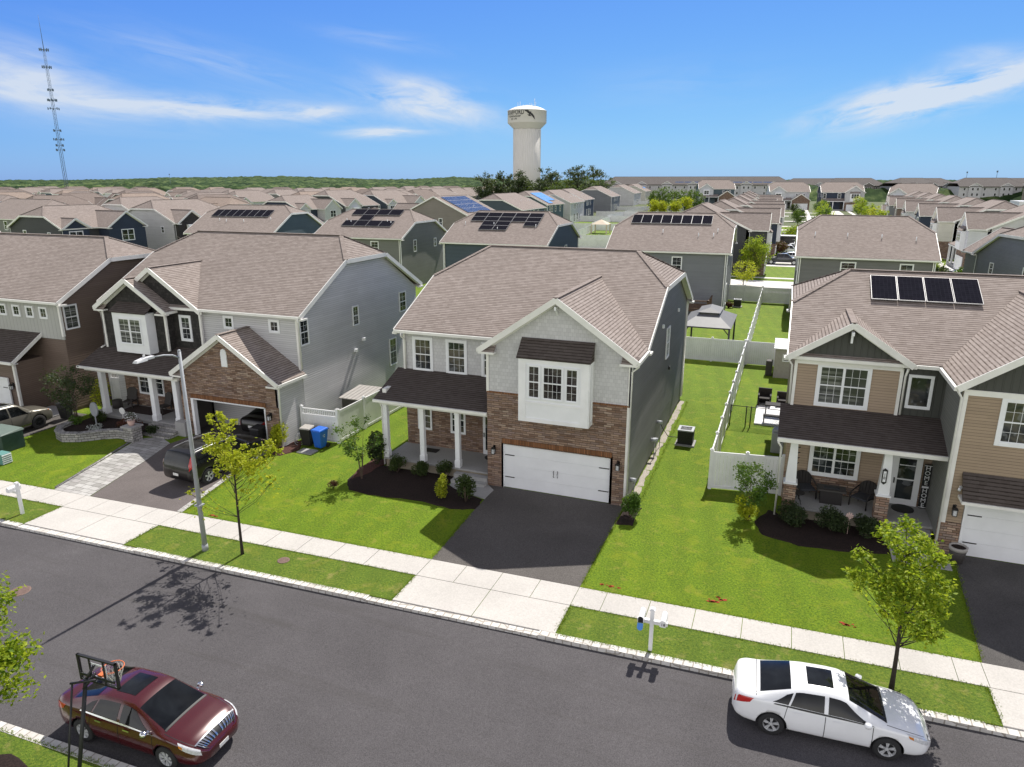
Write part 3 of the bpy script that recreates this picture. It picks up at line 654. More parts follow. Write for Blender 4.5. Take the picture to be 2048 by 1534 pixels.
# ---------------------------------------------------------------- far forest and hills
def forest(name, label, az0, az1, r0, r1, na, nr, hfun, seed, zc=0):
    m = MB(); V = []
    for j in range(nr):
        r = r0 * (r1 / r0) ** (j / (nr - 1))
        for i in range(na):
            a = az0 + (az1 - az0) * i / (na - 1)
            x, y = r * math.sin(a), r * math.cos(a)
            b = noise.noise((x * .11, y * .11, seed)) * 2.6 + noise.noise((x * .035, y * .035, seed + 5)) * 3.0 + noise.noise((x * .3, y * .3, seed)) * 1.4
            h = hfun(r, a) + b
            if j == 0: h = -1
            V.append((x, y, max(-1, h)))
    m.v = V
    for j in range(nr - 1):
        for i in range(na - 1):
            k = j * na + i; m.f.append((k, k + 1, k + na + 1, k + na)); m.m.append(0); m.sm.append(False)
    o = part(name, m, 'forest'); tag(o, label, 'forest', kind='stuff'); return o
# measured skyline: (azimuth in degrees, height of the tree line above the horizon in metres at 1500 m)
def hill(r, a):
    d = math.degrees(a); t = max(0, min(1, (r - 500) / 1700))
    base = 7.2 + 5.0 * t
    bumpy = 11 * math.exp(-((d + 38.5) / 6.0) ** 2) + 9 * math.exp(-((d + 25) / 3) ** 2) + 5 * math.exp(-((d + 46) / 3) ** 2)
    return base + bumpy * t * t
forest('forest', 'broad green woodland stretching to the horizon behind the rooftops and the water tower', rad(-75), rad(40), 520, 3000, 900, 46, hill, 3.0)
# near edge of the wood on the left
forest('forest', 'dark low wood past the last roofs around the foot of the mast', rad(-66), rad(-40), 420, 760, 300, 18, lambda r, a: 7.2, 9.0)
# ---------------------------------------------------------------- houses
def front_gable(rf, wl, tr, x0, x1, ym0, yf, ze, zp, slm, ywall, oh=.28, zb=0.0, wm=0, gm=None, ret=True, t=.12, gz=None):
    """cross gable whose ridge runs along Y. x0,x1 wall faces; yf = front wall; ym0 = main eave line; zp = peak (roof top)"""
    xm = (x0 + x1) / 2; e0, e1 = x0 - oh, x1 + oh; yo = yf - oh
    yi = ym0 + (zp - ze) / slm
    s = (zp - ze) / (xm - e0)
    n0 = Vector((-s, 0, 1)); n1 = Vector((s, 0, 1))
    rf.slab([(e0, yo, ze), (xm, yo, zp), (xm, yi, zp), (e0, ym0, ze)], n0, t)
    rf.slab([(xm, yo, zp), (e1, yo, ze), (e1, ym0, ze), (xm, yi, zp)], n1, t)
    zw = lambda x: ze + s * (min(x, 2 * xm - x) - e0) - t * 1.12
    wl.prism([(x0, yf, zb), (x1, yf, zb), (x1, yf, zw(x1)), (xm, yf, zw(xm)), (x0, yf, zw(x0))], [(x0, ywall, zb), (x1, ywall, zb), (x1, ywall, zw(x1)), (xm, ywall, zw(xm)), (x0, ywall, zw(x0))], wm)
    for (a, b) in (((e0, yo - .02, ze - .10), (xm, yo - .02, zp - .10)), ((e1, yo - .02, ze - .10), (xm, yo - .02, zp - .10))):
        d = Vector(b) - Vector(a); bar(tr, a, b, .045, .24, up=d.cross(Vector((0, 1, 0))))
    tr.box(xm - .09, yo - .05, zp - .235, xm + .09, yo - .035, zp - .03); bar(rf, (xm, yo, zp + .01), (xm, yi, zp + .01), .24, .03)
    # soffit under the rake, frieze board on the wall
    for (a, b) in (((e0, yo + .14, ze - .155), (xm, yo + .14, zp - .155)), ((e1, yo + .14, ze - .155), (xm, yo + .14, zp - .155))):
        d = Vector(b) - Vector(a); bar(tr, a, b, .27, .02, up=d.cross(Vector((0, 1, 0))))
    for (a, b) in (((x0, yf - .015, zw(x0) - .10), (xm, yf - .015, zw(xm) - .08)), ((x1, yf - .015, zw(x1) - .10), (xm, yf - .015, zw(xm) - .08))):
        d = Vector(b) - Vector(a); bar(tr, a, b, .03, .16, up=d.cross(Vector((0, 1, 0))))
    # eave boards and gutters along the sides
    for e, sg in ((e0, -1), (e1, 1)):
        tr.box(min(e, e + sg * .10), yo, ze - .17, max(e, e + sg * .10), ym0 - .02, ze - .03)
        tr.box(min(e - sg * .28, e), yf - .0, ze - .17, max(e - sg * .28, e), ym0, ze - .14)
    if ret:
        for xa, xb in ((e0 - .02, x0 + .42), (x1 - .42, e1 + .02)):
            tr.box(xa, yo - .03, ze - .24, xb, yf, ze - .15)
            rf.slab([(xa + .05, yo, ze - .145), (xb, yo, ze - .145), (xb, yf, ze + .12), (xa + .05, yf, ze + .12)], (0, -.7, 1), .02)
    return xm, yi
def main_trim(tr, xl, xr, yf, yb, ze, sl, cl, cr, hipx=2.1, gut=True):
    ym = (yf + yb) / 2; zr = ze + sl * (ym - yf)
    for y, s in ((yf, -1), (yb, 1)):
        tr.box(xl, min(y, y + s * .11), ze - .16, xr, max(y, y + s * .11), ze - .03)       # gutter
        tr.box(xl, min(y, y - s * .3), ze - .19, xr, max(y, y - s * .3), ze - .16)         # soffit
    for x, c, s in ((xl, cl, -1), (xr, cr, 1)):
        xo = x + s * .02
        pts = [(xo, yf, ze - .10)]
        if c: z1 = ze + sl * (ym - c - yf) - .10; pts += [(xo, ym - c, z1), (xo, ym + c, z1)]
        else: pts += [(xo, ym, zr - .10)]
        pts += [(xo, yb, ze - .10)]
        for a, b in zip(pts, pts[1:]):
            d = Vector(b) - Vector(a); bar(tr, a, b, .045, .24, up=Vector((0, -d.z, d.y)))
        for a, b in zip(pts, pts[1:]):
            d = Vector(b) - Vector(a); a = Vector(a) + Vector((-s * .16, 0, -.055)); b = Vector(b) + Vector((-s * .16, 0, -.055)); bar(tr, a, b, .28, .02, up=Vector((0, -d.z, d.y)))
        for y, q in ((yf, 1), (yb, -1)): tr.box(min(x, x + s * .02) - .12, min(y, y + q * .5), ze - .26, max(x, x + s * .02) + .12, max(y, y + q * .5), ze - .17)
def downspout(m, x, y, z0, z1, ax=0):
    m.box(x - .04, y - .035, z0, x + .04, y + .035, z1)
def garage_door(parent, F, u0, u1, h, z0=.02, hw=True):
    m = MB()
    m.fbox(F, u0 - .1, z0, -.1, u0, h + .1, .03); m.fbox(F, u1, z0, -.05, u1 + .1, h + .1, .03); m.fbox(F, u0, h, -.05, u1, h + .1, .03)
    n = 4
    for i in range(n):
        a = z0 + (h - z0) * i / n; b = z0 + (h - z0) * (i + 1) / n
        m.fbox(F, u0, a + .0025, -.09, u1, b - .0025, -.055)
    o = part('garage_door', m, 'white_trim', parent)
    if hw:
        for z in (h * .25, h * .75):
            for ua, ub in ((u0 + .05, u0 + .5), (u1 - .5, u1 - .05)): q = MB(); q.fbox(F, ua, z - .02, -.05, ub, z + .02, -.035); part('hinge', q, 'black', o)
        for s in (-1, 1):
            q = MB(); c = (u0 + u1) / 2 + s * .08
            q.tube([F.p(c, .82, -.045), F.p(c + s * .02, .87, -.01), F.p(c + s * .0, .98, .0), F.p(c + s * .02, 1.09, -.01), F.p(c, 1.14, -.045)], .014, 5)
            part('handle', q, 'black', o)
    return o
def wall_lantern(parent, F, u, w):
    m = MB(); m.fbox(F, u - .06, w - .12, .0, u + .06, w + .16, .03); m.tube([F.p(u, w + .08, .03), F.p(u, w + .2, .10), F.p(u, w + .12, .17)], .012, 5)
    m.fbox(F, u - .09, w + .02, .08, u + .09, w + .06, .26); m.fbox(F, u - .06, w + .06, .11, u + .06, w + .10, .23)
    for a, b in ((-.07, .10), (-.07, .24), (.07, .10), (.07, .24)): m.fbox(F, u + a - .008, w - .2, b - .008, u + a + .008, w + .02, b + .008)
    m.fbox(F, u - .075, w - .22, .095, u + .075, w - .2, .245)
    o = part('wall_lantern', m, 'black', parent)
    q = MB(); q.fbox(F, u - .06, w - .2, .11, u + .06, w + .02, .23); part('lantern_glass', q, 'lamp_glass', o)
def roof_vent(parent, x, y, z):
    m = MB(); m.cyl((x, y, z - .1), (x, y, z + .38), .045, n=8); part('vent_pipe', m, 'white_trim', parent)
    return
SHARED = {}
def gen_house(label, x, y, rot=0, W=11.9, D=14.6, wall='dark_grey', front=None, style='A', mirror=False, detail=1, solar=None, ze=6.5, sl=.467, clip=3.0, group='houses', roof='shingles', zs=1.0, vents=0, name='house', stone='ledgestone', winb=None, winr=(), winl=()):
    key = (W, D, wall, front, style, mirror, detail, str(solar), ze, sl, clip, roof, vents, str(winb), str(winr), str(winl))
    if key in SHARED:
        r = copy_tree(SHARED[key]); r.location = (x, y, 0); r.rotation_euler = (0, 0, rot); r.scale = (zs,) * 3; r['label'] = label; r['group'] = group; return r
    r = thing(name, (x, y, 0), label, 'house', group, rz=rot, local=True); r.scale = (zs,) * 3; SHARED[key] = r
    front = front or wall; wm = 'siding_' + wall; fm = front if front in MATS else 'siding_' + front
    P = 2.4; xl, xr = -W / 2, W / 2; o_ = .3
    wl = MB(); ol = end_outline(-o_, D + o_, ze - .15, sl, clip)
    ol = [(max(0, min(D, a)), b) if b < ze + .2 else (a, b) for a, b in ol]
    wl.prism([(xl, a, b) for a, b in ol], [(xr, a, b) for a, b in ol])
    rf = MB(); tr = MB(); jerkin_roof(rf, xl - o_, xr + o_, -o_, D + o_, ze, sl, clip, clip); main_trim(tr, xl - o_, xr + o_, -o_, D + o_, ze, sl, clip, clip)
    mx = (lambda a, b: (-b, -a)) if mirror else (lambda a, b: (a, b))
    fw = MB(); st = MB()
    g0, g1 = mx(xr - 6.3, xr); F0 = Fr((0, -P, 0), (1, 0, 0), (0, -1, 0)); Fw = Fr((0, 0, 0), (1, 0, 0), (0, -1, 0))
    p0, p1 = mx(xl, xr - 6.3)
    wins = []
    if style in 'AC':
        front_gable(rf, fw, tr, g0, g1, -o_, -P, ze, ze + 2.35, sl, .5, zb=3.0, ret=detail > 0)
        st.box(g0, -P, 0, g1, .4, 3.0)
        c = (g0 + g1) / 2
        if style == 'A':
            bb = MB(); bb.box(c - 1.6, -P - .6, 3.3, c + 1.6, -P + .1, 6.1); part('bay', bb, 'white_trim', r)
            rf.slab([(c - 1.7, -P - .7, 6.1), (c + 1.7, -P - .7, 6.1), (c + 1.7, -P, 6.75), (c - 1.7, -P, 6.75)], (0, -1, 1), .06)
            Fb = Fr((0, -P - .6, 0), (1, 0, 0), (0, -1, 0)); wins += [(Fb, c - 1.2, 4.4, c + 1.2, 5.9, 3)]
        else: wins += [(F0, c - 1.0, 4.4, c + 1.0, 6.0, 2)]
    else:
        front_gable(rf, st, tr, g0, g1, -.05, -P, 3.5, 5.8, 9.0, .4, zb=0, ret=False)
        q0, q1 = mx(xl, xl + 5.6)
        front_gable(rf, fw, tr, q0, q1, -o_, -.8, ze, ze + 2.1, sl, .4, zb=3.2, ret=detail > 0)
        c = (q0 + q1) / 2; bb = MB(); bb.box(c - 1.2, -1.4, 4.0, c + 1.2, -.7, 6.2); part('bay', bb, 'white_trim', r)
        Fb = Fr((0, -1.4, 0), (1, 0, 0), (0, -1, 0)); wins += [(Fb, c - .9, 4.4, c + .9, 5.8, 2)]
        wins += [(Fw, (g0 + g1) / 2 - 1.6, 5.1, (g0 + g1) / 2 - 1.0, 5.8, 1), (Fw, (g0 + g1) / 2 + 1.0, 5.1, (g0 + g1) / 2 + 1.6, 5.8, 1)]
    if style == 'C':
        q0, q1 = mx(xl, xl + 4); front_gable(rf, fw, tr, q0, q1, -o_, -.25, ze, ze + 1.5, sl, .3, zb=3.6, ret=False)
    Fq = Fr((0, -.25 if style == 'C' else 0, 0), (1, 0, 0), (0, -1, 0))
    if style == 'A': wins += [(Fw, p0 + .5, 4.4, p0 + 1.5, 6.0, 1), (Fw, p1 - 2.2, 4.4, p1 - 1.2, 6.0, 1)]
    if style == 'C': wins += [(Fq, p0 + .9, 4.4, p0 + 2.9, 6.0, 2)]
    wins += [(Fw, p0 + .8, 1.2, p0 + 2.4, 2.7, 2)]
    part('wall', wl, wm, r)
    part('front_wall', fw, fm, r)
    if style in 'AC': part('stone_front', st, stone, r)
    else: part('stone_front', st, stone, r)
    # porch
    pr = MB(); pr.slab([(p0 - (.1 if not mirror else 0), -P + .2 - .3, 3.45), (p1 + (.1 if mirror else 0), -P + .2 - .3, 3.45), (p1, -.02, 4.35), (p0, -.02, 4.35)], (0, -.45, 1), .12); part('porch_roof', pr, roof, r)
    pt = MB(); pt.box(p0, -P - .1, 3.2, p1, -P + .12, 3.36); part('porch_beam', pt, 'white_trim', r)
    fl = MB(); fl.box(p0, -P, 0, p1, .02, .45); part('porch_floor', fl, 'concrete_porch', r)
    for k in range(3 if detail else 2):
        cx = p0 + .2 + (p1 - p0 - .4) * k / (2 if detail else 1)
        q = MB(); q.box(cx - .12, -P + .02, .45, cx + .12, -P + .26, 3.22); part('porch_column', q, 'white_trim', r)
    part('roof', rf, roof, r); part('trim', tr, 'gutter_white', r)
    Fs = Fr((0, -P - .1, 0), (1, 0, 0), (0, -1, 0)) if detail else F0
    garage_door(r, Fs, (g0 + g1) / 2 - 2.4, (g0 + g1) / 2 + 2.4, 2.15, hw=False) if detail else part('garage_door', MB().fbox(Fs, (g0 + g1) / 2 - 2.4, .02, 0, (g0 + g1) / 2 + 2.4, 2.15, .03), 'white_trim', r)
    dd = MB(); dx = p1 - .75 if not mirror else p0 + .75; dd.fbox(Fw, dx - .48, .46, -.01, dx + .48, 2.6, .04); part('door', dd, 'black', r)
    Fb_ = Fr((0, D, 0), (-1, 0, 0), (0, 1, 0)); Fr_ = Fr((xr, 0, 0), (0, 1, 0), (1, 0, 0)); Fl_ = Fr((xl, 0, 0), (0, -1, 0), (-1, 0, 0))
    if winb is None: winb = [(-4.2, 4.5, -3.2, 6.0, 1), (-1, 4.9, .2, 5.6, 1), (2.8, 4.5, 3.8, 6.0, 1), (-4.4, .9, -2.4, 3.0, 2), (2, 1.4, 3.6, 2.8, 2)]
    wins += [(Fb_, *w) for w in winb] + [(Fr_, *w) for w in winr] + [(Fl_, *w) for w in winl]
    if detail and not winr: wins += [(Fr_, 9, 4.6, 9.7, 6.0, 1), (Fr_, 3, 4.8, 3.6, 5.8, 1)]
    if detail and not winl: wins += [(Fl_, -9.7, 4.6, -9, 6.0, 1), (Fl_, -3.6, 4.8, -3, 5.8, 1)]
    for (F, a, b, c_, d, n) in wins:
        if detail >= 2: window(r, F, a, b, c_, d, cols=2, rows=2, sashes=n, trim=.08)
        elif detail == 1: window(r, F, a, b, c_, d, sashes=n, trim=.09, mun=False)
        else:
            m = MB(); m.fbox(F, a - .1, b - .1, 0, c_ + .1, d + .1, .03, 0); m.fbox(F, a, b, .03, c_, d, .05, 1); part('window', m, ['white_trim', 'glass_window'], r)
    if detail >= 1:
        cb = MB()
        for cx, cy in ((xl, 0), (xr, 0), (xl, D), (xr, D)): cb.box(cx - .05 if cx > 0 else cx - .03, cy - .03, 0, cx + .03 if cx > 0 else cx + .05, cy + .03, ze - .2)
        part('corner_board', cb, 'white_trim', r)
        d = MB(); downspout(d, xl + .18, D + .08, .2, ze - .2); downspout(d, xr - .18, D + .08, .2, ze - .2); part('downspout', d, 'gutter_white', r)
    rn = random.Random(int(W * 100 + D * 10 + vents * 7))
    for k in range(vents):
        vx = rn.uniform(-.40, .40) * W; vy = D - rn.uniform(2.2, 3.6); roof_vent(r, vx, vy, ze + sl * (D + o_ - vy))
    if solar:
        side, mat, w, h, cells, u0, v0 = solar
        if side == 'back': F = slope_frame((0, D + o_, ze), (-1, 0, 0), (0, sl, 1))
        else: F = slope_frame((0, -o_, ze), (1, 0, 0), (0, -sl, 1))
        solar_array(r, u0, v0, F, w, h, mat, .02, cells)
    return r
FY = lambda y: Fr((0, y, 0), (1, 0, 0), (0, -1, 0))       # a wall facing the street at this y, u = x
def FXR(x): return Fr((x, 0, 0), (0, 1, 0), (1, 0, 0))    # wall facing +X, u = y
# ================= the central house =================
H1 = thing('house', (-11.3, 36, 0), 'pale grey house in the middle with brown stone ground floor and closed garage door', 'house', 'houses along the near street')
ZE, SL = 6.5, .467
ol = [(30.3, 0), (44.35, 0), (44.35, 6.4), (40.2, 8.38), (34.2, 8.38), (30.3, 6.6)]
w = MB(); w.prism([(-17.2, p, q) for p, q in ol], [(-5.42, p, q) for p, q in ol]); w.box(-11.6, 27.95, 0, -5.42, 30.4, 6.3)
part('side_and_back_walls', w, 'siding_dark_grey', H1)
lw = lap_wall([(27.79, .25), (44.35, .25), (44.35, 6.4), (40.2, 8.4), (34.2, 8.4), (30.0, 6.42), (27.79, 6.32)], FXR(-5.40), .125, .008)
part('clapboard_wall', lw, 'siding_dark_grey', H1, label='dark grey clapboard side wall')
rf, wl, tr, st = MB(), MB(), MB(), MB()
jerkin_roof(rf, -17.5, -5.1, 29.75, 44.65, ZE, SL, 3.0, 3.0, .12, 2.1)
main_trim(tr, -17.5, -5.1, 29.75, 44.65, ZE, SL, 3.0, 3.0)
front_gable(rf, wl, tr, -11.74, -5.40, 29.75, 27.75, ZE, 8.87, SL, 30.3, oh=.3, zb=4.5)
w = MB(); w.box(-17.2, 30.15, 3.2, -11.7, 30.3, 6.36); part('front_wall', w, 'shake_grey', H1)
part('gable_wall', wl, 'shake_grey', H1)
F = FY(27.75)
for (a, b, c, d) in ((-11.76, 0, -10.99, 4.5), (-6.1, 0, -5.38, 4.5), (-10.99, 2.12, -6.1, 4.5)): st.fbox(F, a, b, -.35, c, d, .03)
st.box(-17.2, 30.13, .45, -11.74, 30.3, 3.3); st.box(-11.76, 27.8, 0, -11.6, 30.2, 4.5)
part('stone_front', st, 'ledgestone', H1)
m = MB(); m.fbox(F, -11.05, 2.16, .0, -6.04, 2.40, .05); m.fbox(F, -11.76, 4.47, 0, -10.2, 4.53, .06); m.fbox(F, -7.0, 4.47, 0, -5.38, 4.53, .06); part('brick_lintel', m, 'soldier_brick', H1)
part('roof', rf, 'shingles', H1); 
for z0, z1, x in ((4.5, 6.3, -11.72), (0.1, 6.3, -5.42)): tr.box(x - .06, 27.70, z0, x + .06, 27.80, z1)
tr.box(-5.43, 27.70, 4.5, -5.35, 27.92, 6.3); tr.box(-17.26, 30.10, 3.3, -17.14, 30.2, 6.3); tr.box(-5.44, 44.3, .2, -5.34, 44.42, 6.3)
part('trim', tr, 'gutter_white', H1)
ds = MB(); ds.tube([(-5.07, 27.62, 6.38), (-5.07, 27.62, 6.25), (-5.33, 27.66, 6.0), (-5.33, 27.66, .25)], .045, 5); part('downspout', ds, 'gutter_white', H1)
ds = MB(); ds.tube([(-17.1, 29.66, 6.34), (-17.1, 29.66, 6.2), (-17.12, 30.08, 5.9), (-17.12, 30.08, 4.5)], .045, 5); part('downspout', ds, 'gutter_white', H1)
ds = MB(); ds.tube([(-5.33, 44.72, 6.34), (-5.33, 44.45, 6.0), (-5.33, 44.45, .25)], .045, 5); part('downspout', ds, 'gutter_white', H1)
ds = MB(); ds.tube([(-17.45, 27.85, 3.4), (-17.42, 28.0, 3.2), (-17.36, 28.02, 3.0), (-17.36, 28.02, .1)], .045, 5); part('downspout', ds, 'gutter_white', H1)
br = MB(); br.box(-8.62, 27.42, 8.35, -8.54, 27.75, 8.5); br.hexa([(-8.62, 27.5, 8.38), (-8.54, 27.5, 8.38), (-8.54, 27.75, 8.1), (-8.62, 27.75, 8.1), (-8.62, 27.44, 8.45), (-8.54, 27.44, 8.45), (-8.54, 27.75, 8.22), (-8.62, 27.75, 8.22)]); part('gable_bracket', br, 'white_trim', H1)
b = MB(); b.box(-10.05, 27.12, 3.55, -6.98, 27.76, 6.30)
bay = part('bay', b, 'white_trim', H1); Fb = FY(27.12)
q = MB()
for (a0, c0, a1, c1) in ((-10.05, 3.55, -9.72, 6.3), (-7.31, 3.55, -6.98, 6.3), (-9.72, 3.55, -7.31, 3.72), (-9.72, 4.36, -7.31, 4.46), (-9.72, 6.16, -7.31, 6.3)): q.fbox(Fb, a0, c0, 0, a1, c1, .03)
for y in (27.14, 27.6): q.box(-7.0, y, 3.55, -6.94, y + .14, 6.3)
q.box(-6.98, 27.12, 3.55, -6.945, 27.76, 3.72); part('bay_trim', q, 'white_vinyl', bay)
for (a, b_) in ((-9.60, -9.12), (-8.95, -8.12), (-7.95, -7.46)): window(bay, Fb, a, 4.64, b_, 6.02, cols=2 if b_ - a < .6 else 4, rows=2, trim=.045, glass='glass_blinds')
m = MB(); m.slab([(-10.12, 27.0, 6.36), (-6.92, 27.0, 6.36), (-6.92, 27.72, 7.08), (-10.12, 27.72, 7.08)], (0, -1, 1), .07)
m.poly([(-10.1, 27.05, 6.3), (-10.1, 27.74, 6.3), (-10.1, 27.74, 7.0)]); m.poly([(-6.94, 27.05, 6.3), (-6.94, 27.74, 7.0), (-6.94, 27.74, 6.3)]); part('bay_roof', m, 'shingles_shade', H1)
for (a, c) in ((-16.62, -15.75), (-14.80, -13.92)): window(H1, FY(30.15), a, 4.5, c, 6.0, cols=3, rows=2, trim=.12)
window(H1, FY(30.15), -12.93, 4.5, -12.1, 6.0, cols=3, rows=2, trim=.12)
for a, c in ((-16.5, -15.85), (-14.68, -14.0)): window(H1, FY(30.13), a, 1.42, c, 2.75, cols=2, rows=2, trim=.07)
window(H1, FXR(-5.38), 36.8, 4.45, 37.7, 6.0, cols=2, rows=2, trim=.05, glass='glass_sky')
dr = MB(); dr.box(-12.98, 30.05, .5, -12.1, 30.13, 2.62); d_ = part('front_door', dr, 'white_trim', H1)
dg = MB(); dg.box(-12.84, 30.035, .72, -12.24, 30.055, 2.45); part('door_glass', dg, 'glass_window', d_); dh = MB(); dh.box(-12.93, 29.99, 1.4, -12.9, 30.05, 1.62); part('door_handle', dh, 'black', d_)
pr = MB(); pr.slab([(-17.62, 27.72, 3.52), (-11.76, 27.72, 3.52), (-11.76, 30.16, 4.46), (-17.62, 30.16, 4.46)], (0, -.385, 1), .10); part('porch_roof', pr, 'shingles_shade', H1)
pb = MB(); pb.box(-17.62, 27.62, 3.38, -11.76, 27.73, 3.5); pb.box(-17.4, 27.95, 3.2, -11.76, 28.2, 3.42); pb.box(-17.6, 27.75, 3.36, -11.78, 30.1, 3.40); pb.box(-17.4, 28.2, 3.2, -17.2, 30.1, 3.9)
pb.hexa([(-17.64, 27.7, 3.33), (-17.58, 27.7, 3.33), (-17.58, 30.16, 4.27), (-17.64, 30.16, 4.27), (-17.64, 27.7, 3.49), (-17.58, 27.7, 3.49), (-17.58, 30.16, 4.43), (-17.64, 30.16, 4.43)]); part('porch_beam', pb, 'gutter_white', H1)
pf = MB(); pf.box(-17.32, 27.95, .42, -11.74, 30.15, .5); part('porch_floor', pf, 'concrete_porch', H1); pf = MB(); pf.box(-17.25, 28.02, 0, -11.74, 30.15, .42); part('porch_base', pf, 'render_grey', H1)
for x in (-17.22, -15.26, -13.42):
    c = MB(); c.box(x - .11, 28.02, .5, x + .11, 28.24, 3.22); c.box(x - .135, 27.99, .5, x + .135, 28.27, .85); c.box(x - .13, 28.0, 3.1, x + .13, 28.26, 3.22); part('porch_column', c, 'white_trim', H1)
for i in range(2):
    s_ = MB(); s_.box(-13.45, 27.95 - .32 * (i + 1), 0, -11.78, 27.95 - .32 * i, .34 - .17 * i); part('porch_step', s_, 'concrete_porch', H1)
garage_door(H1, F, -10.98, -6.1, 2.13)
wall_lantern(H1, F, -11.42, 1.85); wall_lantern(H1, F, -5.75, 1.9)
for (y, z) in ((40.6, 6.4), (35.3, 6.45), (38.2, 3.6)): m = MB(); m.box(-5.4, y - .09, z - .09, -5.3, y + .09, z + .09); part('wall_vent', m, 'white_trim' if z > 4 else 'black', H1)
for (y, z, r) in ((33.6, 1.0, .10), (34.2, .8, .12), (35.3, 1.4, .09), (28.6, .9, .1)): mt = MB(); mt.cyl((-5.38, y, z), (-5.12, y, z), r, n=10); mt.tube([(-5.2, y, z), (-5.2, y, 0.05)], .02, 5); part('meter', mt, 'steel_pole', H1)
mt = MB(); mt.tube([(-5.2, 35.3, 1.3), (-5.15, 35.8, .9), (-4.9, 36.2, .35), (-4.3, 36.4, .3)], .02, 5); part('coolant_pipe', mt, 'black', H1)
m = MB(); m.box(-15.9, 29.3, .5, -15.2, 29.75, .53); single('doormat', m, 'rubber', 'dark rectangular doormat at the left end of the porch of the middle house', 'doormat')
m = MB(); m.cyl((-12.4, 29.7, .5), (-12.4, 29.7, .53), .33, n=16); single('doormat', m, 'rubber', 'half hidden round black doormat before the front door of the middle house', 'doormat')

# ================= the house to its left (open garage) =================
H0 = thing('house', (-30, 37, 0), 'light grey house with stone-faced single-storey garage standing open and black shingle-sided gable with white bay', 'house', 'houses along the near street')
rf, wl, tr = MB(), MB(), MB()
sl0 = .54; z0 = 6.7
jerkin_roof(rf, -37.4, -23.2, 29.95, 43.4, z0, sl0, 2.2, 2.2, .12, 1.7); main_trim(tr, -37.4, -23.2, 29.95, 43.4, z0, sl0, 2.2, 2.2)
ol = [(30.25, 0), (43.1, 0), (43.1, 6.5), (38.85, 9.0), (34.5, 9.0), (30.25, 6.7)]
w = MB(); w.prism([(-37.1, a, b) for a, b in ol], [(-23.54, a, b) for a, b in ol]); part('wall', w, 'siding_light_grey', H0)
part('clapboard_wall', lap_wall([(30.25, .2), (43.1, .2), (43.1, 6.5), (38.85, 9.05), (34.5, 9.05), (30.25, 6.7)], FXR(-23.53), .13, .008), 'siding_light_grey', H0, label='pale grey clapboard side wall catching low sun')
# one-storey garage
gr_, gw, gs = MB(), MB(), MB()
front_gable(rf, gw, tr, -30.05, -23.62, 30.25, 28.2, 3.55, 5.85, 40, 30.3, oh=.3, zb=2.2)
gs.box(-30.07, 28.17, 0, -29.3, 28.4, 2.2); gt_ = MB(); gt_.box(-24.45, 28.17, 0, -23.6, 28.4, 2.2); part('garage_jamb', gt_, 'ledgestone', H0)
part('garage_front', gw, 'ledgestone', H0); part('garage_jamb', gs, 'ledgestone', H0)
sw = MB(); sw.box(-23.75, 28.2, 0, -23.59, 30.3, 3.42); part('garage_side_wall', sw, 'siding_light_grey', H0)
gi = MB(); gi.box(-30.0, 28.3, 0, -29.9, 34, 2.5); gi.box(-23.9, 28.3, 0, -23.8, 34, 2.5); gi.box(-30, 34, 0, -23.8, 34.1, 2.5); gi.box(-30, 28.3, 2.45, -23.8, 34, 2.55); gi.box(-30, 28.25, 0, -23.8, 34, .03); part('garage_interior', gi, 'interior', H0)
m = MB(); m.fbox(FY(28.17), -29.35, 2.13, 0, -24.4, 2.38, .05); part('brick_lintel', m, 'soldier_brick', H0)
m = MB(); m.box(-29.36, 28.1, 0, -29.2, 28.35, 2.14); m.box(-24.5, 28.12, 0, -24.44, 28.3, 2.14); m.box(-29.3, 28.12, 2.08, -24.45, 28.3, 2.15); part('garage_frame', m, 'white_trim', H0)
v = MB(); v.prism([(-27.0, 28.15, 4.1), (-26.62, 28.15, 4.1), (-26.62, 28.15, 4.85), (-26.68, 28.15, 5.0), (-26.81, 28.15, 5.07), (-26.94, 28.15, 5.0), (-27.0, 28.15, 4.85)], [(-27.0, 28.25, 4.1), (-26.62, 28.25, 4.1), (-26.62, 28.25, 4.85), (-26.68, 28.25, 5.0), (-26.81, 28.25, 5.07), (-26.94, 28.25, 5.0), (-27.0, 28.25, 4.85)]); part('gable_vent', v, 'white_trim', H0)
# two-storey dark section with double gable
dw = MB(); front_gable(rf, dw, tr, -36.2, -29.98, 29.95, 30.1, z0 - .15, 8.8, sl0, 30.6, oh=.25, zb=3.9, ret=False)
front_gable(rf, dw, tr, -36.65, -31.95, 30.1, 29.55, 6.5, 8.2, .9, 30.3, oh=.3, zb=3.9, ret=True)
part('gable_wall', dw, 'shake_dark', H0)
ig = MB(); ig.box(-30.0, 30.12, 4.0, -29.93, 30.5, 6.5); part('return_wall', ig, 'siding_light_grey', H0)
b = MB(); b.box(-35.25, 28.95, 4.05, -32.75, 29.6, 6.35); bay = part('bay', b, 'white_trim', H0)
window(bay, FY(28.95), -34.8, 4.6, -33.2, 6.0, cols=2, rows=2, sashes=2, trim=.05, glass='glass_curtain')
m = MB(); m.slab([(-35.35, 28.82, 6.38), (-32.65, 28.82, 6.38), (-32.65, 29.56, 6.85), (-35.35, 29.56, 6.85)], (0, -.65, 1), .06); part('bay_roof', m, 'shingles_shade', H0)
window(H0, FY(30.1), -31.38, 4.85, -30.78, 6.1, cols=2, rows=2, trim=.12)
for x in (-28.5, -25.45):
    window(H0, FY(30.25), x + .1, 5.72, x + .6, 6.25, cols=2, rows=2, hung=False, trim=.1)
F = FXR(-23.51)
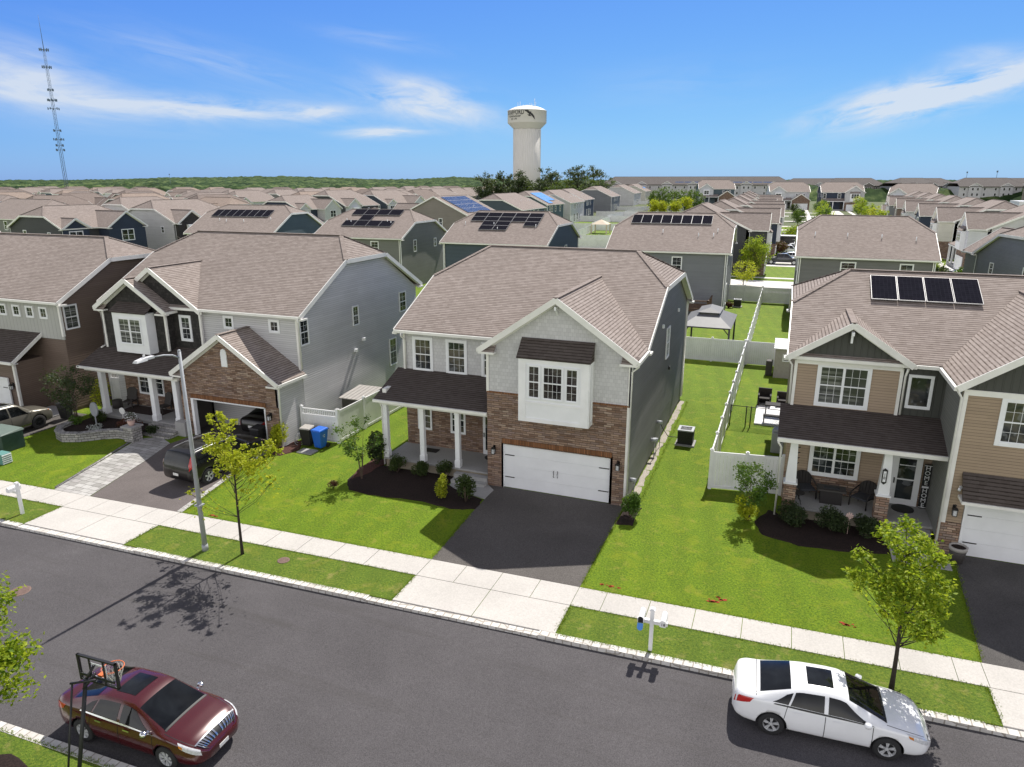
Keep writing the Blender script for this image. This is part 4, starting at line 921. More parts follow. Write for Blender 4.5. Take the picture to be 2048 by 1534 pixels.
for (a, c, b_, d, gl) in ((30.3, 5.05, 30.95, 6.4, 'glass_window'), (35.3, 5.2, 35.85, 6.3, 'glass_window'), (39.3, 1.8, 40.1, 3.5, 'glass_curtain'), (40.8, 5.1, 41.6, 6.35, 'glass_window')): window(H0, F, a, c, b_, d, cols=2, rows=2, trim=.04, glass=gl)
for (y, z) in ((36.2, 4.2), (35.3, 3.7)): m = MB(); m.box(-23.55, y - .1, z - .1, -23.35, y + .1, z + .08); part('wall_vent', m, 'white_trim', H0)
for (x, y, a, b_) in ((-36.65, 29.55, 3.9, 6.3), (-31.95, 29.55, 4.2, 6.4), (-29.98, 30.1, 4.4, 6.4), (-23.6, 30.2, 3.6, 6.5)): tr.box(x - .07, y - .05, a, x + .06, y + .06, b_)
part('roof', rf, 'shingles', H0); part('trim', tr, 'gutter_white', H0)
for pts in ([(-23.3, 29.86, 6.55), (-23.3, 29.95, 6.3), (-23.48, 30.16, 6.1), (-23.48, 30.16, 3.8)], [(-23.3, 27.95, 3.4), (-23.45, 28.14, 3.1), (-23.52, 28.14, .2)], [(-36.95, 29.3, 6.4), (-36.75, 29.5, 6.1), (-36.75, 29.5, 4.2), (-36.95, 29.3, 4.05)]):
    ds = MB(); ds.tube(pts, .05, 5); part('downspout', ds, 'gutter_white', H0)
pr = MB(); pr.slab([(-37.2, 27.85, 3.32), (-30.2, 27.85, 3.32), (-30.2, 29.6, 4.12), (-37.2, 29.6, 4.12)], (0, -.46, 1), .10); pr.slab([(-37.2, 29.6, 4.12), (-30.0, 29.6, 4.12), (-30.0, 30.15, 4.37), (-37.2, 30.15, 4.37)], (0, -.46, 1), .10); part('porch_roof', pr, 'shingles_shade', H0)
pb = MB(); pb.box(-37.2, 27.75, 3.18, -30.1, 27.86, 3.3); pb.box(-37.0, 28.05, 3.0, -30.1, 28.3, 3.2); pb.box(-37.2, 27.85, 3.18, -30.1, 30, 3.22); part('porch_beam', pb, 'gutter_white', H0)
pw = MB(); pw.box(-36.4, 30.1, 0, -29.9, 30.3, 4.0); part('porch_wall', pw, 'ledgestone', H0)
pf = MB(); pf.box(-37.0, 28.1, .38, -30.05, 30.1, .46); pf.box(-36.9, 28.15, 0, -30.05, 30.1, .38); part('porch_floor', pf, 'concrete_porch', H0)
for x in (-36.0, -32.2, -30.5):
    c = MB(); c.box(x - .14, 28.16, .46, x + .14, 28.44, 3.02); c.box(x - .17, 28.13, .46, x + .17, 28.47, .8); part('porch_column', c, 'white_trim', H0)
window(H0, FY(30.08), -35.2, 1.3, -33.4, 2.75, cols=2, rows=2, sashes=2, trim=.07)
dr = MB(); dr.box(-32.4, 30.0, .48, -31.4, 30.1, 2.6); part('front_door', dr, 'black', H0)
for i in range(3):
    s_ = MB(); s_.box(-32.3 + .05 * i, 28.1 - .36 * (i + 1), 0, -30.15, 28.1 - .36 * i, .40 - .13 * i); part('porch_step', s_, 'garden_stone', H0)
m = MB(); m.box(-30.3, 27.7, 0, -29.6, 28.2, .8); part('porch_pier', m, 'concrete_porch', H0)
wall_lantern(H0, FY(28.15), -24.1, 1.75)
m = MB(); m.box(-35.6, 28.8, .465, -32.6, 29.9, .49); single('rug', m, 'rug', 'dark rug covering the porch floor of the house with the open garage', 'rug')

# ================= the house to the right =================
H2 = thing('house', (6.5, 37, 0), 'tan clapboard house at the right with four solar panels on its roof', 'house', 'houses along the near street')
rf, wl, tr = MB(), MB(), MB()
jerkin_roof(rf, .50, 13.0, 30.8, 43.24, 6.55, .467, 2.7, 2.7, .12, 2.4); main_trim(tr, .50, 13.0, 30.8, 43.24, 6.55, .467, 2.7, 2.7)
ol = [(31.1, 0), (42.95, 0), (42.95, 6.4), (39.7, 8.1), (34.3, 8.1), (31.1, 6.5)]
w = MB(); w.prism([(.85, a, b) for a, b in ol], [(12.7, a, b) for a, b in ol]); part('wall', w, 'siding_tan', H2)
m = MB(); m.box(4.78, 31.0, 4.2, 6.4, 31.12, 6.4); part('dark_panel', m, 'batten_dark', H2)
gw1 = MB(); front_gable(rf, gw1, tr, .85, 4.78, 30.8, 30.95, 6.55, 8.05, .467, 31.3, oh=.35, zb=6.2, ret=False)
m = MB(); m.box(.85, 30.98, 4.2, 4.78, 31.15, 6.25); part('front_wall', m, 'siding_tan', H2)
gw2 = MB(); front_gable(rf, gw2, tr, 6.40, 12.7, 30.8, 28.1, 6.55, 8.93, .467, 31.3, oh=.32, zb=6.3, ret=False)
part('gable_wall', gw1, 'batten_dark', H2); part('gable_wall', gw2, 'batten_dark', H2)
F = FY(28.1); m = MB(); m.fbox(F, 6.4, 1.3, -.3, 7.02, 6.35, 0); m.fbox(F, 12.1, 1.3, -.3, 12.7, 6.35, 0); m.fbox(F, 7.02, 2.4, -.3, 12.1, 6.35, 0); part('garage_wall', m, 'siding_tan', H2)
m = MB(); m.box(6.38, 28.4, .4, 6.42, 31.1, 6.4); part('return_wall', m, 'siding_olive', H2)
m = MB(); m.fbox(F, 12.1, 0, -.4, 12.75, 1.27, .05); part('stone_base', m, 'ledgestone_tan', H2); m = MB(); m.fbox(F, 6.36, 0, -.4, 7.02, 1.27, .05); part('stone_base', m, 'ledgestone_tan', H2)
m = MB(); m.slab([(6.78, 27.45, 2.45), (12.2, 27.45, 2.45), (12.2, 28.12, 3.35), (6.78, 28.12, 3.35)], (0, -1.3, 1), .07); part('garage_awning', m, 'shingles_shade', H2)
tr.box(6.76, 27.4, 2.32, 12.22, 28.1, 2.43); tr.box(6.36, 28.04, 1.27, 6.50, 28.14, 6.3); tr.box(6.36, 28.05, 6.2, 12.74, 28.1, 6.4)
tr.box(.85, 30.9, 6.18, 4.8, 30.97, 6.4); tr.box(.80, 30.92, 4.3, .92, 31.1, 6.3); tr.box(4.72, 30.92, 4.35, 4.84, 31.1, 6.3)
part('roof', rf, 'shingles', H2); part('trim', tr, 'gutter_white', H2)
for x, y in ((2.815, 30.62), (9.55, 27.82)): br = MB(); z = 7.55 if x < 5 else 8.5; br.box(x - .05, y - .15, z, x + .05, y + .3, z + .14); br.box(x - .04, y + .12, z - .35, x + .04, y + .28, z); part('gable_bracket', br, 'white_trim', H2)
garage_door(H2, F, 7.14, 12.0, 2.2)
window(H2, FY(30.98), 1.83, 4.55, 3.60, 6.12, cols=3, rows=2, sashes=2, trim=.13, glass='glass_curtain')
window(H2, FY(31.0), 5.13, 4.77, 5.87, 6.0, hung=False, mun=False, trim=.08)
window(H2, F, 7.68, 4.6, 9.3, 6.1, cols=3, rows=2, sashes=2, trim=.14)
window(H2, FY(31.05), 1.92, 1.42, 3.62, 2.7, cols=3, rows=2, sashes=2, trim=.13)
pr = MB(); pr.slab([(.42, 28.75, 3.62), (6.38, 28.75, 3.62), (6.38, 31.0, 4.38), (.42, 31.0, 4.38)], (0, -.338, 1), .11); part('porch_roof', pr, 'shingles_shade', H2)
pb = MB(); pb.box(.42, 28.66, 3.44, 6.38, 28.76, 3.6); pb.box(.8, 29.05, 3.3, 6.38, 29.35, 3.5); pb.box(.44, 28.78, 3.46, 6.36, 31.0, 3.5); part('porch_beam', pb, 'gutter_white', H2)
pw = MB(); pw.box(.85, 31.04, .45, 6.4, 31.12, 1.25); part('stone_band', pw, 'ledgestone_tan', H2)
pf = MB(); pf.box(.88, 29.15, .42, 6.4, 31.1, .5); part('porch_floor', pf, 'concrete_porch', H2); pf = MB(); pf.box(.92, 29.2, 0, 6.4, 31.1, .42); part('porch_base', pf, 'render_grey', H2)
for x in (1.1, 4.52):
    m = MB(); m.box(x - .24, 29.12, .0, x + .24, 29.6, 1.5); cc = part('porch_pier', m, 'ledgestone_tan', H2)
    m = MB(); m.box(x - .27, 29.09, 1.5, x + .27, 29.63, 1.57); part('cap', m, 'white_trim', cc)
    m = MB(); a = .21; b = .13; m.hexa([(x - a, 29.36 - a, 1.57), (x + a, 29.36 - a, 1.57), (x + a, 29.36 + a, 1.57), (x - a, 29.36 + a, 1.57), (x - b, 29.36 - b, 3.36), (x + b, 29.36 - b, 3.36), (x + b, 29.36 + b, 3.36), (x - b, 29.36 + b, 3.36)]); part('tapered_column', m, 'white_trim', H2)
dr = MB(); dr.box(4.95, 30.98, .5, 6.05, 31.08, 2.72); d_ = part('front_door', dr, 'white_trim', H2)
dg = MB(); dg.box(5.2, 30.965, .78, 5.82, 30.985, 2.55); part('door_glass', dg, 'glass_window', d_); dg = MB(); dg.box(5.2, 30.95, 1.62, 5.82, 30.97, 1.67); dg.box(5.22, 30.95, 2.25, 5.8, 30.97, 2.28); part('rail', dg, 'white_trim', d_)
dh = MB(); dh.box(5.08, 30.92, 1.45, 5.12, 30.98, 1.68); part('door_handle', dh, 'black', d_)
for i in range(3): s_ = MB(); s_.box(4.85, 29.15 - .33 * (i + 1), 0, 6.3 - .15 * i, 29.15 - .33 * i, .38 - .125 * i); part('porch_step', s_, 'concrete_porch', H2)
wall_lantern(H2, F, 6.72, 1.85)
m = MB(); m.cyl((6.76, 28.0, 2.72), (6.72, 27.9, 2.66), .05, n=8); m.cyl((6.86, 28.0, 2.74), (6.88, 27.9, 2.70), .045, n=8); m.box(6.74, 28.0, 2.7, 6.88, 28.08, 2.78); part('flood_light', m, 'white_trim', H2)
for pts in ([(.5, 30.7, 6.4), (.7, 30.9, 6.1), (.75, 30.92, 4.4)], [(6.1, 27.9, 6.4), (6.3, 28.0, 6.1), (6.32, 28.0, .3)], [(.47, 28.7, 3.4), (.6, 29.0, 3.1), (.62, 29.02, .1)], [(4.95, 30.7, 6.35), (4.92, 30.9, 6.0), (4.92, 30.9, 4.4)]):
    ds = MB(); ds.tube(pts, .045, 5); part('downspout', ds, 'gutter_white', H2)
F = slope_frame((3.72, 30.8, 6.55), (1, 0, 0), (0, -.467, 1))
solar_array(H2, 0, 4.25, F, 1.04, 1.95, 'solar_black', .03, [(i, 0) for i in range(4)])
# ================= the house at the far left =================
H3 = thing('house', (-46, 36, 0), 'dark brown clapboard house at the left edge with small square upstairs windows', 'house', 'houses along the near street')
rf, wl, tr = MB(), MB(), MB()
jerkin_roof(rf, -56, -39.0, 28.6, 40.4, 6.7, .55, 2.0, 2.0, .12, 2.4); main_trim(tr, -56, -39.0, 28.6, 40.4, 6.7, .55, 2.0, 2.0)
ol = [(28.95, 0), (40.1, 0), (40.1, 6.5), (36.5, 8.7), (32.5, 8.7), (28.95, 6.6)]
w = MB(); w.prism([(-55.7, a, b) for a, b in ol], [(-39.34, a, b) for a, b in ol]); part('wall', w, 'siding_brown', H3)
part('clapboard_wall', lap_wall([(28.95, .2), (40.1, .2), (40.1, 6.5), (36.5, 8.75), (32.5, 8.75), (28.95, 6.6)], FXR(-39.33), .16, .008), 'siding_brown', H3)
gw = MB(); front_gable(rf, gw, tr, -56, -50, 28.6, 28.2, 6.7, 8.6, .55, 29.2, oh=.3, zb=4.6, ret=False)
m = MB(); m.box(-50.0, 28.9, 4.4, -39.3, 28.97, 6.5); part('front_wall', m, 'batten_grey', H3); part('gable_wall', gw, 'siding_brown', H3)
m = MB(); m.box(-50, 27.2, 0, -41.55, 28.96, 3.2); part('garage_wall', m, 'siding_brown', H3)
m = MB(); m.slab([(-50.3, 26.85, 3.35), (-41.2, 26.85, 3.35), (-41.2, 29.0, 4.75), (-50.3, 29.0, 4.75)], (0, -.65, 1), .12); part('garage_roof', m, 'shingles_shade', H3)
tr.box(-50.3, 26.75, 3.18, -41.2, 26.86, 3.33); tr.box(-50.3, 26.85, 3.16, -41.2, 27.2, 3.2); bar(tr, (-41.19, 26.85, 3.25), (-41.19, 29.0, 4.66), .04, .2, up=(0, -.65, 1)); tr.box(-41.65, 27.1, 0, -41.5, 27.24, 3.2); tr.box(-39.42, 28.85, 4.6, -39.28, 28.99, 6.5)
part('roof', rf, 'shingles', H3); part('trim', tr, 'gutter_white', H3)
m = MB(); m.box(-41.45, 27.2, 0, -39.4, 28.9, .1); part('stoop', m, 'concrete_porch', H3)
garage_door(H3, FY(27.09), -47.2, -42.3, 2.15); wall_lantern(H3, FY(27.2), -41.95, 1.8)
for x in (-43.0, -41.85, -40.7): window(H3, FY(28.9), x - .25, 5.65, x + .25, 6.2, cols=2, rows=2, hung=False, trim=.08)
for x in (-44.2, -45.4): window(H3, FY(28.9), x - .25, 5.65, x + .25, 6.2, cols=2, rows=2, hung=False, trim=.08)
window(H3, FXR(-39.31), 29.15, 5.0, 29.95, 6.35, cols=2, rows=2, trim=.05, glass='glass_curtain')
m = MB(); m.box(-39.33, 31.9, 1.1, -39.1, 32.5, 1.7); part('electric_box', m, 'steel_pole', H3); m = MB(); m.cyl((-39.3, 30.6, 1.2), (-39.0, 30.6, 1.2), .16, n=10); part('meter', m, 'steel_pole', H3)
# ================= the row behind (backs towards us) =================
RB = 'houses whose backs face the near gardens'
cell = lambda *a: [(i, j) for i, j in a]
gen_house('blue-grey house with eight solar panels in one row under its ridge', -11.9, 89.0, PI + rad(2), W=12.0, wall='mid_grey', detail=2, vents=4, group=RB, style='A',
          solar=('back', 'solar_black', 1.05, 1.9, [(i, 0) for i in range(8)], -4.6, 5.6), winb=[(.6, 4.3, 1.5, 5.9, 1), (-2.6, 5.5, -1.4, 5.8, 1), (-3.6, .9, -1.2, 3.0, 3)], winl=((-12.5, 1, -11.4, 3, 1),))
gen_house('grey house with plain brown roof and four vent pipes behind the tan house', 7.0, 88.8, PI, W=11.6, wall='dark_grey', detail=2, vents=4, group=RB, style='A', winb=[(3.0, 4.2, 4.0, 6.0, 1), (-2.0, 4.9, -.8, 6.0, 1), (-4, .9, -2, 3, 2), (1, 1.3, 3, 2.8, 2)])
c = gen_house('dark blue house with a stepped block of black solar panels, behind the middle house', -31.6, 90.2, PI + rad(.5), W=12.6, D=13.8, wall='blue', detail=2, group=RB, style='C', vents=4,
          solar=('back', 'solar_black', 1.75, 1.04, [(0, 4), (1, 4), (2, 4), (3, 4), (4, 4), (0, 3), (1, 3), (2, 3), (3, 3), (4, 3), (1, 2), (2, 2), (4, 2), (1, 1), (2, 1)], -4.6, 1.9), winb=[(3.6, 4.4, 4.7, 6.1, 1), (.2, 5.0, 1.2, 6.1, 1), (-4, 1, -2, 3, 2)], winl=((-9.5, 4.2, -9.0, 5.3, 1), (-6.0, 4.2, -5.2, 5.8, 1)))
gen_house('slate grey house with black solar panels set round its vent pipes', -51.5, 92.0, PI + rad(1.5), W=12.4, D=13.2, wall='olive', detail=2, group=RB, style='A', vents=4,
          solar=('back', 'solar_black', 1.8, 1.5, [(0, 3), (1, 3), (2, 3), (3, 3), (1, 2), (0, 1), (1, 1), (2, 1), (3, 1)], -3.6, 1.2), winb=[(-5.2, 4.6, -4.0, 6.0, 1), (2, 4.6, 3, 6, 1)], winl=())
gen_house('dark teal-sided house with one long strip of solar panels, left of the slate grey house', -73.0, 92.8, PI + rad(7), W=13.0, wall='teal', detail=2, group=RB, style='B', vents=4, clip=2.2,
          solar=('back', 'solar_black', 1.12, 2.0, [(i, 0) for i in range(8)], -5.2, 4.6), winb=[(3.0, 5.5, 4.6, 5.85, 1), (-3, 4.6, -2, 6, 1)])
gen_house('low brown-roofed house with blue gable end at the left edge, behind the brown house', -108, 62, rad(-112), W=11.5, wall='blue', detail=1, group=RB, style='A')
# grey gabled house at the right edge, behind
gen_house('grey clapboard house with flood lights on its clipped gable end, at the right edge', 24.0, 85.0, rad(-168), W=12.5, wall='mid_grey', detail=2, group=RB, style='A', mirror=False)
# ================= rows beyond, facing one another across side streets =================
LG = 'houses along the street left of the middle'
L1 = [  # label, x, y, rot deg, wall, front, style, W, D, solar
 ('pale grey-sided house with black double gable, behind the brown house', -96.2, 100.8, 84, 'light_grey', 'shake_dark', 'B', 13, 15),
 ('navy-fronted house with a small square window in its big gable, far left behind', -100.1, 82.6, 84.4, 'charcoal', 'siding_navy', 'C', 12, 13),
 ('long brown-roofed house lying broadside at the left edge, no windows showing', -139, 108, 172, 'olive', None, 'A', 18, 14),
 ('dark blue house with pale grey gable holding a tiny window, beyond the teal house', -112, 155, 84.5, 'navy', 'shake_grey', 'C', 13, 13.5),
 ('white-fronted house with three small square windows under its roof edge, left of centre', -114, 179.5, 82.6, 'charcoal', 'siding_pale', 'B', 14.2, 17.5),
 ('blue-walled house with solar panels over its white gable, left of centre', -111.3, 199, 78.6, 'blue', 'siding_pale', 'C', 15.5, 16.5),
 ('pale grey plain gable-ended house beyond the pale double-gabled one, far left of centre', -145.5, 162, 84.4, 'light_grey', None, 'A', 12.6, 14.5),
]
for l, x, y, r, a, f, s, W_, D_ in L1: gen_house(l, x, y, rad(r), W=W_, D=D_, wall=a, front=f, style=s, detail=1, group=LG)
RG = 'houses in the row that recedes from the middle toward the water tower'
dark = ('front', 'solar_blue', 1.04, 1.7, [(i, j) for i in range(9) for j in range(3)] + [(7, -1), (8, -1)], -5.0, 2.3)
brt = ('back', 'solar_bright', 1.04, 1.7, [(i, j) for i in range(8) for j in range(3)] + [(0, -1), (1, -1), (2, -1)], -4.4, 2.4)
for l, x, y, r, a, f, s, W_, D_, so, cl in (
 ('charcoal gable-ended house with a wide field of blue-black solar panels on its right slope', -74.5, 139, 267, 'taupe', None, 'C', 14, 16, ('back', 'solar_blue', 1.04, 1.7, [(i, j) for i in range(10) for j in range(4)] + [(8, -1), (9, -1)], -5.6, 1.6), 0),
 ('house with a sandy bare roof right behind the charcoal gable', -76.5, 175, 272, 'blue', None, 'A', 20, 15.5, None, 3),
 ('dark teal house whose right slope is covered with bright blue solar panels', -82.0, 211, 266, 'teal', None, 'A', 13.5, 16, brt, 3),
 ('grey-backed tall house just right of the bright blue panels', -82.0, 233, 273, 'light_grey', None, 'C', 20, 16, None, 3),
 ('house with navy back wall, second beyond the bright blue panels', -87, 266, 275, 'navy', None, 'C', 22, 16, None, 3),
 ('slate blue house with a large windowless gable wall below the pines', -92, 324, 275, 'mid_grey', None, 'A', 28, 18, None, 3),
 ('grey house with pale back wall just left of the white house', -100, 409, 274, 'light_grey', None, 'C', 30, 19, None, 3),
 ('white-backed house with a strip of blue panels at its roof end', -107, 486, 273, 'cream', None, 'A', 44, 19, ('back', 'solar_bright', 1.2, 1.8, [(i, 0) for i in range(6)], -3, 4), 3)):
    gen_house(l, x, y, rad(r), W=W_, D=D_, wall=a, front=f, style=s, detail=1, group=RG, solar=so, clip=cl, vents=3, winb=[(-5, 4.4, -4.1, 6, 1), (-3.2, 4.4, -2.3, 6, 1), (-.5, 4.5, .4, 6, 1), (3.4, 4.4, 4.3, 6, 1), (-4.8, .5, -3.4, 3, 1), (-.8, .8, 1.2, 3, 2), (3.2, 1, 4.1, 2.8, 1)])
SG = 'houses on both sides of the side street at the right'
for l, x, y, r, a, f, s, m_ in (
 ('dark-sided house, nearest in the left row of the side street, behind the leafy tree', -5.2, 117, 90, 'charcoal', 'siding_charcoal', 'A', True),
 ('brown-grey house with a navy front section, second in the left row of the side street', -4.2, 137, 90, 'taupe', 'siding_navy', 'A', True),
 ('blue-grey house third in the left row of the side street', -3.8, 160, 91, 'mid_grey', None, 'C', True),
 ('house fourth in the left row of the side street', -4.2, 183, 91, 'brown', None, 'A', True),
 ('pale house fifth in the left row of the side street', -4.6, 206, 92, 'light_grey', None, 'B', True),
 ('house sixth in the left row of the side street, its porch just showing', -5.2, 230, 92, 'cream', None, 'A', True),
 ('tan house near the far left end of the side street', -6, 256, 92, 'taupe', None, 'C', True),
 ('pale grey house with black-trimmed gables and white-columned porch, nearest in the right row', 27.5, 131, -90, 'light_grey', 'siding_pale', 'A', False),
 ('grey-fronted house second in the right row of the side street', 27.2, 153, -90, 'dark_grey', 'siding_cream', 'A', False),
 ('navy-sided house third in the right row of the side street', 27.4, 175, -90, 'navy', None, 'C', False),
 ('white-sided house fourth in the right row of the side street', 27.8, 197, -91, 'pale', None, 'A', False),
 ('taupe house fifth in the right row of the side street', 28.6, 220, -91, 'brown', None, 'C', False),
 ('house sixth in the right row of the side street', 29.4, 243, -92, 'mid_grey', None, 'A', False),
 ('house seventh in the right row of the side street, small with pale gable', 30.5, 268, -92, 'light_grey', None, 'B', False)):
    gen_house(l, x, y, rad(r), wall=a, front=f, style=s, mirror=m_, detail=1, group=SG, W=12.5)
for l, x, y, r, a, f, s, zs in (
 ('pale blue-white gabled house closing the side street, left of the pair', -1, 372, 8, 'pale', 'siding_pale', 'B', 1.25),
 ('stone and grey house with white bay closing the side street, right of the pair', 21.5, 366, 4, 'navy', 'siding_light_grey', 'A', 1.25),
 ('house with white-framed dark bay right of the end of the side street', 46, 340, -12, 'taupe', 'siding_pale', 'B', 1.2),
 ('blue house with white double gable standing alone before the long apartment block', -39, 420, 12, 'teal', 'siding_pale', 'B', 1.35)):
    gen_house(l, x, y, rad(r), wall=a, front=f, style=s, detail=1, group='houses facing down the side street', W=14, zs=zs)
# ================= distant roofs =================
rnd = random.Random(11)
PAL = [('light_grey', None), ('dark_grey', 'shake_grey'), ('mid_grey', None), ('blue', 'siding_pale'), ('taupe', None), ('brown', 'shake_dark'), ('pale', None), ('navy', 'siding_light_grey'), ('cream', None), ('teal', None)]
ZONES = [
 ('distant brown-roofed house left of centre in the far rows before the wood', 'distant houses left of centre', -250, -118, 118, 330, 20, 25, 80),
 ('distant brown-roofed house in the rows at the far left before the wood', 'distant houses at the far left', -395, -150, 128, 300, 21, 26, 84),
 ('small distant house near the foot of the water tower', 'small houses near the water tower', -205, -118, 240, 420, 20, 26, 85),
 ('distant house right of the side street with a plain brown roof', 'distant houses on the right', 62, 230, 170, 420, 21, 25, -88),
]
USED = []
def free(x, y, d=17):
    for a, b in USED:
        if (a - x) ** 2 + (b - y) ** 2 < d * d: return False
    return True
for o in list(C.objects):
    if o.parent is None and o.name.startswith('house'):
        off = Vector((0, 7, 0)); off.rotate(o.rotation_euler); p = o.location + off * o.scale[0]; USED.append((p.x, p.y))
ORD = 'first second third fourth fifth sixth seventh eighth ninth tenth eleventh twelfth thirteenth fourteenth fifteenth sixteenth seventeenth eighteenth nineteenth twentieth'.split()
FARH = {}
WCOL = dict(light_grey='light grey', dark_grey='dark grey', mid_grey='mid grey', blue='blue', taupe='taupe', brown='brown', pale='pale', navy='navy', cream='cream', teal='teal')
zone_counts = (44, 56, 22, 40)
for (lab, grp, xa, xb, ya, yb, sx, sy, base), cnt in zip(ZONES, zone_counts):
    k = 0; y = ya; row = 0; side = 0
    x = xb
    while x > xa and k < cnt:
        y = ya + rnd.uniform(0, 8)
        while y < yb and k < cnt:
            xw = x - (y - ya) * (.12 if base > 0 else -.02) + math.sin(y * .012) * 6
            rot = base + (0 if side % 2 else 180) + rnd.choice([0, 0, 0, 90]) + rnd.uniform(-4, 4)
            inside = math.degrees(math.atan2(-xw, y)) < 60
            if free(xw, y) and inside and not (xw > -30 and xw < 60):
                a, f = PAL[rnd.randrange(10)]
                so = None
                if rnd.random() < .22: so = ('front' if rnd.random() < .5 else 'back', rnd.choice(['solar_black', 'solar_blue', 'solar_bright']), 1.04, 1.7, [(i, j) for i in range(6) for j in range(2)], -3, 3.4)
                off = Vector((0, -7, 0)); off.rotate(Matrix.Rotation(rad(rot), 3, 'Z'))
                fh = gen_house(lab, xw + off.x, y + off.y, rad(rot), roof=rnd.choice(['shingles', 'shingles_tan', 'shingles_brown', 'shingles']), wall=a, front=f, style='ABC'[k % 3], detail=0, group=grp, W=13 if k % 2 else 12, solar=None)
                FARH.setdefault((grp, WCOL[a]), []).append((math.atan2(xw, y), fh))
                USED.append((xw, y)); k += 1
            y += sy + rnd.uniform(-2, 3)
        side += 1; x -= (18 if side % 2 else 32)
for (grp, c_), L in FARH.items():
    for n_, (a_, o_) in enumerate(sorted(L, key=lambda q: q[0])): o_['label'] = '%s-walled house, %s such from the left among the %s' % (c_, ORD[min(19, n_)], grp)
# large apartment blocks with long roofs
def apartment(label, x, y, rot, W, D, H, wall, storeys=3, solar=False, group=None):
    r = thing('apartment_building', (x, y, 0), label, 'building', group, rz=rad(rot), local=True)
    m = MB(); m.box(-W / 2, 0, 0, W / 2, D, H)
    n = max(2, int(W / 16))
    for k in range(n): cx = -W / 2 + W * (k + .5) / n; m.box(cx - 3.4, -1.2, 0, cx + 3.4, .1, H)
    part('wall', m, 'siding_' + wall, r)
    rf, tr = MB(), MB(); jerkin_roof(rf, -W / 2 - .6, W / 2 + .6, -1.5, D + .8, H + .1, .46, 7, 7, .3, 6)
    dw = MB()
    for k in range(n): cx = -W / 2 + W * (k + .5) / n; front_gable(rf, dw, tr, cx - 3.4, cx + 3.4, -1.4, -1.25, H + .1, H + 2.2, .42, .2, oh=.4, zb=H - .5, ret=False)
    part('gable_wall', dw, 'siding_' + wall, r); part('roof', rf, 'shingles_grey', r); part('trim', tr, 'gutter_white', r)
    F = Fr((0, 0, 0), (1, 0, 0), (0, -1, 0)); F2 = Fr((0, -1.2, 0), (1, 0, 0), (0, -1, 0))
    for k in range(n):
        cx = -W / 2 + W * (k + .5) / n
        for s_ in range(storeys):
            z = 1 + s_ * (H / storeys)
            for (f, a) in ((F2, cx - 1.9), (F2, cx + .9), (F, cx - 6), (F, cx + 5)):
                q = MB(); q.fbox(f, a - .12, z - .1, 0, a + 1.12, z + 1.6, .04, 0); q.fbox(f, a, z, .04, a + 1, z + 1.5, .06, 1); part('window', q, ['white_trim', 'glass_window'], r)
    if solar:
        F = slope_frame((0, -1.5, H + .1), (1, 0, 0), (0, -.42, 1))
        solar_array(r, -W * .1, 3.0, F, 5.6, 4.4, 'solar_bright' if solar == 2 else 'solar_blue', .6, [(i, 0) for i in range(int(W * .55 / 6.2))])
    return r
apartment('long three-storey apartment block with blue solar panels, right of the water tower', -62, 500, 4, 118, 20, 10.5, 'light_grey', solar=1)
for i, (x, y, rt, W_) in enumerate(((40, 560, 6, 34), (78, 535, 40, 30), (112, 520, 8, 34), (150, 505, 55, 30), (185, 500, 18, 34), (222, 478, 62, 30), (255, 462, 22, 36), (95, 600, 30, 34), (140, 600, 12, 40), (190, 585, 48, 34), (240, 560, 20, 40), (20, 640, 4, 50))):
    apartment('%s apartment block with grey gabled roof, %s from the left on the right skyline' % ('brown' if i % 3 == 0 else 'grey' if i % 3 == 1 else 'pale', ORD[i]), x, y, rt, W_, 20, 9.6, ('taupe', 'mid_grey', 'light_grey')[i % 3], group='apartment blocks on the right skyline')
# white low roof
m = MB(); m.box(74, 300, 0, 96, 312, 6.4); m.box(80, 298, 6.4, 94, 306, 7.2); single('flat_roofed_building', m, 'white_vinyl', 'low building with bright white flat roof among the roofs on the right', 'building')

# ================= water tower =================
wt_x, wt_y = pix = (-126.5, 360.0)
def on_ray(px, D):     # ground point D metres out in the direction of a column of the horizon
    a, e = pix_dir(px, 360); return D * math.sin(a), D * math.cos(a)
wt_x, wt_y = on_ray(1053.5, 385)
WT = thing('water_tower', (wt_x, wt_y, 0), 'tall pale water tower with wide round tank and black lettering', 'water tower')
base = 13.485; k = 385 / 1476.0
zt = lambda y: base + 385 * math.tan(pix_dir(1053.5, y)[1])
R = 38 * k; r_ = 26.7 * k
m = MB(); prof = [(r_, 0), (r_, zt(258)), (R, zt(246.5))]; n = 96
m.lathe((wt_x, wt_y, 0), [(r_, 0), (r_, zt(258))], n)
# fluted stem: shallow vertical ribs
for i in range(48):
    a = 2 * PI * i / 48; c, s = math.cos(a), math.sin(a); m.cyl((wt_x + c * r_, wt_y + s * r_, 0), (wt_x + c * r_, wt_y + s * r_, zt(259)), .16, n=4, cap=False)
part('stem', m, 'tower_white', WT)
m = MB(); m.lathe((wt_x, wt_y, 0), [(r_ + .02, zt(258) - .2), (r_ + .25, zt(257)), (R * .985, zt(247)), (R, zt(246)), (R, zt(223)), (R + .15, zt(222.6)), (R + .15, zt(222.0)), (R * .94, zt(220.5)), (R * .80, zt(217.2)), (R * .60, zt(214.4)), (R * .35, zt(212.6)), (.3, zt(212.0))], n)
part('tank', m, 'tower_white', WT)
m = MB(); m.cyl((wt_x, wt_y, zt(212.5)), (wt_x, wt_y, zt(210)), .8, n=12)
for dx, h in ((-5, 2.2), (-3.8, 2.6), (-2, 1.0), (1.5, 1.6), (2.4, 1.6), (4, 3.6), (4.6, 2.0)): m.cyl((wt_x + dx, wt_y, zt(214)), (wt_x + dx, wt_y, zt(213) + h), .09, n=5)
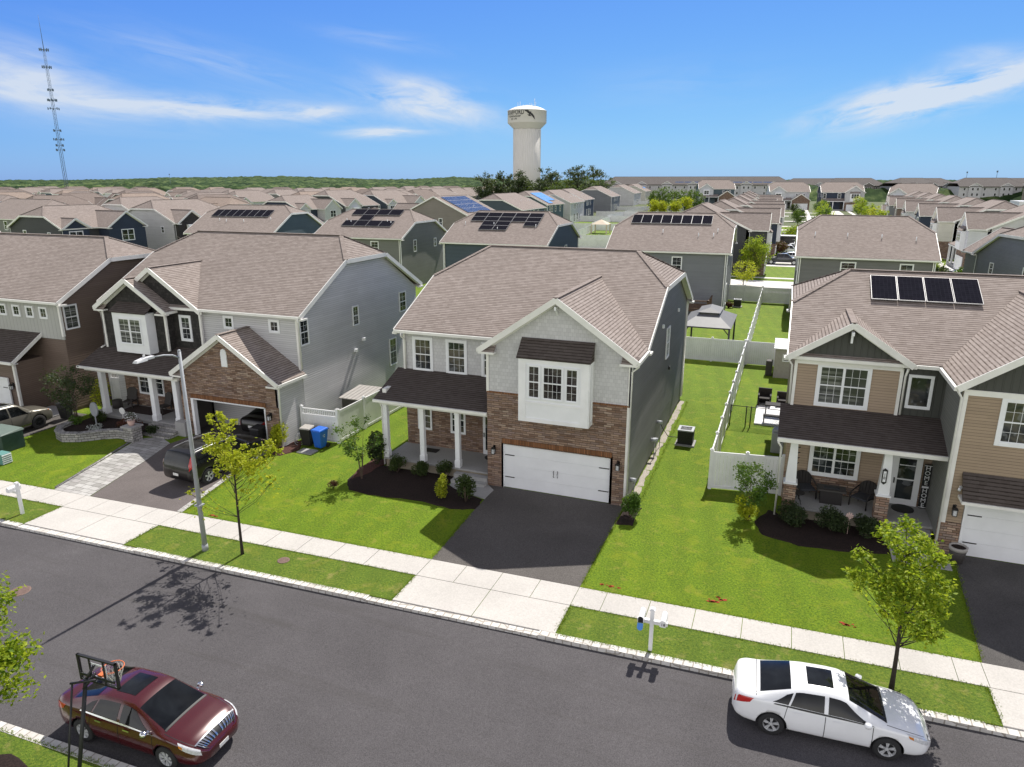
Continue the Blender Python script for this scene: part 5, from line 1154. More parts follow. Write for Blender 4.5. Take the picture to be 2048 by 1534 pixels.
m.tube([(wt_x - 3, wt_y - 1, zt(211.3)), (wt_x + 4, wt_y - 1, zt(211.3))], .06, 4); part('antenna', m, 'white_trim', WT)
def curved_text(body, size, zc, ang0, ang1, R_, parent, mat, ext=.06):
    """letters laid round the tank, read from outside; ang0 = bearing (deg) of the first letter from the side facing us, growing to the right"""
    cu = bpy.data.curves.new('txt', 'FONT'); cu.body = body; cu.size = size; cu.extrude = 0; cu.offset = .045 * size / 3; cu.space_character = 1.08; cu.resolution_u = 3
    o = bpy.data.objects.new('txt', cu); C.objects.link(o); bpy.context.view_layer.update()
    me = bpy.data.meshes.new_from_object(o.evaluated_get(bpy.context.evaluated_depsgraph_get())); bpy.data.objects.remove(o)
    bm = bmesh.new(); bm.from_mesh(me)
    for it in range(2):
        long = [e for e in bm.edges if e.calc_length() > .6]
        if long: bmesh.ops.subdivide_edges(bm, edges=long, cuts=2)
    th0 = math.atan2(-wt_y, -wt_x)           # bearing from tower to camera
    w0 = min(v.co.x for v in bm.verts); w1 = max(v.co.x for v in bm.verts)
    for v in bm.verts:
        a = th0 + rad(ang0 + (ang1 - ang0) * (v.co.x - w0) / (w1 - w0))
        v.co = Vector((wt_x + math.cos(a) * (R_ + ext), wt_y + math.sin(a) * (R_ + ext), zc + v.co.y * 1.0)) - WT.location
    bm.to_mesh(me); bm.free(); me.materials.clear(); me.materials.append(MATS[mat])
    o = bpy.data.objects.new('lettering', me); C.objects.link(o); o.parent = parent; return o
tank = [c for c in WT.children if c.name.startswith('tank')][0]
curved_text('STAFFORD', 3.3, zt(231.5), -72, -9, R, tank, 'ink', .09); curved_text('TOWNSHIP', 1.25, zt(236.9), -64, -19, R, tank, 'ink', .09); curved_text('EST 1749', 1.05, zt(241.6), -52, -31, R, tank, 'ink', .09)
# heron-like bird emblem flying down to the right
m = MB(); th0 = math.atan2(-wt_y, -wt_x)
def onT(px, py): 
    s = (px - 1053) / 38.0; a = th0 + math.asin(max(-.99, min(.99, s))); return (wt_x + math.cos(a) * (R + .08), wt_y + math.sin(a) * (R + .08), zt(py))
for pl in ([(1047, 222.6), (1053.8, 221.8), (1055.5, 224.5), (1052, 227), (1049, 225.5)], [(1051, 225), (1055.8, 223.5), (1058, 228.5), (1054.5, 230)], [(1054, 228), (1058.4, 226), (1062, 230), (1058, 233)], [(1058, 229.6), (1062.5, 229.6), (1066.5, 235), (1068.3, 242), (1066.2, 240), (1061, 233.8)], [(1053.5, 232), (1059, 232.4), (1061.5, 235.6), (1056, 235)], [(1059.5, 226.5), (1060.6, 226.2), (1061, 229), (1060, 229.4)]):
    m.poly([onT(*p) for p in pl])
part('bird_emblem', m, 'ink', tank)
# ================= lattice mast =================
mx_, my_ = on_ray(131, 430)
MA = thing('radio_mast', (mx_, my_, 0), 'very tall thin steel lattice mast with antenna clusters, at the far left of the skyline', 'radio mast')
Hm = 88.0; m = MB(); wd = .95
legs = []
for i in range(3):
    a = i * 2 * PI / 3 + .4; f = lambda z, a=a: (mx_ + math.cos(a) * wd * (1 - .45 * z / Hm), my_ + math.sin(a) * wd * (1 - .45 * z / Hm), z); legs.append(f)
    m.tube([f(0), f(Hm * .5), f(Hm * .83)], [.12, .08, .06], 4)
z = 0; s_ = 1
while z < Hm * .82:
    z2 = z + 2.2
    for i in range(3):
        j = (i + 1) % 3; m.tube([legs[i](z), legs[j](z2)], .035, 3); m.tube([legs[i](z2), legs[j](z2)], .03, 3)
    z = z2
m.tube([(mx_, my_, Hm * .83), (mx_, my_, Hm * .93), (mx_, my_, Hm)], [.16, .1, .05], 5)
part('lattice', m, 'mast_steel', MA)
for fr, n_, rr in ((.219, 4, 2.2), (.247, 4, 1.9), (.283, 6, 2.1), (.336, 4, 1.9), (.466, 5, 2.4), (.516, 8, 1.9), (.576, 5, 1.2), (.707, 10, 1.9), (.806, 10, 1.9)):
    q = MB(); z = 10.8 + fr * (Hm - 10.8)
    for i in range(n_):
        a = i * 2 * PI / n_; c, s = math.cos(a) * rr, math.sin(a) * rr; q.box(mx_ + c - .16, my_ + s - .16, z - .55, mx_ + c + .16, my_ + s + .16, z + .55); q.tube([(mx_, my_, z), (mx_ + c, my_ + s, z)], .08, 3)
    part('antenna', q, 'mast_steel', MA)
for px, D, h in ((1932, 700, 20), (1992, 640, 20), (340, 900, 20)):
    x, y = on_ray(px, D); m = MB(); m.cyl((x, y, 0), (x, y, h), .22, .12, n=6); m.box(x - .5, y - .2, h - 1.2, x + .5, y + .2, h); single('pole', m, 'mast_steel', {1932: 'thin distant pole on the right skyline, left of two', 1992: 'thin distant pole on the right skyline, right of two', 340: 'tiny distant pole above the wood on the left skyline'}[px], 'pole')
# ---------------------------------------------------------------- vehicles
SEDAN = [(-2.42, .46, .52, .64, .42, .72, .74), (-2.39, .38, .68, .84, .56, .94, .96), (-2.31, .30, .79, .95, .64, 1.06, 1.08), (-2.12, .25, .875, .985, .70, 1.09, 1.125), (-1.80, .21, .905, .985, .72, 1.095, 1.14),
         (-1.02, .18, .91, .955, .62, 1.32, 1.375), (-.72, .18, .91, .94, .585, 1.385, 1.435), (-.1, .18, .91, .925, .58, 1.41, 1.465), (.22, .18, .91, .92, .58, 1.395, 1.445), (.42, .18, .91, .915, .60, 1.33, 1.385),
         (1.30, .18, .91, .90, .71, .975, 1.015), (1.62, .20, .905, .875, .72, .925, .98), (2.02, .22, .87, .80, .68, .84, .89), (2.22, .24, .79, .72, .60, .75, .79), (2.34, .27, .66, .62, .50, .64, .67), (2.42, .34, .46, .52, .34, .54, .56)]
SUV = [(-2.42, .50, .70, .80, .60, .88, .90), (-2.38, .42, .86, 1.0, .78, 1.08, 1.10), (-2.30, .36, .93, 1.05, .78, 1.30, 1.33), (-2.14, .30, .95, 1.06, .74, 1.60, 1.65), (-1.8, .26, .96, 1.06, .70, 1.66, 1.72), (-.5, .24, .96, 1.05, .70, 1.70, 1.76), (.35, .24, .96, 1.04, .70, 1.66, 1.72), (.60, .24, .96, 1.03, .71, 1.58, 1.64),
       (1.22, .24, .96, 1.03, .80, 1.14, 1.18), (1.7, .26, .95, 1.0, .80, 1.07, 1.13), (2.15, .28, .92, .94, .76, 1.0, 1.04), (2.34, .32, .86, .84, .68, .90, .92), (2.42, .36, .72, .68, .56, .72, .74)]
def lerpkeys(K, x):
    if x <= K[0][0]: return K[0][1:]
    for a, b in zip(K, K[1:]):
        if x <= b[0]:
            t = (x - a[0]) / (b[0] - a[0]); return [a[i] + (b[i] - a[i]) * t for i in range(1, 7)]
    return K[-1][1:]
def smoothkeys(K, x):
    d = .05; ps = [lerpkeys(K, x + e) for e in (-d, -d / 2, 0, d / 2, d)]
    return [sum(p[i] for p in ps) / 5 for i in range(6)]
def csec(K, x, t):
    zb, hw, zbelt, wt, zte, zt = smoothkeys(K, max(K[0][0], min(K[-1][0], x)))
    zm = zb + (zbelt - zb) * .52
    kn = [(0, zb), (hw * .80, zb), (hw * .955, zb + (zbelt - zb) * .14), (hw, zm), (hw * .955, zbelt), (wt, zte), (wt * .62, zte + (zt - zte) * .72), (0, zt)]
    s = 1
    if t > 7: t = 14 - t; s = -1
    i = min(6, int(t)); f = t - i
    p1, p2 = kn[i], kn[i + 1]
    if i in (0, 4): y = p1[0] + (p2[0] - p1[0]) * f; z = p1[1] + (p2[1] - p1[1]) * f; z = z; y += (.022 * math.sin(PI * f) if i == 4 else 0)
    else:
        p0 = kn[i - 1] if i not in (1, 5) else (2 * p1[0] - p2[0], 2 * p1[1] - p2[1]) if i == 1 else (wt * 1.06, zte - .06)
        p3 = kn[i + 2] if i < 6 else (-kn[5][0] * .62, kn[6][1])
        if i == 3: p3 = (hw * .90, zbelt + .02)
        q = lambda k: .5 * ((2 * p1[k]) + (-p0[k] + p2[k]) * f + (2 * p0[k] - 5 * p1[k] + 4 * p2[k] - p3[k]) * f * f + (-p0[k] + 3 * p1[k] - 3 * p2[k] + p3[k]) * f ** 3)
        y, z = q(0), q(1)
    return Vector((x, s * y, z))
def cnorm(K, x, t):
    e = .02; a = csec(K, x + e, t) - csec(K, x - e, t); b = csec(K, x, min(14, t + e)) - csec(K, x, max(0, t - e))
    n = b.cross(a)
    if n.length < 1e-9: return Vector((0, 0, 1))
    n.normalize(); c = csec(K, x, t) - Vector((x, 0, .7))
    return n if n.dot(c) > 0 else -n
def cpatch(m, K, c, off=.004, nx=8, nt_=6, mi=0, mirror=True):
    """surface patch: four (x,t) corners, bilinear, lifted off the body"""
    for sgn in ((0, 1) if mirror else (0,)):
        i0 = len(m.v)
        for a in range(nx + 1):
            for b in range(nt_ + 1):
                u, v = a / nx, b / nt_
                x = (c[0][0] * (1 - u) + c[1][0] * u) * (1 - v) + (c[3][0] * (1 - u) + c[2][0] * u) * v
                t = (c[0][1] * (1 - u) + c[1][1] * u) * (1 - v) + (c[3][1] * (1 - u) + c[2][1] * u) * v
                if sgn: t = 14 - t
                m.v.append(tuple(csec(K, x, t) + cnorm(K, x, t) * off))
        for a in range(nx):
            for b in range(nt_):
                k = i0 + a * (nt_ + 1) + b; q = (k, k + 1, k + nt_ + 2, k + nt_ + 1)
                m.f.append(q[::-1] if sgn else q); m.m.append(mi); m.sm.append(True)
    return m
def wheel(parent, x, y, r, w, side, spokes=5, rim='alloy'):
    m = MB(); n = 28; i0 = 0
    prof = [(r * .62, -.5), (r * .9, -.5), (r * .98, -.42), (r, -.25), (r, .25), (r * .98, .42), (r * .9, .5), (r * .62, .5)]
    for rr, ww in prof:
        for k in range(n): a = 2 * PI * k / n; m.v.append((x + rr * math.cos(a), y + ww * w, r + rr * math.sin(a)))
    for j in range(len(prof) - 1):
        for k in range(n): q = (k + 1) % n; m.f.append((j * n + k, j * n + q, (j + 1) * n + q, (j + 1) * n + k)); m.m.append(0); m.sm.append(True)
    o = part('wheel', m, 'tyre', parent)
    m = MB(); ys = y + side * w * .46; yb = y + side * w * .1
    m.cyl((x, yb, r), (x, yb + side * .01, r), r * .60, n=24, mi=1)
    rr = r * .64
    for k in range(n):
        a, b = 2 * PI * k / n, 2 * PI * (k + 1) / n
        for (r0, y0, r1, y1) in ((rr, ys, rr * .93, ys), (rr * .93, ys, rr * .9, yb)):
            m.poly([(x + r0 * math.cos(a), y0, r + r0 * math.sin(a)), (x + r0 * math.cos(b), y0, r + r0 * math.sin(b)), (x + r1 * math.cos(b), y1, r + r1 * math.sin(b)), (x + r1 * math.cos(a), y1, r + r1 * math.sin(a))])
    for k in range(spokes):
        a = 2 * PI * k / spokes + .3
        for d in (-.13, .13):
            p = lambda R_, an, yy: (x + R_ * math.cos(an), yy, r + R_ * math.sin(an))
            w0, w1 = .20, .085
            y1_, y0_ = ys - side * .015, ys - side * .05
            m.hexa([p(rr * .12, a - w0 * 3, y0_), p(rr * .12, a + w0 * 3, y0_), p(rr * .93, a + d + w1, y0_), p(rr * .93, a + d - w1, y0_), p(rr * .12, a - w0 * 3, y1_), p(rr * .12, a + w0 * 3, y1_), p(rr * .93, a + d + w1, y1_), p(rr * .93, a + d - w1, y1_)])
    m.cyl((x, yb, r), (x, ys - side * .01, r), rr * .2, n=12)
    part('rim', m, [rim, 'black'], o)
def vehicle(label, cat, loc, rz, K, pnt, kind='sedan', r=.335, axle=(-1.40, 1.38), detail=2, name='parked_car', group=None, scale=1.0, rim='alloy', sunroof=True, spokes=5):
    root = thing(name, loc, label, cat, group, rz=rz, local=True); root.scale = (scale,) * 3
    x0, x1 = K[0][0], K[-1][0]; nx = 72 if detail == 2 else 30; ts = []
    for i in range(14): ts += [i + j / (4 if detail == 2 else 2) for j in range(4 if detail == 2 else 2)]
    m = MB(); N = len(ts)
    xs = sorted(set([x0 + (x1 - x0) * (.5 - .5 * math.cos(PI * i / nx)) * .35 + (x1 - x0) * .65 * i / nx for i in range(nx + 1)]))
    for x in xs:
        for t in ts: m.v.append(tuple(csec(K, x, t)))
    for a in range(len(xs) - 1):
        for b in range(N): q = (b + 1) % N; m.f.append((a * N + b, a * N + q, (a + 1) * N + q, (a + 1) * N + b)); m.m.append(0); m.sm.append(True)
    m.f.append(tuple(range(N))[::-1]); m.m.append(0); m.sm.append(True)
    m.f.append(tuple((len(xs) - 1) * N + k for k in range(N))); m.m.append(0); m.sm.append(True)
    body = part('body', m, [pnt, 'black'], root)
    bm = bmesh.new(); bm.from_mesh(body.data); bmesh.ops.recalc_face_normals(bm, faces=bm.faces); bm.to_mesh(body.data); bm.free()
    cut = MB(); hw = lerpkeys(K, 0)[1]
    for ax in axle:
        for s in (-1, 1): cut.cyl((ax, s * (hw - .28), r), (ax, s * (hw + .2), r), r * 1.17, n=32, mi=1)
    co = part('cutter', cut, ['black', 'black'], None); 
    bo = body.modifiers.new('b', 'BOOLEAN'); bo.operation = 'DIFFERENCE'; bo.object = co; bo.solver = 'EXACT'
    co.parent = root; bpy.context.view_layer.update()
    me = bpy.data.meshes.new_from_object(body.evaluated_get(bpy.context.evaluated_depsgraph_get())); body.modifiers.clear(); body.data = me
    bpy.data.objects.remove(co)
    hwv = hw
    for p in me.polygons:      # dark wheel housings
        c = p.center
        for ax in axle:
            if math.hypot(c.x - ax, c.z - r) < r * 1.175 and abs(abs(c.y)) < hw - .02 and c.z > .1:
                nrm = p.normal
                if abs(nrm.y) > .9 and abs(c.y) < hw - .2 or abs(nrm.y) < .25 and abs(math.hypot(c.x - ax, c.z - r) - r * 1.17) < .03: p.material_index = 1; p.use_smooth = False
    if len(me.materials) < 2: me.materials.append(MATS['black'])
    for ax in axle:
        for s in (-1, 1): wheel(root, ax, s * (hw - .115), r, .215, s, spokes, rim)
    def gl(name, cs, off=.005, mat='glass_car', mirror=True, nx=8, nt_=6):
        q = MB()
        for c in cs: cpatch(q, K, c, off, nx, nt_, 0, mirror)
        return part(name, q, mat, root)
    if kind == 'sedan':
        gl('windshield', [[(.42, 5.12), (1.27, 5.12), (1.27, 8.88), (.42, 8.88)]], mirror=False, nx=10, nt_=16)
        gl('rear_window', [[(-1.74, 5.25), (-.98, 5.12), (-.98, 8.88), (-1.74, 8.75)]], mirror=False, nx=10, nt_=16)
        for s in (0, 1):
            f = (lambda c: c) if s == 0 else (lambda c: [(x, 14 - t) for x, t in c])
            gl('side_window', [f([(-.06, 4.1), (.98, 4.1), (.36, 4.84), (-.06, 4.86)])], mirror=False); gl('side_window', [f([(-.98, 4.12), (-.16, 4.1), (-.16, 4.86), (-.86, 4.84)])], mirror=False); gl('side_window', [f([(-1.42, 4.2), (-1.03, 4.14), (-.92, 4.82), (-1.08, 4.74)])], mirror=False)
            q = MB()
            for c in ([(-.125, 1.9), (-.108, 1.9), (-.108, 4.06), (-.125, 4.06)], [(1.00, 1.9), (1.016, 1.9), (1.016, 4.06), (1.00, 4.06)], [(-1.12, 3.0), (-1.105, 3.0), (-1.035, 4.06), (-1.05, 4.06)], [(-1.12, 3.0), (-.98, 1.95), (-.965, 1.95), (-1.105, 3.0)], [(-1.1, 1.9), (1.0, 1.9), (1.0, 1.94), (-1.1, 1.94)]): cpatch(q, K, f(c), .003, 3, 8, 0, False)
            part('door_seam', q, 'black', root)
            for x in (.08, -.98 + .12):
                q = MB(); cpatch(q, K, f([(x, 3.62), (x + .2, 3.62), (x + .2, 3.72), (x, 3.72)]), .03, 4, 2, 0, False); part('door_handle', q, 'chrome' if 'maroon' in pnt else pnt, root)
            q = MB(); cpatch(q, K, f([(-1.4, 4.0), (1.05, 4.0), (.98, 4.07), (-1.36, 4.1)]), .006, 16, 1, 0, False); part('window_trim', q, 'chrome' if 'maroon' in pnt else 'black', root)
        q = MB(); cpatch(q, K, [(1.27, 5.05), (1.33, 5.05), (1.33, 8.95), (1.27, 8.95)], .008, 2, 16, 0, False); part('wiper_cowl', q, 'black', root)
        if sunroof: gl('sunroof', [[(-.58, 5.95), (.06, 5.95), (.06, 8.05), (-.58, 8.05)]], .006, mirror=False)
        lx = (1.86, 2.33, 3.45, 4.45); tx = (-2.38, -1.98, 3.35, 4.15)
        q = MB(); cpatch(q, K, [(1.32, 4.75), (2.2, 4.75), (2.2, 4.82), (1.32, 4.82)], .003, 10, 1, 0, True); part('hood_seam', q, 'black', root)
        q = MB(); cpatch(q, K, [(-1.84, 4.75), (-1.82, 4.75), (-1.82, 9.25), (-1.84, 9.25)], .003, 1, 12, 0, False); part('trunk_seam', q, 'black', root)
    else:
        gl('windshield', [[(.58, 5.1), (1.22, 5.1), (1.22, 8.9), (.58, 8.9)]], mirror=False, nx=10, nt_=16)
        gl('rear_window', [[(-2.36, 5.05), (-2.08, 5.1), (-2.08, 8.9), (-2.36, 8.95)]], mirror=False, nx=8, nt_=16)
        for s in (0, 1):
            f = (lambda c: c) if s == 0 else (lambda c: [(x, 14 - t) for x, t in c])
            for c in ([(.0, 4.08), (1.0, 4.08), (.55, 4.88), (.0, 4.9)], [(-.95, 4.08), (-.08, 4.08), (-.08, 4.9), (-.95, 4.9)], [(-1.95, 4.1), (-1.05, 4.08), (-1.05, 4.9), (-1.75, 4.88)]): gl('side_window', [f(c)], mirror=False)
            q = MB()
            for c in ([(-.05, 1.9), (-.03, 1.9), (-.03, 4.05), (-.05, 4.05)], [(1.02, 1.9), (1.036, 1.9), (1.036, 4.05), (1.02, 4.05)], [(-1.0, 2.8), (-.985, 2.8), (-.985, 4.05), (-1.0, 4.05)]): cpatch(q, K, f(c), .003, 3, 8, 0, False)
            part('door_seam', q, 'black', root)
            q = MB(); cpatch(q, K, f([(-1.85, 5.35), (.3, 5.35), (.3, 5.5), (-1.85, 5.5)]), .045, 12, 1, 0, False); part('roof_rail', q, 'steel_pole', root)
            q = MB(); cpatch(q, K, f([(-1.0, 2.3), (1.0, 2.3), (1.0, 2.5), (-1.0, 2.5)]), .012, 12, 1, 0, False); part('side_trim', q, 'chrome', root)
        if sunroof: gl('sunroof', [[(-.9, 5.8), (.3, 5.8), (.3, 8.2), (-.9, 8.2)]], .006, mirror=False)
        lx = (2.1, 2.36, 3.7, 4.4); tx = (-2.37, -2.20, 3.75, 4.95)
    for s in (0, 1):
        f = (lambda c: c) if s == 0 else (lambda c: [(x, 14 - t) for x, t in c])
        q = MB(); cpatch(q, K, f([(lx[0], lx[2] + .25), (lx[1], lx[2]), (lx[1] - .04, lx[3]), (lx[0] - .1, lx[3])]), .008, 5, 5, 0, False); hl = part('headlight', q, 'lamp_glass', root)
        q = MB(); cpatch(q, K, f([(lx[0] - .02, lx[2] + .3), (lx[0] + .08, lx[2] + .25), (lx[0] + .07, lx[2] + .5), (lx[0] - .05, lx[2] + .55)]), .012, 3, 3, 0, False); part('indicator', q, 'amber', hl)
        q = MB(); cpatch(q, K, f([(tx[0], tx[2]), (tx[1], tx[2] + .3), (tx[1] + .1, tx[3]), (tx[0] + .03, tx[3])]), .008, 5, 5, 0, False); part('tail_light', q, 'red_lamp', root)
    gx = K[-1][0]
    gA, gB, tA = (gx - .24, gx - .05, 4.7) if 'maroon' in pnt else (gx - .10, gx - .01, 4.2)
    q = MB(); cpatch(q, K, [(gA, tA + .2), (gB, tA), (gB, 14 - tA), (gA, 13.8 - tA)], .012, 3, 18, 0, False); gr = part('grille', q, 'black', root)
    if 'maroon' in pnt:
        for k in range(15):
            t = 4.95 + k * .293 - .06
            if abs(t + .06 - 7) > .14: q = MB(); cpatch(q, K, [(gA, t), (gB, t), (gB, t + .12), (gA, t + .12)], .026, 3, 1, 0, False); part('grille_bar', q, 'chrome', gr)
        q = MB(); cpatch(q, K, [(gA - .03, 4.75), (gA, 4.75), (gA, 9.25), (gA - .03, 9.25)], .026, 1, 18, 0, False); part('grille_trim', q, 'chrome', gr)
    q = MB(); q.box(gx - .005, -.16, .36, gx + .012, .16, .46); part('licence_plate', q, 'plate', root)
    q = MB(); q.box(K[0][0] - .012, -.16, .62, K[0][0] + .02, .16, .74); part('licence_plate', q, 'plate', root)
    for s in (-1, 1):
        q = MB(); mx0 = .86 if kind == 'sedan' else .95; zz = .98 if kind == 'sedan' else 1.12
        q.lathe((mx0, s * (hw + .06), zz), [(.02, -.07), (.075, -.05), (.095, 0), (.08, .05), (.03, .075)], 10); q.box(mx0 - .02, min(s * (hw - .18), s * (hw + .05)), zz - .05, mx0 + .06, max(s * (hw - .18), s * (hw + .05)), zz + .0)
        part('mirror', q, pnt if 'maroon' not in pnt else 'chrome', root)
    return root
vehicle('white saloon car with sunroof parked under the young street tree at the lower right', 'car', (2.12, 17.20, -.12), .045, SEDAN, 'paint_white', detail=2, scale=.955)
vehicle('dark red saloon car parked at the near kerb beside the basketball hoop', 'car', (-13.98, 10.78, -.12), .02, SEDAN, 'paint_maroon', detail=2, spokes=7, scale=.955)
vehicle('black estate-style off-roader with red tail lights on the driveway before the open garage', 'car', (-24.62, 24.75, .014), rad(86), SUV, 'paint_black', kind='suv', r=.38, axle=(-1.42, 1.45), detail=2, rim='alloy')
vehicle('khaki grey off-roader with black wheels at the left edge before the brown house', 'car', (-39.2, 24.35, .014), rad(90), SUV, 'paint_khaki', kind='suv', r=.40, axle=(-1.42, 1.45), detail=2, rim='dark_metal')
vehicle('dark saloon standing inside the open garage', 'car', (-26.0, 31.1, .03), rad(90), SEDAN, 'paint_black', detail=1, sunroof=False)
FG = 'cars along the side street'
def pickup(label, loc, rz, pnt, group=FG):
    K = [(-2.75, .55, .80, .90, .70, 1.0, 1.02), (-2.7, .45, .95, 1.0, .85, 1.12, 1.14), (-.95, .4, .98, 1.06, .88, 1.14, 1.16), (-.9, .4, .98, 1.1, .75, 1.75, 1.78), (.5, .4, .98, 1.1, .72, 1.82, 1.86), (.7, .4, .98, 1.1, .74, 1.76, 1.8), (1.35, .4, .98, 1.1, .84, 1.2, 1.24), (2.5, .42, .96, 1.05, .82, 1.12, 1.16), (2.72, .5, .88, .95, .7, 1.0, 1.02), (2.78, .55, .75, .8, .6, .85, .87)]
    root = thing('pickup_truck', loc, label, 'pickup truck', group, rz=rz, local=True); m = MB(); ts = [i / 2 for i in range(28)]; N = 28; xs = [-2.75 + 5.53 * i / 40 for i in range(41)]
    for x in xs:
        for t in ts: m.v.append(tuple(csec(K, x, t)))
    for a in range(40):
        for b in range(N): q = (b + 1) % N; m.f.append((a * N + b, a * N + q, (a + 1) * N + q, (a + 1) * N + b)); m.m.append(0); m.sm.append(True)
    m.f.append(tuple(range(N))); m.f.append(tuple(40 * N + k for k in range(N))); m.m += [0, 0]; m.sm += [False, False]
    part('body', m, pnt, root)
    q = MB(); q.box(-2.6, -.8, 1.14, -1.0, .8, 1.19); part('bed_cover', q, 'black' if 'black' not in pnt else 'steel_pole', root)
    for ax in (-1.75, 1.8):
        for s in (-1, 1):
            q = MB(); q.cyl((ax, s * .80, .42), (ax, s * 1.0, .42), .42, n=18); w_ = part('wheel', q, 'tyre', root); q = MB(); q.cyl((ax, s * .99, .42), (ax, s * 1.01, .42), .24, n=14); part('rim', q, 'alloy', w_)
    for s in (0, 1):
        f = (lambda c: c) if s == 0 else (lambda c: [(x, 14 - t) for x, t in c])
        for c in ([(.22, 4.1), (1.15, 4.1), (.7, 4.85), (.22, 4.87)], [(-.75, 4.1), (.12, 4.1), (.12, 4.87), (-.7, 4.87)]): q = MB(); cpatch(q, K, f(c), .008, 5, 4, 0, False); part('side_window', q, 'glass_car', root)
    q = MB(); cpatch(q, K, [(.74, 5.1), (1.3, 5.1), (1.3, 8.9), (.74, 8.9)], .008, 5, 10, 0, False); part('windshield', q, 'glass_car', root)
    return root
pickup('black pickup truck with light bed cover on the driveway behind the leafy tree', (-.4, 127.2, .01), .0, 'paint_navy')
pickup('white pickup truck beside the black box trailer', (.3, 144.5, .01), .0, 'paint_white')
FARP = {}
def farcar(label, x, y, rz, pnt, kind='sedan'):
    k = (pnt, kind)
    if k not in FARP: FARP[k] = vehicle(label, 'car', (x, y, .0), rz, SEDAN if kind == 'sedan' else SUV, pnt, kind=kind, detail=1, group=FG, sunroof=False, r=.335 if kind == 'sedan' else .38)
    else:
        c = copy_tree(FARP[k]); c.location = (x, y, 0); c.rotation_euler = (0, 0, rz); c['label'] = label
farcar('silver saloon parked next to the black pickup truck', 1.2, 134.5, .0, 'paint_silver'); farcar('white off-roader in front of the white pickup truck', 2.6, 150.2, .0, 'paint_white', 'suv')
farcar('black off-roader under the green bush beside the side street pavement', 1.0, 172, .0, 'paint_black', 'suv'); farcar('silver off-roader just behind the black one on the side street drives', 1.0, 181, .0, 'paint_silver', 'suv')
farcar('dark saloon nearer of two at the top of the left drives', 3, 306, .2, 'paint_black'); farcar('dark off-roader behind the dark saloon at the top of the left drives', 3.5, 334, .2, 'paint_black', 'suv')
farcar('grey saloon parked where the side street ends', 15, 336, 1.3, 'paint_silver'); farcar('silver saloon parked on the right of the side street', 21.5, 268, 1.5, 'paint_silver'); farcar('white saloon parked behind the silver one on the right of the side street', 21.8, 246, 1.5, 'paint_white')
farcar('dark off-roader on a drive at the right of the side street trees', 30.5, 205, 0, 'paint_black', 'suv'); farcar('white off-roader between the bushes before the white-columned porch', 20.8, 112.6, .2, 'paint_white', 'suv')
farcar('navy saloon beside the white off-roader before the white-columned porch', 24.3, 117, .1, 'paint_navy')
t = thing('box_trailer', (-1.2, 152.5, 0), 'long black box trailer with white roof edge behind the white pickup truck', 'trailer', rz=0, local=True)
m = MB(); m.box(-4.0, -1.2, .6, 4.0, 1.2, 2.9); part('body', m, 'paint_black', t); m = MB(); m.box(-4.05, -1.25, 2.9, 4.05, 1.25, 3.0); part('roof', m, 'white_trim', t)
for ax in (-.6, .4):
    for s in (-1, 1): q = MB(); q.cyl((ax, s * 1.15, .38), (ax, s * 1.3, .38), .38, n=14); part('wheel', q, 'tyre', t)
# ---------------------------------------------------------------- plants
def leaves(pts, size, seed, flat=.5, aspect=.62):
    """pts: list of centres -> one small pointed leaf each"""
    rn = np.random.RandomState(seed); P = np.array(pts, dtype=float); n = len(P)
    d = rn.normal(size=(n, 3)); d[:, 2] *= flat; d /= np.linalg.norm(d, axis=1)[:, None] + 1e-9
    u = rn.normal(size=(n, 3)); u -= (u * d).sum(1)[:, None] * d; u /= np.linalg.norm(u, axis=1)[:, None] + 1e-9
    nn = np.cross(d, u); s = size * rn.uniform(.6, 1.25, size=(n, 1))
    A = P - d * s * .5; B = P + u * s * aspect * .5 + nn * s * .08; Cc = P + d * s * .55; D = P - u * s * aspect * .5 + nn * s * .08
    V = np.stack([A, B, Cc, D], 1).reshape(-1, 3)
    m = MB(); m.v = [tuple(v) for v in V.tolist()]; m.f = [(4 * i, 4 * i + 1, 4 * i + 2, 4 * i + 3) for i in range(n)]; m.m = [0] * n; m.sm = [False] * n
    return m
def blobpts(c, r, n, rn, shell=.35, sq=(1, 1, 1)):
    d = rn.normal(size=(n, 3))
    if shell < .2: rr = r * .52; d = np.clip(d, -2.4, 2.4)           # loose: thins out from the middle
    else: d /= np.linalg.norm(d, axis=1)[:, None]; rr = r * (shell + (1 - shell) * rn.uniform(size=(n, 1)) ** .5)
    return (np.array(c) + d * rr * np.array(sq)).tolist()
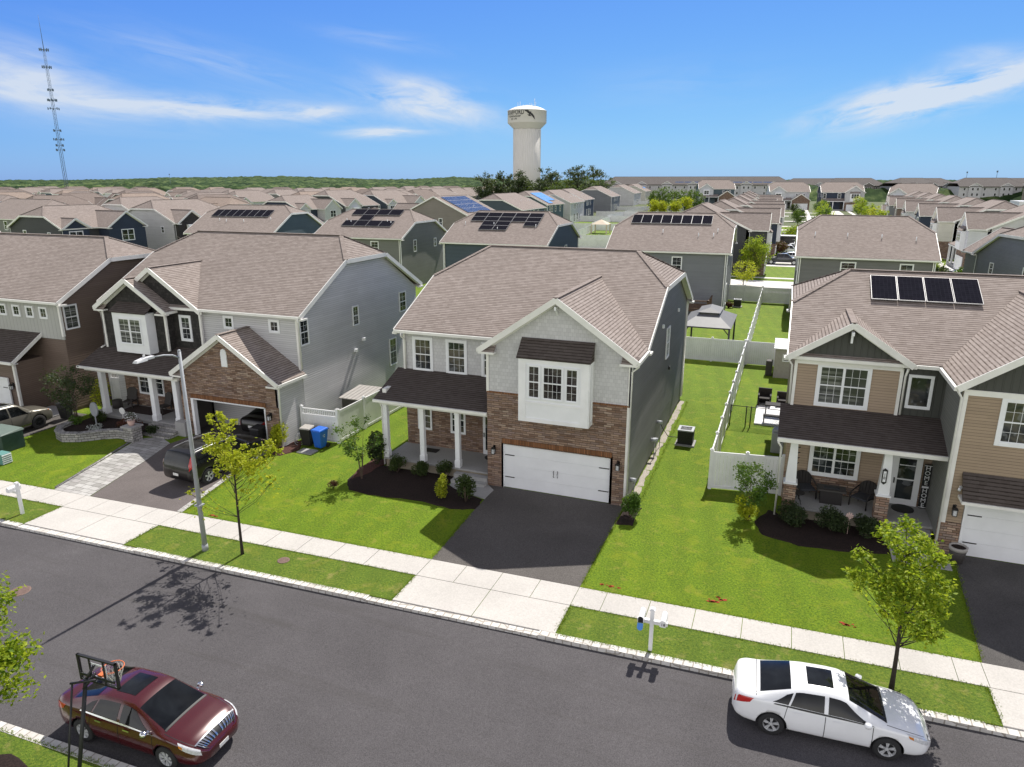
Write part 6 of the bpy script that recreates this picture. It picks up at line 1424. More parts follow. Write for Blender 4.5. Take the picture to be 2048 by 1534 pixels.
def tree(label, x, y, H, R, z0, leaf, n_cl, n_leaf, ls, tr=.09, seed=1, group='trees', name='tree', clusters=None, cr=.5, bark='bark', cat='tree', conic=False, z=0.0, stems=1, spread=.0, sq=(1, 1, .8)):
    rn = np.random.RandomState(seed); root = thing(name, (x, y, z), label, cat, group)
    if clusters is None:
        clusters = []; k = 0
        while len(clusters) < n_cl and k < 4000:
            k += 1; u = rn.uniform(-1, 1, 3)
            if (u ** 2).sum() > 1: continue
            if rn.uniform() < .55 and (u ** 2).sum() < .35: continue
            zz = z0 + (u[2] * .5 + .5) * (H - z0); f = 1.0 if not conic else max(.12, 1.05 - (zz - z0) / (H - z0))
            if not conic and u[2] < -.3: f = .85
            clusters.append((x + u[0] * R * f, y + u[1] * R * f, z + zz, cr * rn.uniform(.65, 1.25)))
    tk = MB(); top = max(c[2] for c in clusters); lean = rn.uniform(-.03, .03, 2) * H
    def tp(h): t = h / H; return Vector((x + lean[0] * t * t * 2, y + lean[1] * t * t * 2, z + h))
    for s in range(stems):
        ox, oy = (rn.uniform(-.12, .12, 2) if stems > 1 else (0, 0)); hh = (top - z) * (.88 if s == 0 else .6)
        e = rn.uniform(-1, 1, 2) * spread * R
        pts = [Vector((x + ox, y + oy, z - .05))] + [tp(hh * t) + Vector((ox + e[0] * t, oy + e[1] * t, 0)) for t in (.08, .25, .45, .65, .85, 1)]
        tk.tube(pts, [tr * 1.25, tr, tr * .85, tr * .68, tr * .5, tr * .33, tr * .15], 7)
    P = []
    for (cx, cy, cz, r) in clusters:
        h = math.hypot(cx - x, cy - y); za = max(z0 * .8, min((cz - z) - h * .75 - .1, (top - z) * .85)) if h > .08 else None
        if za is not None and h > .15:
            a = tp(za); e = Vector((cx, cy, cz)); mid = a.lerp(e, .5) + Vector((0, 0, -.06 * h)); r0 = tr * (.38 if r > .15 else .22) * (1 - .5 * za / H)
            tk.tube([a, mid, e], [r0, r0 * .6, max(.006, r0 * .2)], 5)
            P += [(mid.lerp(e, t_) + Vector((rn.normal(size=3) * .10 * h).tolist())) for t_ in rn.uniform(0, 1, int(10 * h) + 2)] if h < 4 else []
            for k in range(2):
                e2 = e + Vector(rn.normal(size=3).tolist()).normalized() * r * .7; tk.tube([mid.lerp(e, .5), e2], [r0 * .4, .005], 3)
        P += blobpts((cx, cy, cz), r, max(6, int(n_leaf / len(clusters) * (r / cr) ** 1.5)), rn, .15, sq)
    part('trunk', tk, bark, root); part('crown', leaves(P, ls, seed + 7), leaf, root); return root
def bush(label, x, y, R, H, leaf, n, ls, seed=1, group='shrubs', z=.03, name='shrub', cat='shrub', tr=.02, lumps=9):
    rn = np.random.RandomState(seed); root = thing(name, (x, y, z), label, cat, group); P = []
    for k in range(lumps):
        a = rn.uniform(0, 2 * PI); q = rn.uniform(0, .6) * R; zz = H * rn.uniform(.35, .75)
        P += blobpts((x + q * math.cos(a), y + q * math.sin(a), z + zz), R * rn.uniform(.42, .62), n // lumps, rn, .45, (1, 1, H / R * .62))
    P = [p for p in P if p[2] > z + .02]
    m = MB()
    for k in range(6):
        a = rn.uniform(0, 2 * PI); m.tube([(x, y, z - .03), (x + .4 * R * math.cos(a), y + .4 * R * math.sin(a), z + H * .4), (x + .6 * R * math.cos(a), y + .6 * R * math.sin(a), z + H * .7)], [tr, tr * .7, .005], 4)
    part('stems', m, 'bark', root); part('foliage', leaves(P, ls, seed), leaf, root); return root
def px3(px, py, Y):    # point at depth Y seen at a pixel of the survey photograph
    f = Vector((-math.sin(YAW) * math.cos(PITCH), math.cos(YAW) * math.cos(PITCH), -math.sin(PITCH))); r = Vector((math.cos(YAW), math.sin(YAW), 0)); u = r.cross(f)
    d = f + r * ((px - 1024) / 1419.0) + u * ((767 - py) / 1419.0); t = Y / d.y; return (d.x * t, Y, 13.485 + d.z * t)
def survey(lst, ox, oy, s, Y, dep, seed):
    rn = np.random.RandomState(seed); out = []
    for a, b, r in lst:
        yy = Y + rn.uniform(-dep, dep); p = px3(ox + a / s, oy + b / s, yy); out.append((p[0], p[1], p[2], r / s / 1419.0 * 21 * 1.05))
    return out
CL = [(830, 170, 45), (870, 225, 55), (720, 195, 40), (740, 255, 42), (1010, 262, 45), (900, 320, 55), (965, 355, 40), (700, 450, 60), (770, 500, 70), (870, 440, 60), (975, 470, 50), (690, 590, 55), (800, 600, 80), (910, 560, 60), (930, 640, 85), (1000, 690, 95), (1090, 740, 100), (1180, 790, 80), (1270, 760, 80), (1370, 730, 55), (1130, 560, 40), (1250, 640, 60), (1350, 585, 50), (1430, 510, 45), (1480, 590, 50), (1560, 615, 40), (1420, 650, 45), (880, 720, 75), (960, 800, 70), (1040, 850, 65), (790, 850, 35), (1210, 880, 55), (1150, 690, 70), (1060, 640, 60)]
CL2 = [(1230, 960, 30), (1330, 950, 26), (1440, 920, 36), (1500, 960, 22), (1110, 1090, 24), (470, 1120, 30), (560, 1050, 25), (520, 1230, 20), (1450, 1010, 25), (820, 900, 24), (900, 930, 20), (1200, 1180, 14)]
tree('young street tree with loose yellow-green leaves beside the grey lamp post', -17.93, 18.65, 5.3, 1.6, 1.9, 'leaf_young', 0, 8000, .115, .055, 3, clusters=survey([(a, b, r * 1.1) for a, b, r in CL], 300, 800, 6.0235, 18.65, .75, 5) + survey(CL2, 300, 800, 6.0235, 18.65, .9, 6), cr=.27, bark='bark_dark', group='street trees')
CR = [(1190, 135, 45), (1230, 190, 50), (1080, 165, 45), (1040, 190, 35), (1110, 220, 55), (1280, 240, 55), (1150, 270, 60), (1320, 280, 50), (1230, 310, 60), (1390, 340, 45), (1340, 360, 50), (930, 310, 45), (960, 345, 35), (1000, 390, 30), (880, 430, 45), (960, 450, 55), (1180, 380, 70), (1290, 400, 60), (1040, 480, 60), (1120, 470, 70), (1220, 460, 70), (1340, 450, 60), (1400, 500, 50), (1060, 560, 55), (1160, 560, 75), (1270, 540, 70), (1380, 570, 55), (1060, 640, 45), (1130, 640, 60), (1220, 620, 70), (1320, 620, 65), (1390, 650, 40), (1200, 700, 60), (1290, 700, 60), (1160, 740, 40), (1310, 780, 50), (1360, 760, 40), (1250, 770, 35), (910, 500, 30)]
tree('street tree with bright fresh leaves behind the white saloon car', 3.9, 19.13, 5.0, 1.7, 1.6, 'leaf_oak', 0, 10500, .12, .065, 9, clusters=survey(CR, 1400, 1000, 2.872, 19.2, .85, 8) and [(a, b, c, r * .40) for a, b, c, r in survey([(x, y, r * 2.1) for x, y, r in CR], 1400, 1000, 2.872, 19.2, .85, 8)], cr=.36, bark='bark_dark', group='street trees')
tree('leafy tree reaching into the picture from the left edge above the dark red car', -15.35, 7.9, 5.4, 1.05, 2.4, 'leaf_oak', 26, 7000, .11, .07, 21, cr=.36, bark='bark_dark', group='street trees')
# planting round the middle house
for lab, x, y, R, H, lf, n, ls, sd in (
 ('low round dark green bush under the left porch column, leftmost of three', -16.35, 27.45, .52, .85, 'leaf_box', 2600, .07, 1), ('low round dark green bush, middle one of three before the porch', -15.0, 27.45, .55, .85, 'leaf_box', 2800, .07, 2), ('low round dark green bush, rightmost of three, nearest the porch steps', -13.9, 27.75, .48, .8, 'leaf_box', 2300, .07, 3),
 ('upright bright yellow bush in the dark mulch', -13.05, 25.55, .36, 1.15, 'leaf_yellow', 2000, .08, 4), ('upright dull green bush at the mulch edge next to the driveway', -11.95, 25.65, .48, 1.2, 'leaf_box', 2500, .09, 5),
 ('bush of glossy mid-green leaves at the right front corner of the middle house', -4.95, 26.75, .45, 1.25, 'leaf_green', 1900, .10, 6), ('dark laurel bush beside the left end of the porch', -17.75, 28.0, .6, 1.7, 'leaf_dark', 2000, .13, 7),
 ('fresh yellow-green bush at the corner of the open garage', -23.75, 28.0, .55, 1.35, 'leaf_young', 2200, .10, 8), ('low purple-leaved bush in the lawn edge near the white fence', -18.2, 24.9, .28, .35, 'leaf_red', 500, .06, 9),
 ('dark spreading bush before the right porch, leftmost of three', 1.4, 28.45, .72, .95, 'leaf_dark', 3200, .085, 10), ('dark spreading bush, middle one of three before the tan house porch', 2.75, 28.45, .70, .95, 'leaf_dark', 3200, .085, 11), ('dark spreading bush, rightmost of three, by the stone porch pier', 4.1, 28.45, .70, .9, 'leaf_dark', 3000, .085, 12),
 ('pale green round bush at the left end of the tan house bed', -.45, 28.35, .55, .95, 'leaf_young', 1900, .09, 13),
 ('dark rounded bush in the stone-walled bed below the left porch column', -35.6, 27.4, .6, .9, 'leaf_box', 1600, .08, 14), ('silvery leaved plant at the wall of the stone-edged bed', -34.4, 26.1, .5, .6, 'leaf_silver', 1100, .07, 15), ('dark red maple-like bush behind the flower pot pillar', -33.2, 27.1, .75, .8, 'leaf_red', 1900, .07, 16), ('green plant behind the pillar next to the steps', -31.6, 27.3, .4, .55, 'leaf_dark', 900, .08, 17), ('small light green perennials at the left end of the stone-edged bed', -36.4, 26.6, .5, .75, 'leaf_green', 1000, .08, 18)):
    bush(lab, x, y, R, H, lf, n, ls, sd)
tree('slender many-stemmed young tree with sparse leaves at the left end of the dark mulch', -17.6, 26.25, 3.1, 1.15, 1.0, 'leaf_green', 26, 900, .12, .022, 31, cr=.22, stems=4, spread=.5, bark='bark', group='small garden trees')
tree('small leafy tree with several stems at the left end of the right porch', -.35, 28.35, 2.6, .75, .7, 'leaf_green', 24, 1900, .11, .025, 33, cr=.26, stems=4, spread=.4, bark='bark', group='small garden trees')
tree('small tree with blue-grey and green leaves in the stone-edged bed at the left', -36.5, 26.7, 3.5, 1.35, 1.2, 'leaf_dark', 32, 3000, .11, .04, 35, cr=.32, stems=3, spread=.35, bark='bark', group='small garden trees')
bush('yellowish climbing plant before the meter of the brown house', -37.4, 29.2, .8, 2.4, 'leaf_young', 900, .10, 37)
# street and garden trees behind
tree('dense leafy green tree before the dark-sided house on the second street', -4.0, 108.6, 5.8, 2.0, 1.0, 'leaf_oak', 60, 4200, .22, .12, 41, cr=.65, group='trees behind')
tree('low pale yellow-green tree beside the dense one, over the grey fence', -4.9, 99.3, 3.2, 1.9, .9, 'leaf_young', 30, 1800, .18, .06, 42, cr=.5, group='trees behind')
rt = random.Random(5)
for i, (x, y, H, R, lf) in enumerate(((8.6, 190, 7, 2.6, 'leaf_oak'), (8.9, 206, 8, 3, 'leaf_green'), (8.6, 224, 8.5, 3, 'leaf_oak'), (9.2, 244, 9, 3.2, 'leaf_oak'), (9.6, 268, 9, 3.2, 'leaf_green'), (9.0, 176, 5, 2, 'leaf_dark'), (2.0, 168, 4.6, 3.2, 'leaf_oak'), (2.5, 236, 6, 3, 'leaf_green'), (1.5, 262, 7, 3, 'leaf_dark'), (22.6, 210, 7, 2.6, 'leaf_oak'), (23.2, 232, 8, 2.8, 'leaf_young'), (23, 252, 8, 2.8, 'leaf_oak'), (23.4, 280, 9, 3.2, 'leaf_oak'), (26, 196, 6, 3.0, 'leaf_dark'), (28, 178, 6, 3, 'leaf_green'), (24, 300, 9, 3.4, 'leaf_green'), (22.0, 190, 6, 2.6, 'leaf_oak'), (25, 320, 9, 3, 'leaf_young'))):
    side = x < 15; k_ = 1 + sum(1 for q in ((190, 206, 224, 244, 268, 176, 168, 236, 262) if side else (210, 232, 252, 280, 196, 178, 300, 190, 320)) if q < y)
    tree(('light', 'mid', 'dark')[0 if lf in ('leaf_oak', 'leaf_young') else 1 if lf == 'leaf_green' else 2] + ' green street tree, %s from the near end, %s of the side street' % (ORD[k_ - 1], 'left' if side else 'right'), x, y, H * .82, R * .72, 1.3, lf, 26, 1300, .36, .12, 50 + i, cr=.8, group='street trees of the side street')
for i, (lab, x, y, R, H, lf) in enumerate((('light green bush left of the white off-roader before the columned porch', 18.6, 111, 1.6, 3.6, 'leaf_oak'), ('round dark bush in front of the navy saloon', 22.0, 108.5, 1.5, 2.4, 'leaf_green'), ('yellow-green bush right of the round dark bush', 25.4, 108.5, 1.8, 2.2, 'leaf_young'), ('dark green bush at the right end before the columned porch', 27.2, 110, 1.6, 3.0, 'leaf_dark'), ('dark bush beneath the light green bush by the grey house corner', 19.2, 108, 1.6, 2.6, 'leaf_dark'), ('dark red bush between the driveways of the second street', -1.2, 139, 2.0, 3.0, 'leaf_red'), ('small green bush by the silver saloon', -1.8, 132.2, 1.2, 1.5, 'leaf_green'), ('bright green bushes between the blue house and the solar-roofed grey house', -19.8, 92, 2.6, 4.4, 'leaf_oak'), ('darker bush right of the bright green bushes', -17.0, 94, 2.2, 3.6, 'leaf_dark'), ('small reddish plant by the far air conditioner', -5.3, 80.6, .5, .7, 'leaf_red'), ('yellow-green plant beside the gazebo', -2.6, 56.8, .7, .9, 'leaf_young'))):
    bush(lab, x, y, R, H, lf, 1500, .30 if R > 1 else .12, 70 + i, group='shrubs behind', z=0, tr=.05)
# pines and broadleaf trees round the water tower
pn = 0
for px, D, H, R in ((968, 330, 17, 4), (985, 345, 15.5, 4.5), (1006, 335, 17, 4.5), (1020, 350, 16, 4), (1036, 330, 17.5, 4), (1046, 340, 15, 4), (1062, 335, 14.5, 4.5), (1080, 320, 15.5, 5), (1092, 325, 20, 4.5), (1108, 330, 17, 4), (1120, 320, 13, 5), (1142, 325, 16.5, 4.5), (1156, 330, 17.5, 4), (1170, 335, 17, 5), (1186, 330, 17.5, 5), (1196, 345, 15, 4), (1212, 360, 12, 5), (1136, 305, 11.5, 5), (1104, 300, 12, 5), (1178, 305, 12, 5)):
    dk = H > 14.8
    if px > 1130: D += 130; H *= 1.32; R *= 1.3
    x, y = on_ray(px, D)
    tree(('dark scraggy pine' if dk else 'rounded green tree') + ' near the water tower, %s of its row' % ('leftmost', 'second', 'third', 'fourth', 'fifth', 'sixth', 'seventh', 'eighth', 'ninth and tallest', 'tenth', 'eleventh', 'twelfth', 'thirteenth', 'fourteenth', 'fifteenth', 'sixteenth', 'seventeenth', 'front left', 'front middle', 'front right')[pn], x, y, H, R, 4 if dk else 1.5, 'leaf_pine' if dk else 'leaf_far', 34, 1500, .75, .35, 200 + pn, cr=1.5, bark='bark_dark', group='trees round the water tower', name='pine_tree' if dk else 'tree', sq=(1.25, 1.25, .6)); pn += 1
for i, (px, D, H, R) in enumerate(((1309, 330, 9, 3), (1322, 325, 10, 3.4), (1333, 330, 10.5, 3), (1346, 322, 9, 3), (1352, 315, 10, 3.2), (1373, 320, 9.5, 3.2), (1385, 325, 10, 3), (1396, 330, 9, 3), (1312, 300, 6, 2.2), (1328, 298, 5, 1.8), (1356, 300, 6, 2.2), (1378, 300, 7, 2.2))):
    x, y = on_ray(px, D); tree(('dark green' if i < 8 else 'lighter low') + ' tree before the long apartment block, %s from the left' % (['first', 'second', 'third', 'fourth', 'fifth', 'sixth', 'seventh', 'eighth'][i] if i < 8 else ['first', 'second', 'third', 'fourth'][i - 8]), x, y, H, R, 1.2, 'leaf_green' if i < 8 else 'leaf_young', 22, 900, .55, .2, 260 + i, cr=1.2, group='trees before the apartment block')
# ---------------------------------------------------------------- fences
def vfence(label, a, b, h=1.8, sp=2.4, group='white fences', picket=0, parent=None, gate=None):
    a = Vector(a); b = Vector(b); L = (b - a).length; d = (b - a).normalized(); n = Vector((-d.y, d.x))
    r = thing('vinyl_fence', (a.x, a.y, 0), label, 'fence', group); k = max(1, round(L / sp)); st = L / k
    def P(u, o, z): q = a + d * u + n * o; return (q.x, q.y, z)
    def B(m, u0, o0, z0, u1, o1, z1): m.hexa([P(u0, o0, z0), P(u1, o0, z0), P(u1, o1, z0), P(u0, o1, z0), P(u0, o0, z1), P(u1, o0, z1), P(u1, o1, z1), P(u0, o1, z1)])
    for i in range(k + 1):
        m = MB(); u = i * st; B(m, u - .065, -.065, 0, u + .065, .065, h + .06); B(m, u - .08, -.08, h + .06, u + .08, .08, h + .09); B(m, u - .05, -.05, h + .09, u + .05, .05, h + .13); part('post', m, 'white_vinyl', r)
    for i in range(k):
        m = MB(); u0, u1 = i * st + .065, (i + 1) * st - .065; zt = h - (.32 if picket else 0)
        B(m, u0, -.03, .05, u1, .03, .19); B(m, u0, -.03, zt - .14, u1, .03, zt)
        q = u0; 
        while q < u1 - .01:
            e = min(q + .15, u1); B(m, q + .004, -.014, .19, e - .004, .014, zt - .14); q += .15
        if picket:
            B(m, u0, -.03, h - .06, u1, .03, h); q = u0 + .06
            while q < u1: B(m, q - .02, -.02, zt, q + .02, .02, h - .06); q += .115
        part('panel', m, 'white_vinyl', r)
    return r
vfence('long white fence running back between the middle lawn and the tan house garden', (-2.22, 31.0), (-2.12, 55.1))
vfence('white fence continuing back between the two rear gardens to the grey gate', (-2.1, 55.3), (-2.05, 84.6))
vfence('white cross fence closing the rear of the middle garden, before the gazebo', (-16.6, 55.35), (-2.2, 55.2))
vfence('white cross fence behind the small shed', (-2.0, 55.2), (9.5, 55.2))
vfence('white cross fence at the rear gardens of the row behind, with gate hardware', (-2.0, 85.2), (1.4, 85.2)); vfence('white cross fence beside the far air conditioner', (-5.9, 86.0), (-2.1, 85.5))
vfence('short white fence with its gate at the left end of the tan house', (-2.2, 30.95), (.8, 31.35), sp=1.5)
m = MB(); m.box(-.98, 31.0, .5, -.93, 31.08, .62); m.box(-.98, 31.0, 1.5, -.93, 31.08, 1.62); m.box(-2.15, 30.85, .35, -1.95, 30.93, .42); m.box(-2.15, 30.85, 1.5, -1.95, 30.93, 1.57); 
vfence('white picket-topped fence behind the rubbish bins', (-23.4, 29.75), (-21.25, 29.85), h=1.8, sp=2.15, picket=1)
vfence('white side fence running back along the lawn left of the middle house', (-21.22, 29.9), (-21.0, 44.5)); vfence('white picket-topped gate fence between the brown house and the porch of the open-garage house', (-39.2, 31.4), (-36.9, 31.6), sp=1.15, picket=1)
for a, b, l in (((-60, 195.5), (-22, 199.5), 'third from the front'), ((-48, 153.5), (-20, 157.5), 'second from the front'), ((-40, 143), (-18, 146), 'frontmost'), ((-66, 238), (-30, 243), 'fourth from the front'), ((-70, 275), (-34, 280), 'fifth from the front'), ((-80, 330), (-30, 336), 'sixth from the front'), ((-84, 420), (-30, 430), 'farthest back')): vfence('white garden fence right of the receding houses, ' + l, a, b, h=1.9, sp=4.5)
for x, y0_, y1_, l in ((-46, 157, 196, 'nearer'), (-52, 200, 240, 'middle'), (-58, 243, 330, 'farther')): vfence('white fence running back between the gardens right of the receding houses, ' + l, (x, y0_), (x - 4, y1_), h=1.9, sp=4.5)
# chain-link gate
cg = thing('chain_link_fence', (-2.1, 40.3, 0), 'low black chain-link gate in the side garden of the tan house', 'fence'); m = MB()
for x in (-2.05, -1.2, -.95, .8): m.cyl((x, 40.3, 0), (x, 40.3, 1.25), .03, n=6)
m.cyl((-2.05, 40.3, 1.2), (.8, 40.3, 1.2), .02, n=6); part('frame', m, 'black', cg); m = MB(); q = -2.05
while q < .8: m.tube([(q, 40.3, .05), (min(.8, q + 1.1), 40.3, 1.15)], .004, 3); m.tube([(q, 40.3, 1.15), (min(.8, q + 1.1), 40.3, .05)], .004, 3); q += .09
part('mesh_wire', m, 'black', cg)
# ---------------------------------------------------------------- street furniture
lp = thing('street_lamp', (-19.45, 18.39, 0), 'tall grey street lamp post with one arm over the road beside the young tree', 'street lamp')
m = MB(); m.cyl((-19.45, 18.39, 0), (-19.45, 18.39, 7.75), .095, .055, n=16); m.cyl((-19.45, 18.39, 0), (-19.45, 18.39, .25), .12, .11, n=16); m.lathe((-19.45, 18.39, 7.75), [(.06, 0), (.055, .03), (.02, .05)], 12); part('pole', m, 'steel_pole', lp)
m = MB(); m.tube([(-19.45, 18.39, 7.5), (-19.46, 18.1, 7.66), (-19.49, 17.75, 7.74), (-19.53, 17.25, 7.77)], [.035, .032, .028, .025], 7); part('arm', m, 'steel_pole', lp)
m = MB(); m.box(-19.61, 16.85, 7.73, -19.46, 17.35, 7.82); m.hexa([(-19.65, 16.6, 7.71), (-19.43, 16.6, 7.71), (-19.44, 17.05, 7.71), (-19.64, 17.05, 7.71), (-19.61, 16.66, 7.79), (-19.47, 16.66, 7.79), (-19.46, 17.05, 7.84), (-19.62, 17.05, 7.84)]); m.cyl((-19.54, 17.0, 7.83), (-19.54, 17.0, 7.92), .04, n=10); part('lamp_head', m, 'light_paint', lp, bevel=.02)
m = MB(); m.fbox(Fr((-19.45, 18.39, 0), (1, 0, 0), (0, -1, 0)), -.13, 1.85, -.13, .13, 1.9, .13); part('band', m, 'steel_pole', lp)
def mailbox(x, y, label, rot, sides, text=None, openb=None, flag=True):
    r = thing('mailbox', (x, y, 0), label, 'mailbox', 'kerbside mailboxes')
    c, s = math.cos(rot), math.sin(rot)
    T = lambda u, v, z: (x + u * c - v * s, y + u * s + v * c, z)
    def bx(m, u0, v0, z0, u1, v1, z1): m.hexa([T(u0, v0, z0), T(u1, v0, z0), T(u1, v1, z0), T(u0, v1, z0), T(u0, v0, z1), T(u1, v0, z1), T(u1, v1, z1), T(u0, v1, z1)])
    m = MB(); bx(m, -.055, -.055, 0, .055, .055, 1.36); bx(m, -.075, -.075, 1.36, .075, .075, 1.39); bx(m, -.06, -.06, 1.39, .06, .06, 1.43); part('post', m, 'white_vinyl', r)
    m = MB(); bx(m, min(0, min(sides) - .12), -.05, .92, max(0, max(sides) + .12), .05, 1.03); part('crossbar', m, 'white_vinyl', r)
    for k, u in enumerate(sides):
        m = MB(); pr = [(-.085, 0), (.085, 0), (.085, .13)] + [(.085 * math.cos(a), .13 + .085 * math.sin(a)) for a in [PI * i / 8 for i in range(1, 8)]] + [(-.085, .13)]
        A = [T(u + p, -.26, 1.03 + q) for p, q in pr]; B_ = [T(u + p, .24, 1.03 + q) for p, q in pr]; m.prism(A, B_)
        b = part('box', m, 'white_vinyl', r)
        if openb == k:
            m = MB(); m.poly([T(u + p * .88, -.263, 1.035 + q * .93) for p, q in pr]); part('opening', m, 'black', b)
            m = MB(); m.prism([T(u + p, -.27, 1.03 + .0) if False else T(u + p, -.27 - q * .35, 1.03 - q * .92) for p, q in pr], [T(u + p, -.285 - q * .35, 1.035 - q * .92) for p, q in pr]); part('lid', m, 'mail_blue', b)
        else:
            m = MB(); m.prism([T(u + p * 1.05, -.275, 1.025 + q * 1.03) for p, q in pr], [T(u + p * 1.05, -.26, 1.025 + q * 1.03) for p, q in pr]); lid = part('lid', m, 'white_vinyl', b)
            if text: textobj(text, .13, (T(u - .055, -.28, 1.07)), rot, lid, 'ink')
    return r
plain('mail_blue', (.05, .22, .62), .4)
def textobj(body, size, loc, rz, parent, mat, rx=PI / 2, vertical=False, depth=.003):
    cu = bpy.data.curves.new('txt', 'FONT'); cu.body = body; cu.size = size; cu.extrude = depth; cu.resolution_u = 2
    if vertical: cu.align_x = 'CENTER'; cu.space_line = .82
    o = bpy.data.objects.new('txt', cu); C.objects.link(o); bpy.context.view_layer.update()
    me = bpy.data.meshes.new_from_object(o.evaluated_get(bpy.context.evaluated_depsgraph_get())); bpy.data.objects.remove(o)
    M = Matrix.Translation(Vector(loc) - Vector(OFF.get(parent.name, (0, 0, 0)))) @ Matrix.Rotation(rz, 4, 'Z') @ Matrix.Rotation(rx, 4, 'X'); me.transform(M)
    me.materials.clear(); me.materials.append(MATS[mat]); t = bpy.data.objects.new('lettering', me); C.objects.link(t); t.parent = parent; return t
mailbox(-2.62, 18.45, 'white post with two mailboxes, the left one hanging open, near the white saloon car', .03, [-.30, .34], text='18', openb=0)
mailbox(-28.9, 18.05, 'white post with a single mailbox at the left edge of the pavement', .0, [0.0, ][:1] if False else [-.22])
def disc(name, x, y, r, z, label, mat='rust_iron'):
    d = thing(name, (x, y, z), label, 'manhole cover'); m = MB(); m.cyl((x, y, z - .02), (x, y, z + .006), r, n=28); part('cover', m, mat, d)
    m = MB()
    for i in range(-4, 5):
        L = math.sqrt(max(0, (r * .85) ** 2 - (i * r * .18) ** 2))
        if L > .03: m.box(x - L, y + i * r * .18 - .008, z + .006, x + L, y + i * r * .18 + .008, z + .011)
    part('ribs', m, mat, d); m = MB(); m.lathe((x, y, z), [(r, -.02), (r * 1.12, -.02), (r * 1.12, .005), (r, .008)], 28); part('frame', m, 'rust_iron', d)
disc('manhole_cover', -23.5, 14.05, .31, RZ + .002, 'round rusty ribbed manhole cover in the road at the left'); disc('manhole_cover', -16.19, 18.81, .2, .012, 'small round rusty cover in the grass strip right of the young tree')
# basketball stand
bs = thing('basketball_hoop', (-13.5, 8.3, 0), 'portable basketball hoop with clear black-framed backboard over the dark red car', 'basketball hoop')
m = MB(); m.cyl((-13.5, 8.25, 0), (-13.46, 9.0, 2.95), .045, n=10); m.cyl((-13.68, 8.15, 0), (-13.66, 8.82, 2.9), .022, n=8); m.tube([(-13.70, 8.8, 2.9), (-13.2, 9.05, 2.95)], .025, 6); m.tube([(-13.46, 8.9, 2.75), (-13.36, 9.17, 3.0)], .03, 6); m.tube([(-13.46, 8.98, 2.9), (-13.36, 9.17, 3.2)], .03, 6); part('pole', m, 'black', bs)
m = MB(); m.box(-13.95, 7.5, 0, -13.2, 8.4, .2); part('base', m, 'black', bs, bevel=.05)
ba = rad(2); bc = (-13.31, 9.20); BF = Fr((bc[0], bc[1], .02), (math.cos(ba), math.sin(ba), 0), (-math.sin(ba), math.cos(ba), 0))
m = MB(); w2 = .56
for (a, b, c, d) in ((-w2, 2.69, w2, 2.73), (-w2, 3.30, w2, 3.34), (-w2, 2.69, -w2 + .04, 3.34), (w2 - .04, 2.69, w2, 3.34)): m.fbox(BF, a, b, -.03, c, d, .03)
for u in (-.2, .2): m.fbox(BF, u - .014, 2.72, -.035, u + .014, 3.31, -.005)
m.fbox(BF, -.5, 2.85, -.06, .5, 2.90, -.03); part('backboard_frame', m, 'black', bs)
mm, nt, b = newmat('clear_board'); b.inputs['Base Color'].default_value = (.9, .95, .95, 1); b.inputs['Roughness'].default_value = .05; b.inputs['Transmission Weight'].default_value = 1; b.inputs['IOR'].default_value = 1.05; b.inputs['Alpha'].default_value = .35
m = MB(); m.fbox(BF, -w2 + .04, 2.72, .0, w2 - .04, 3.31, .008); part('board', m, 'clear_board', bs)
m = MB(); m.fbox(BF, -.24, 2.82, .01, .24, 2.86, .016); m.fbox(BF, -.24, 3.14, .01, .24, 3.18, .016); m.fbox(BF, -.24, 2.82, .01, -.2, 3.18, .016); m.fbox(BF, .2, 2.82, .01, .24, 3.18, .016); part('target_square', m, 'white_trim', bs)
rim_c = BF.p(0, 2.86, .36); m = MB(); pts = [(rim_c.x + .23 * math.cos(2 * PI * i / 24), rim_c.y + .23 * math.sin(2 * PI * i / 24), rim_c.z) for i in range(25)]; m.tube(pts, .011, 6); m.fbox(BF, -.06, 2.78, .01, .06, 2.9, .14); part('rim', m, 'orange_rim', bs)
m = MB()
for i in range(12):
    for s in (1, -1):
        pts = []
        for k in range(5): a = 2 * PI * (i + s * k * .5) / 12; rr = .225 - .03 * k; pts.append((rim_c.x + rr * math.cos(a), rim_c.y + rr * math.sin(a), rim_c.z - .1 * k))
        m.tube(pts, .005, 3)
part('net', m, 'net', bs)
plain('lid_green', (.12, .16, .14), .6)
# utility boxes on the left lawn
tb = thing('transformer_box', (-37.1, 22.9, 0), 'dark green electrical transformer box on the left lawn', 'transformer box'); m = MB(); m.box(-38.0, 22.45, 0, -36.4, 23.6, .95); part('cabinet', m, 'green_metal', tb, bevel=.03); m = MB(); m.hexa([(-38.05, 22.4, .95), (-36.35, 22.4, .95), (-36.35, 23.65, .95), (-38.05, 23.65, .95), (-38.0, 22.5, 1.0), (-36.4, 22.5, 1.0), (-36.4, 23.6, 1.06), (-38.0, 23.6, 1.06)]); part('lid', m, 'lid_green', tb)
m = MB(); m.box(-37.3, 22.43, .55, -37.1, 22.45, .65); m.box(-38.0, 22.43, .4, -37.75, 22.45, .65); part('sticker', m, 'plate', tb)
tb = thing('utility_pedestal', (-35.2, 21.6, 0), 'small teal utility pedestal with white ribbed side at the left edge', 'utility box'); m = MB(); m.box(-35.55, 21.35, 0, -34.9, 21.85, .55); part('body', m, 'teal_metal', tb, bevel=.04)
m = MB()
for k in range(5): m.box(-34.9, 21.37, .05 + k * .1, -34.86, 21.83, .10 + k * .1)
part('louvre', m, 'white_trim', tb)
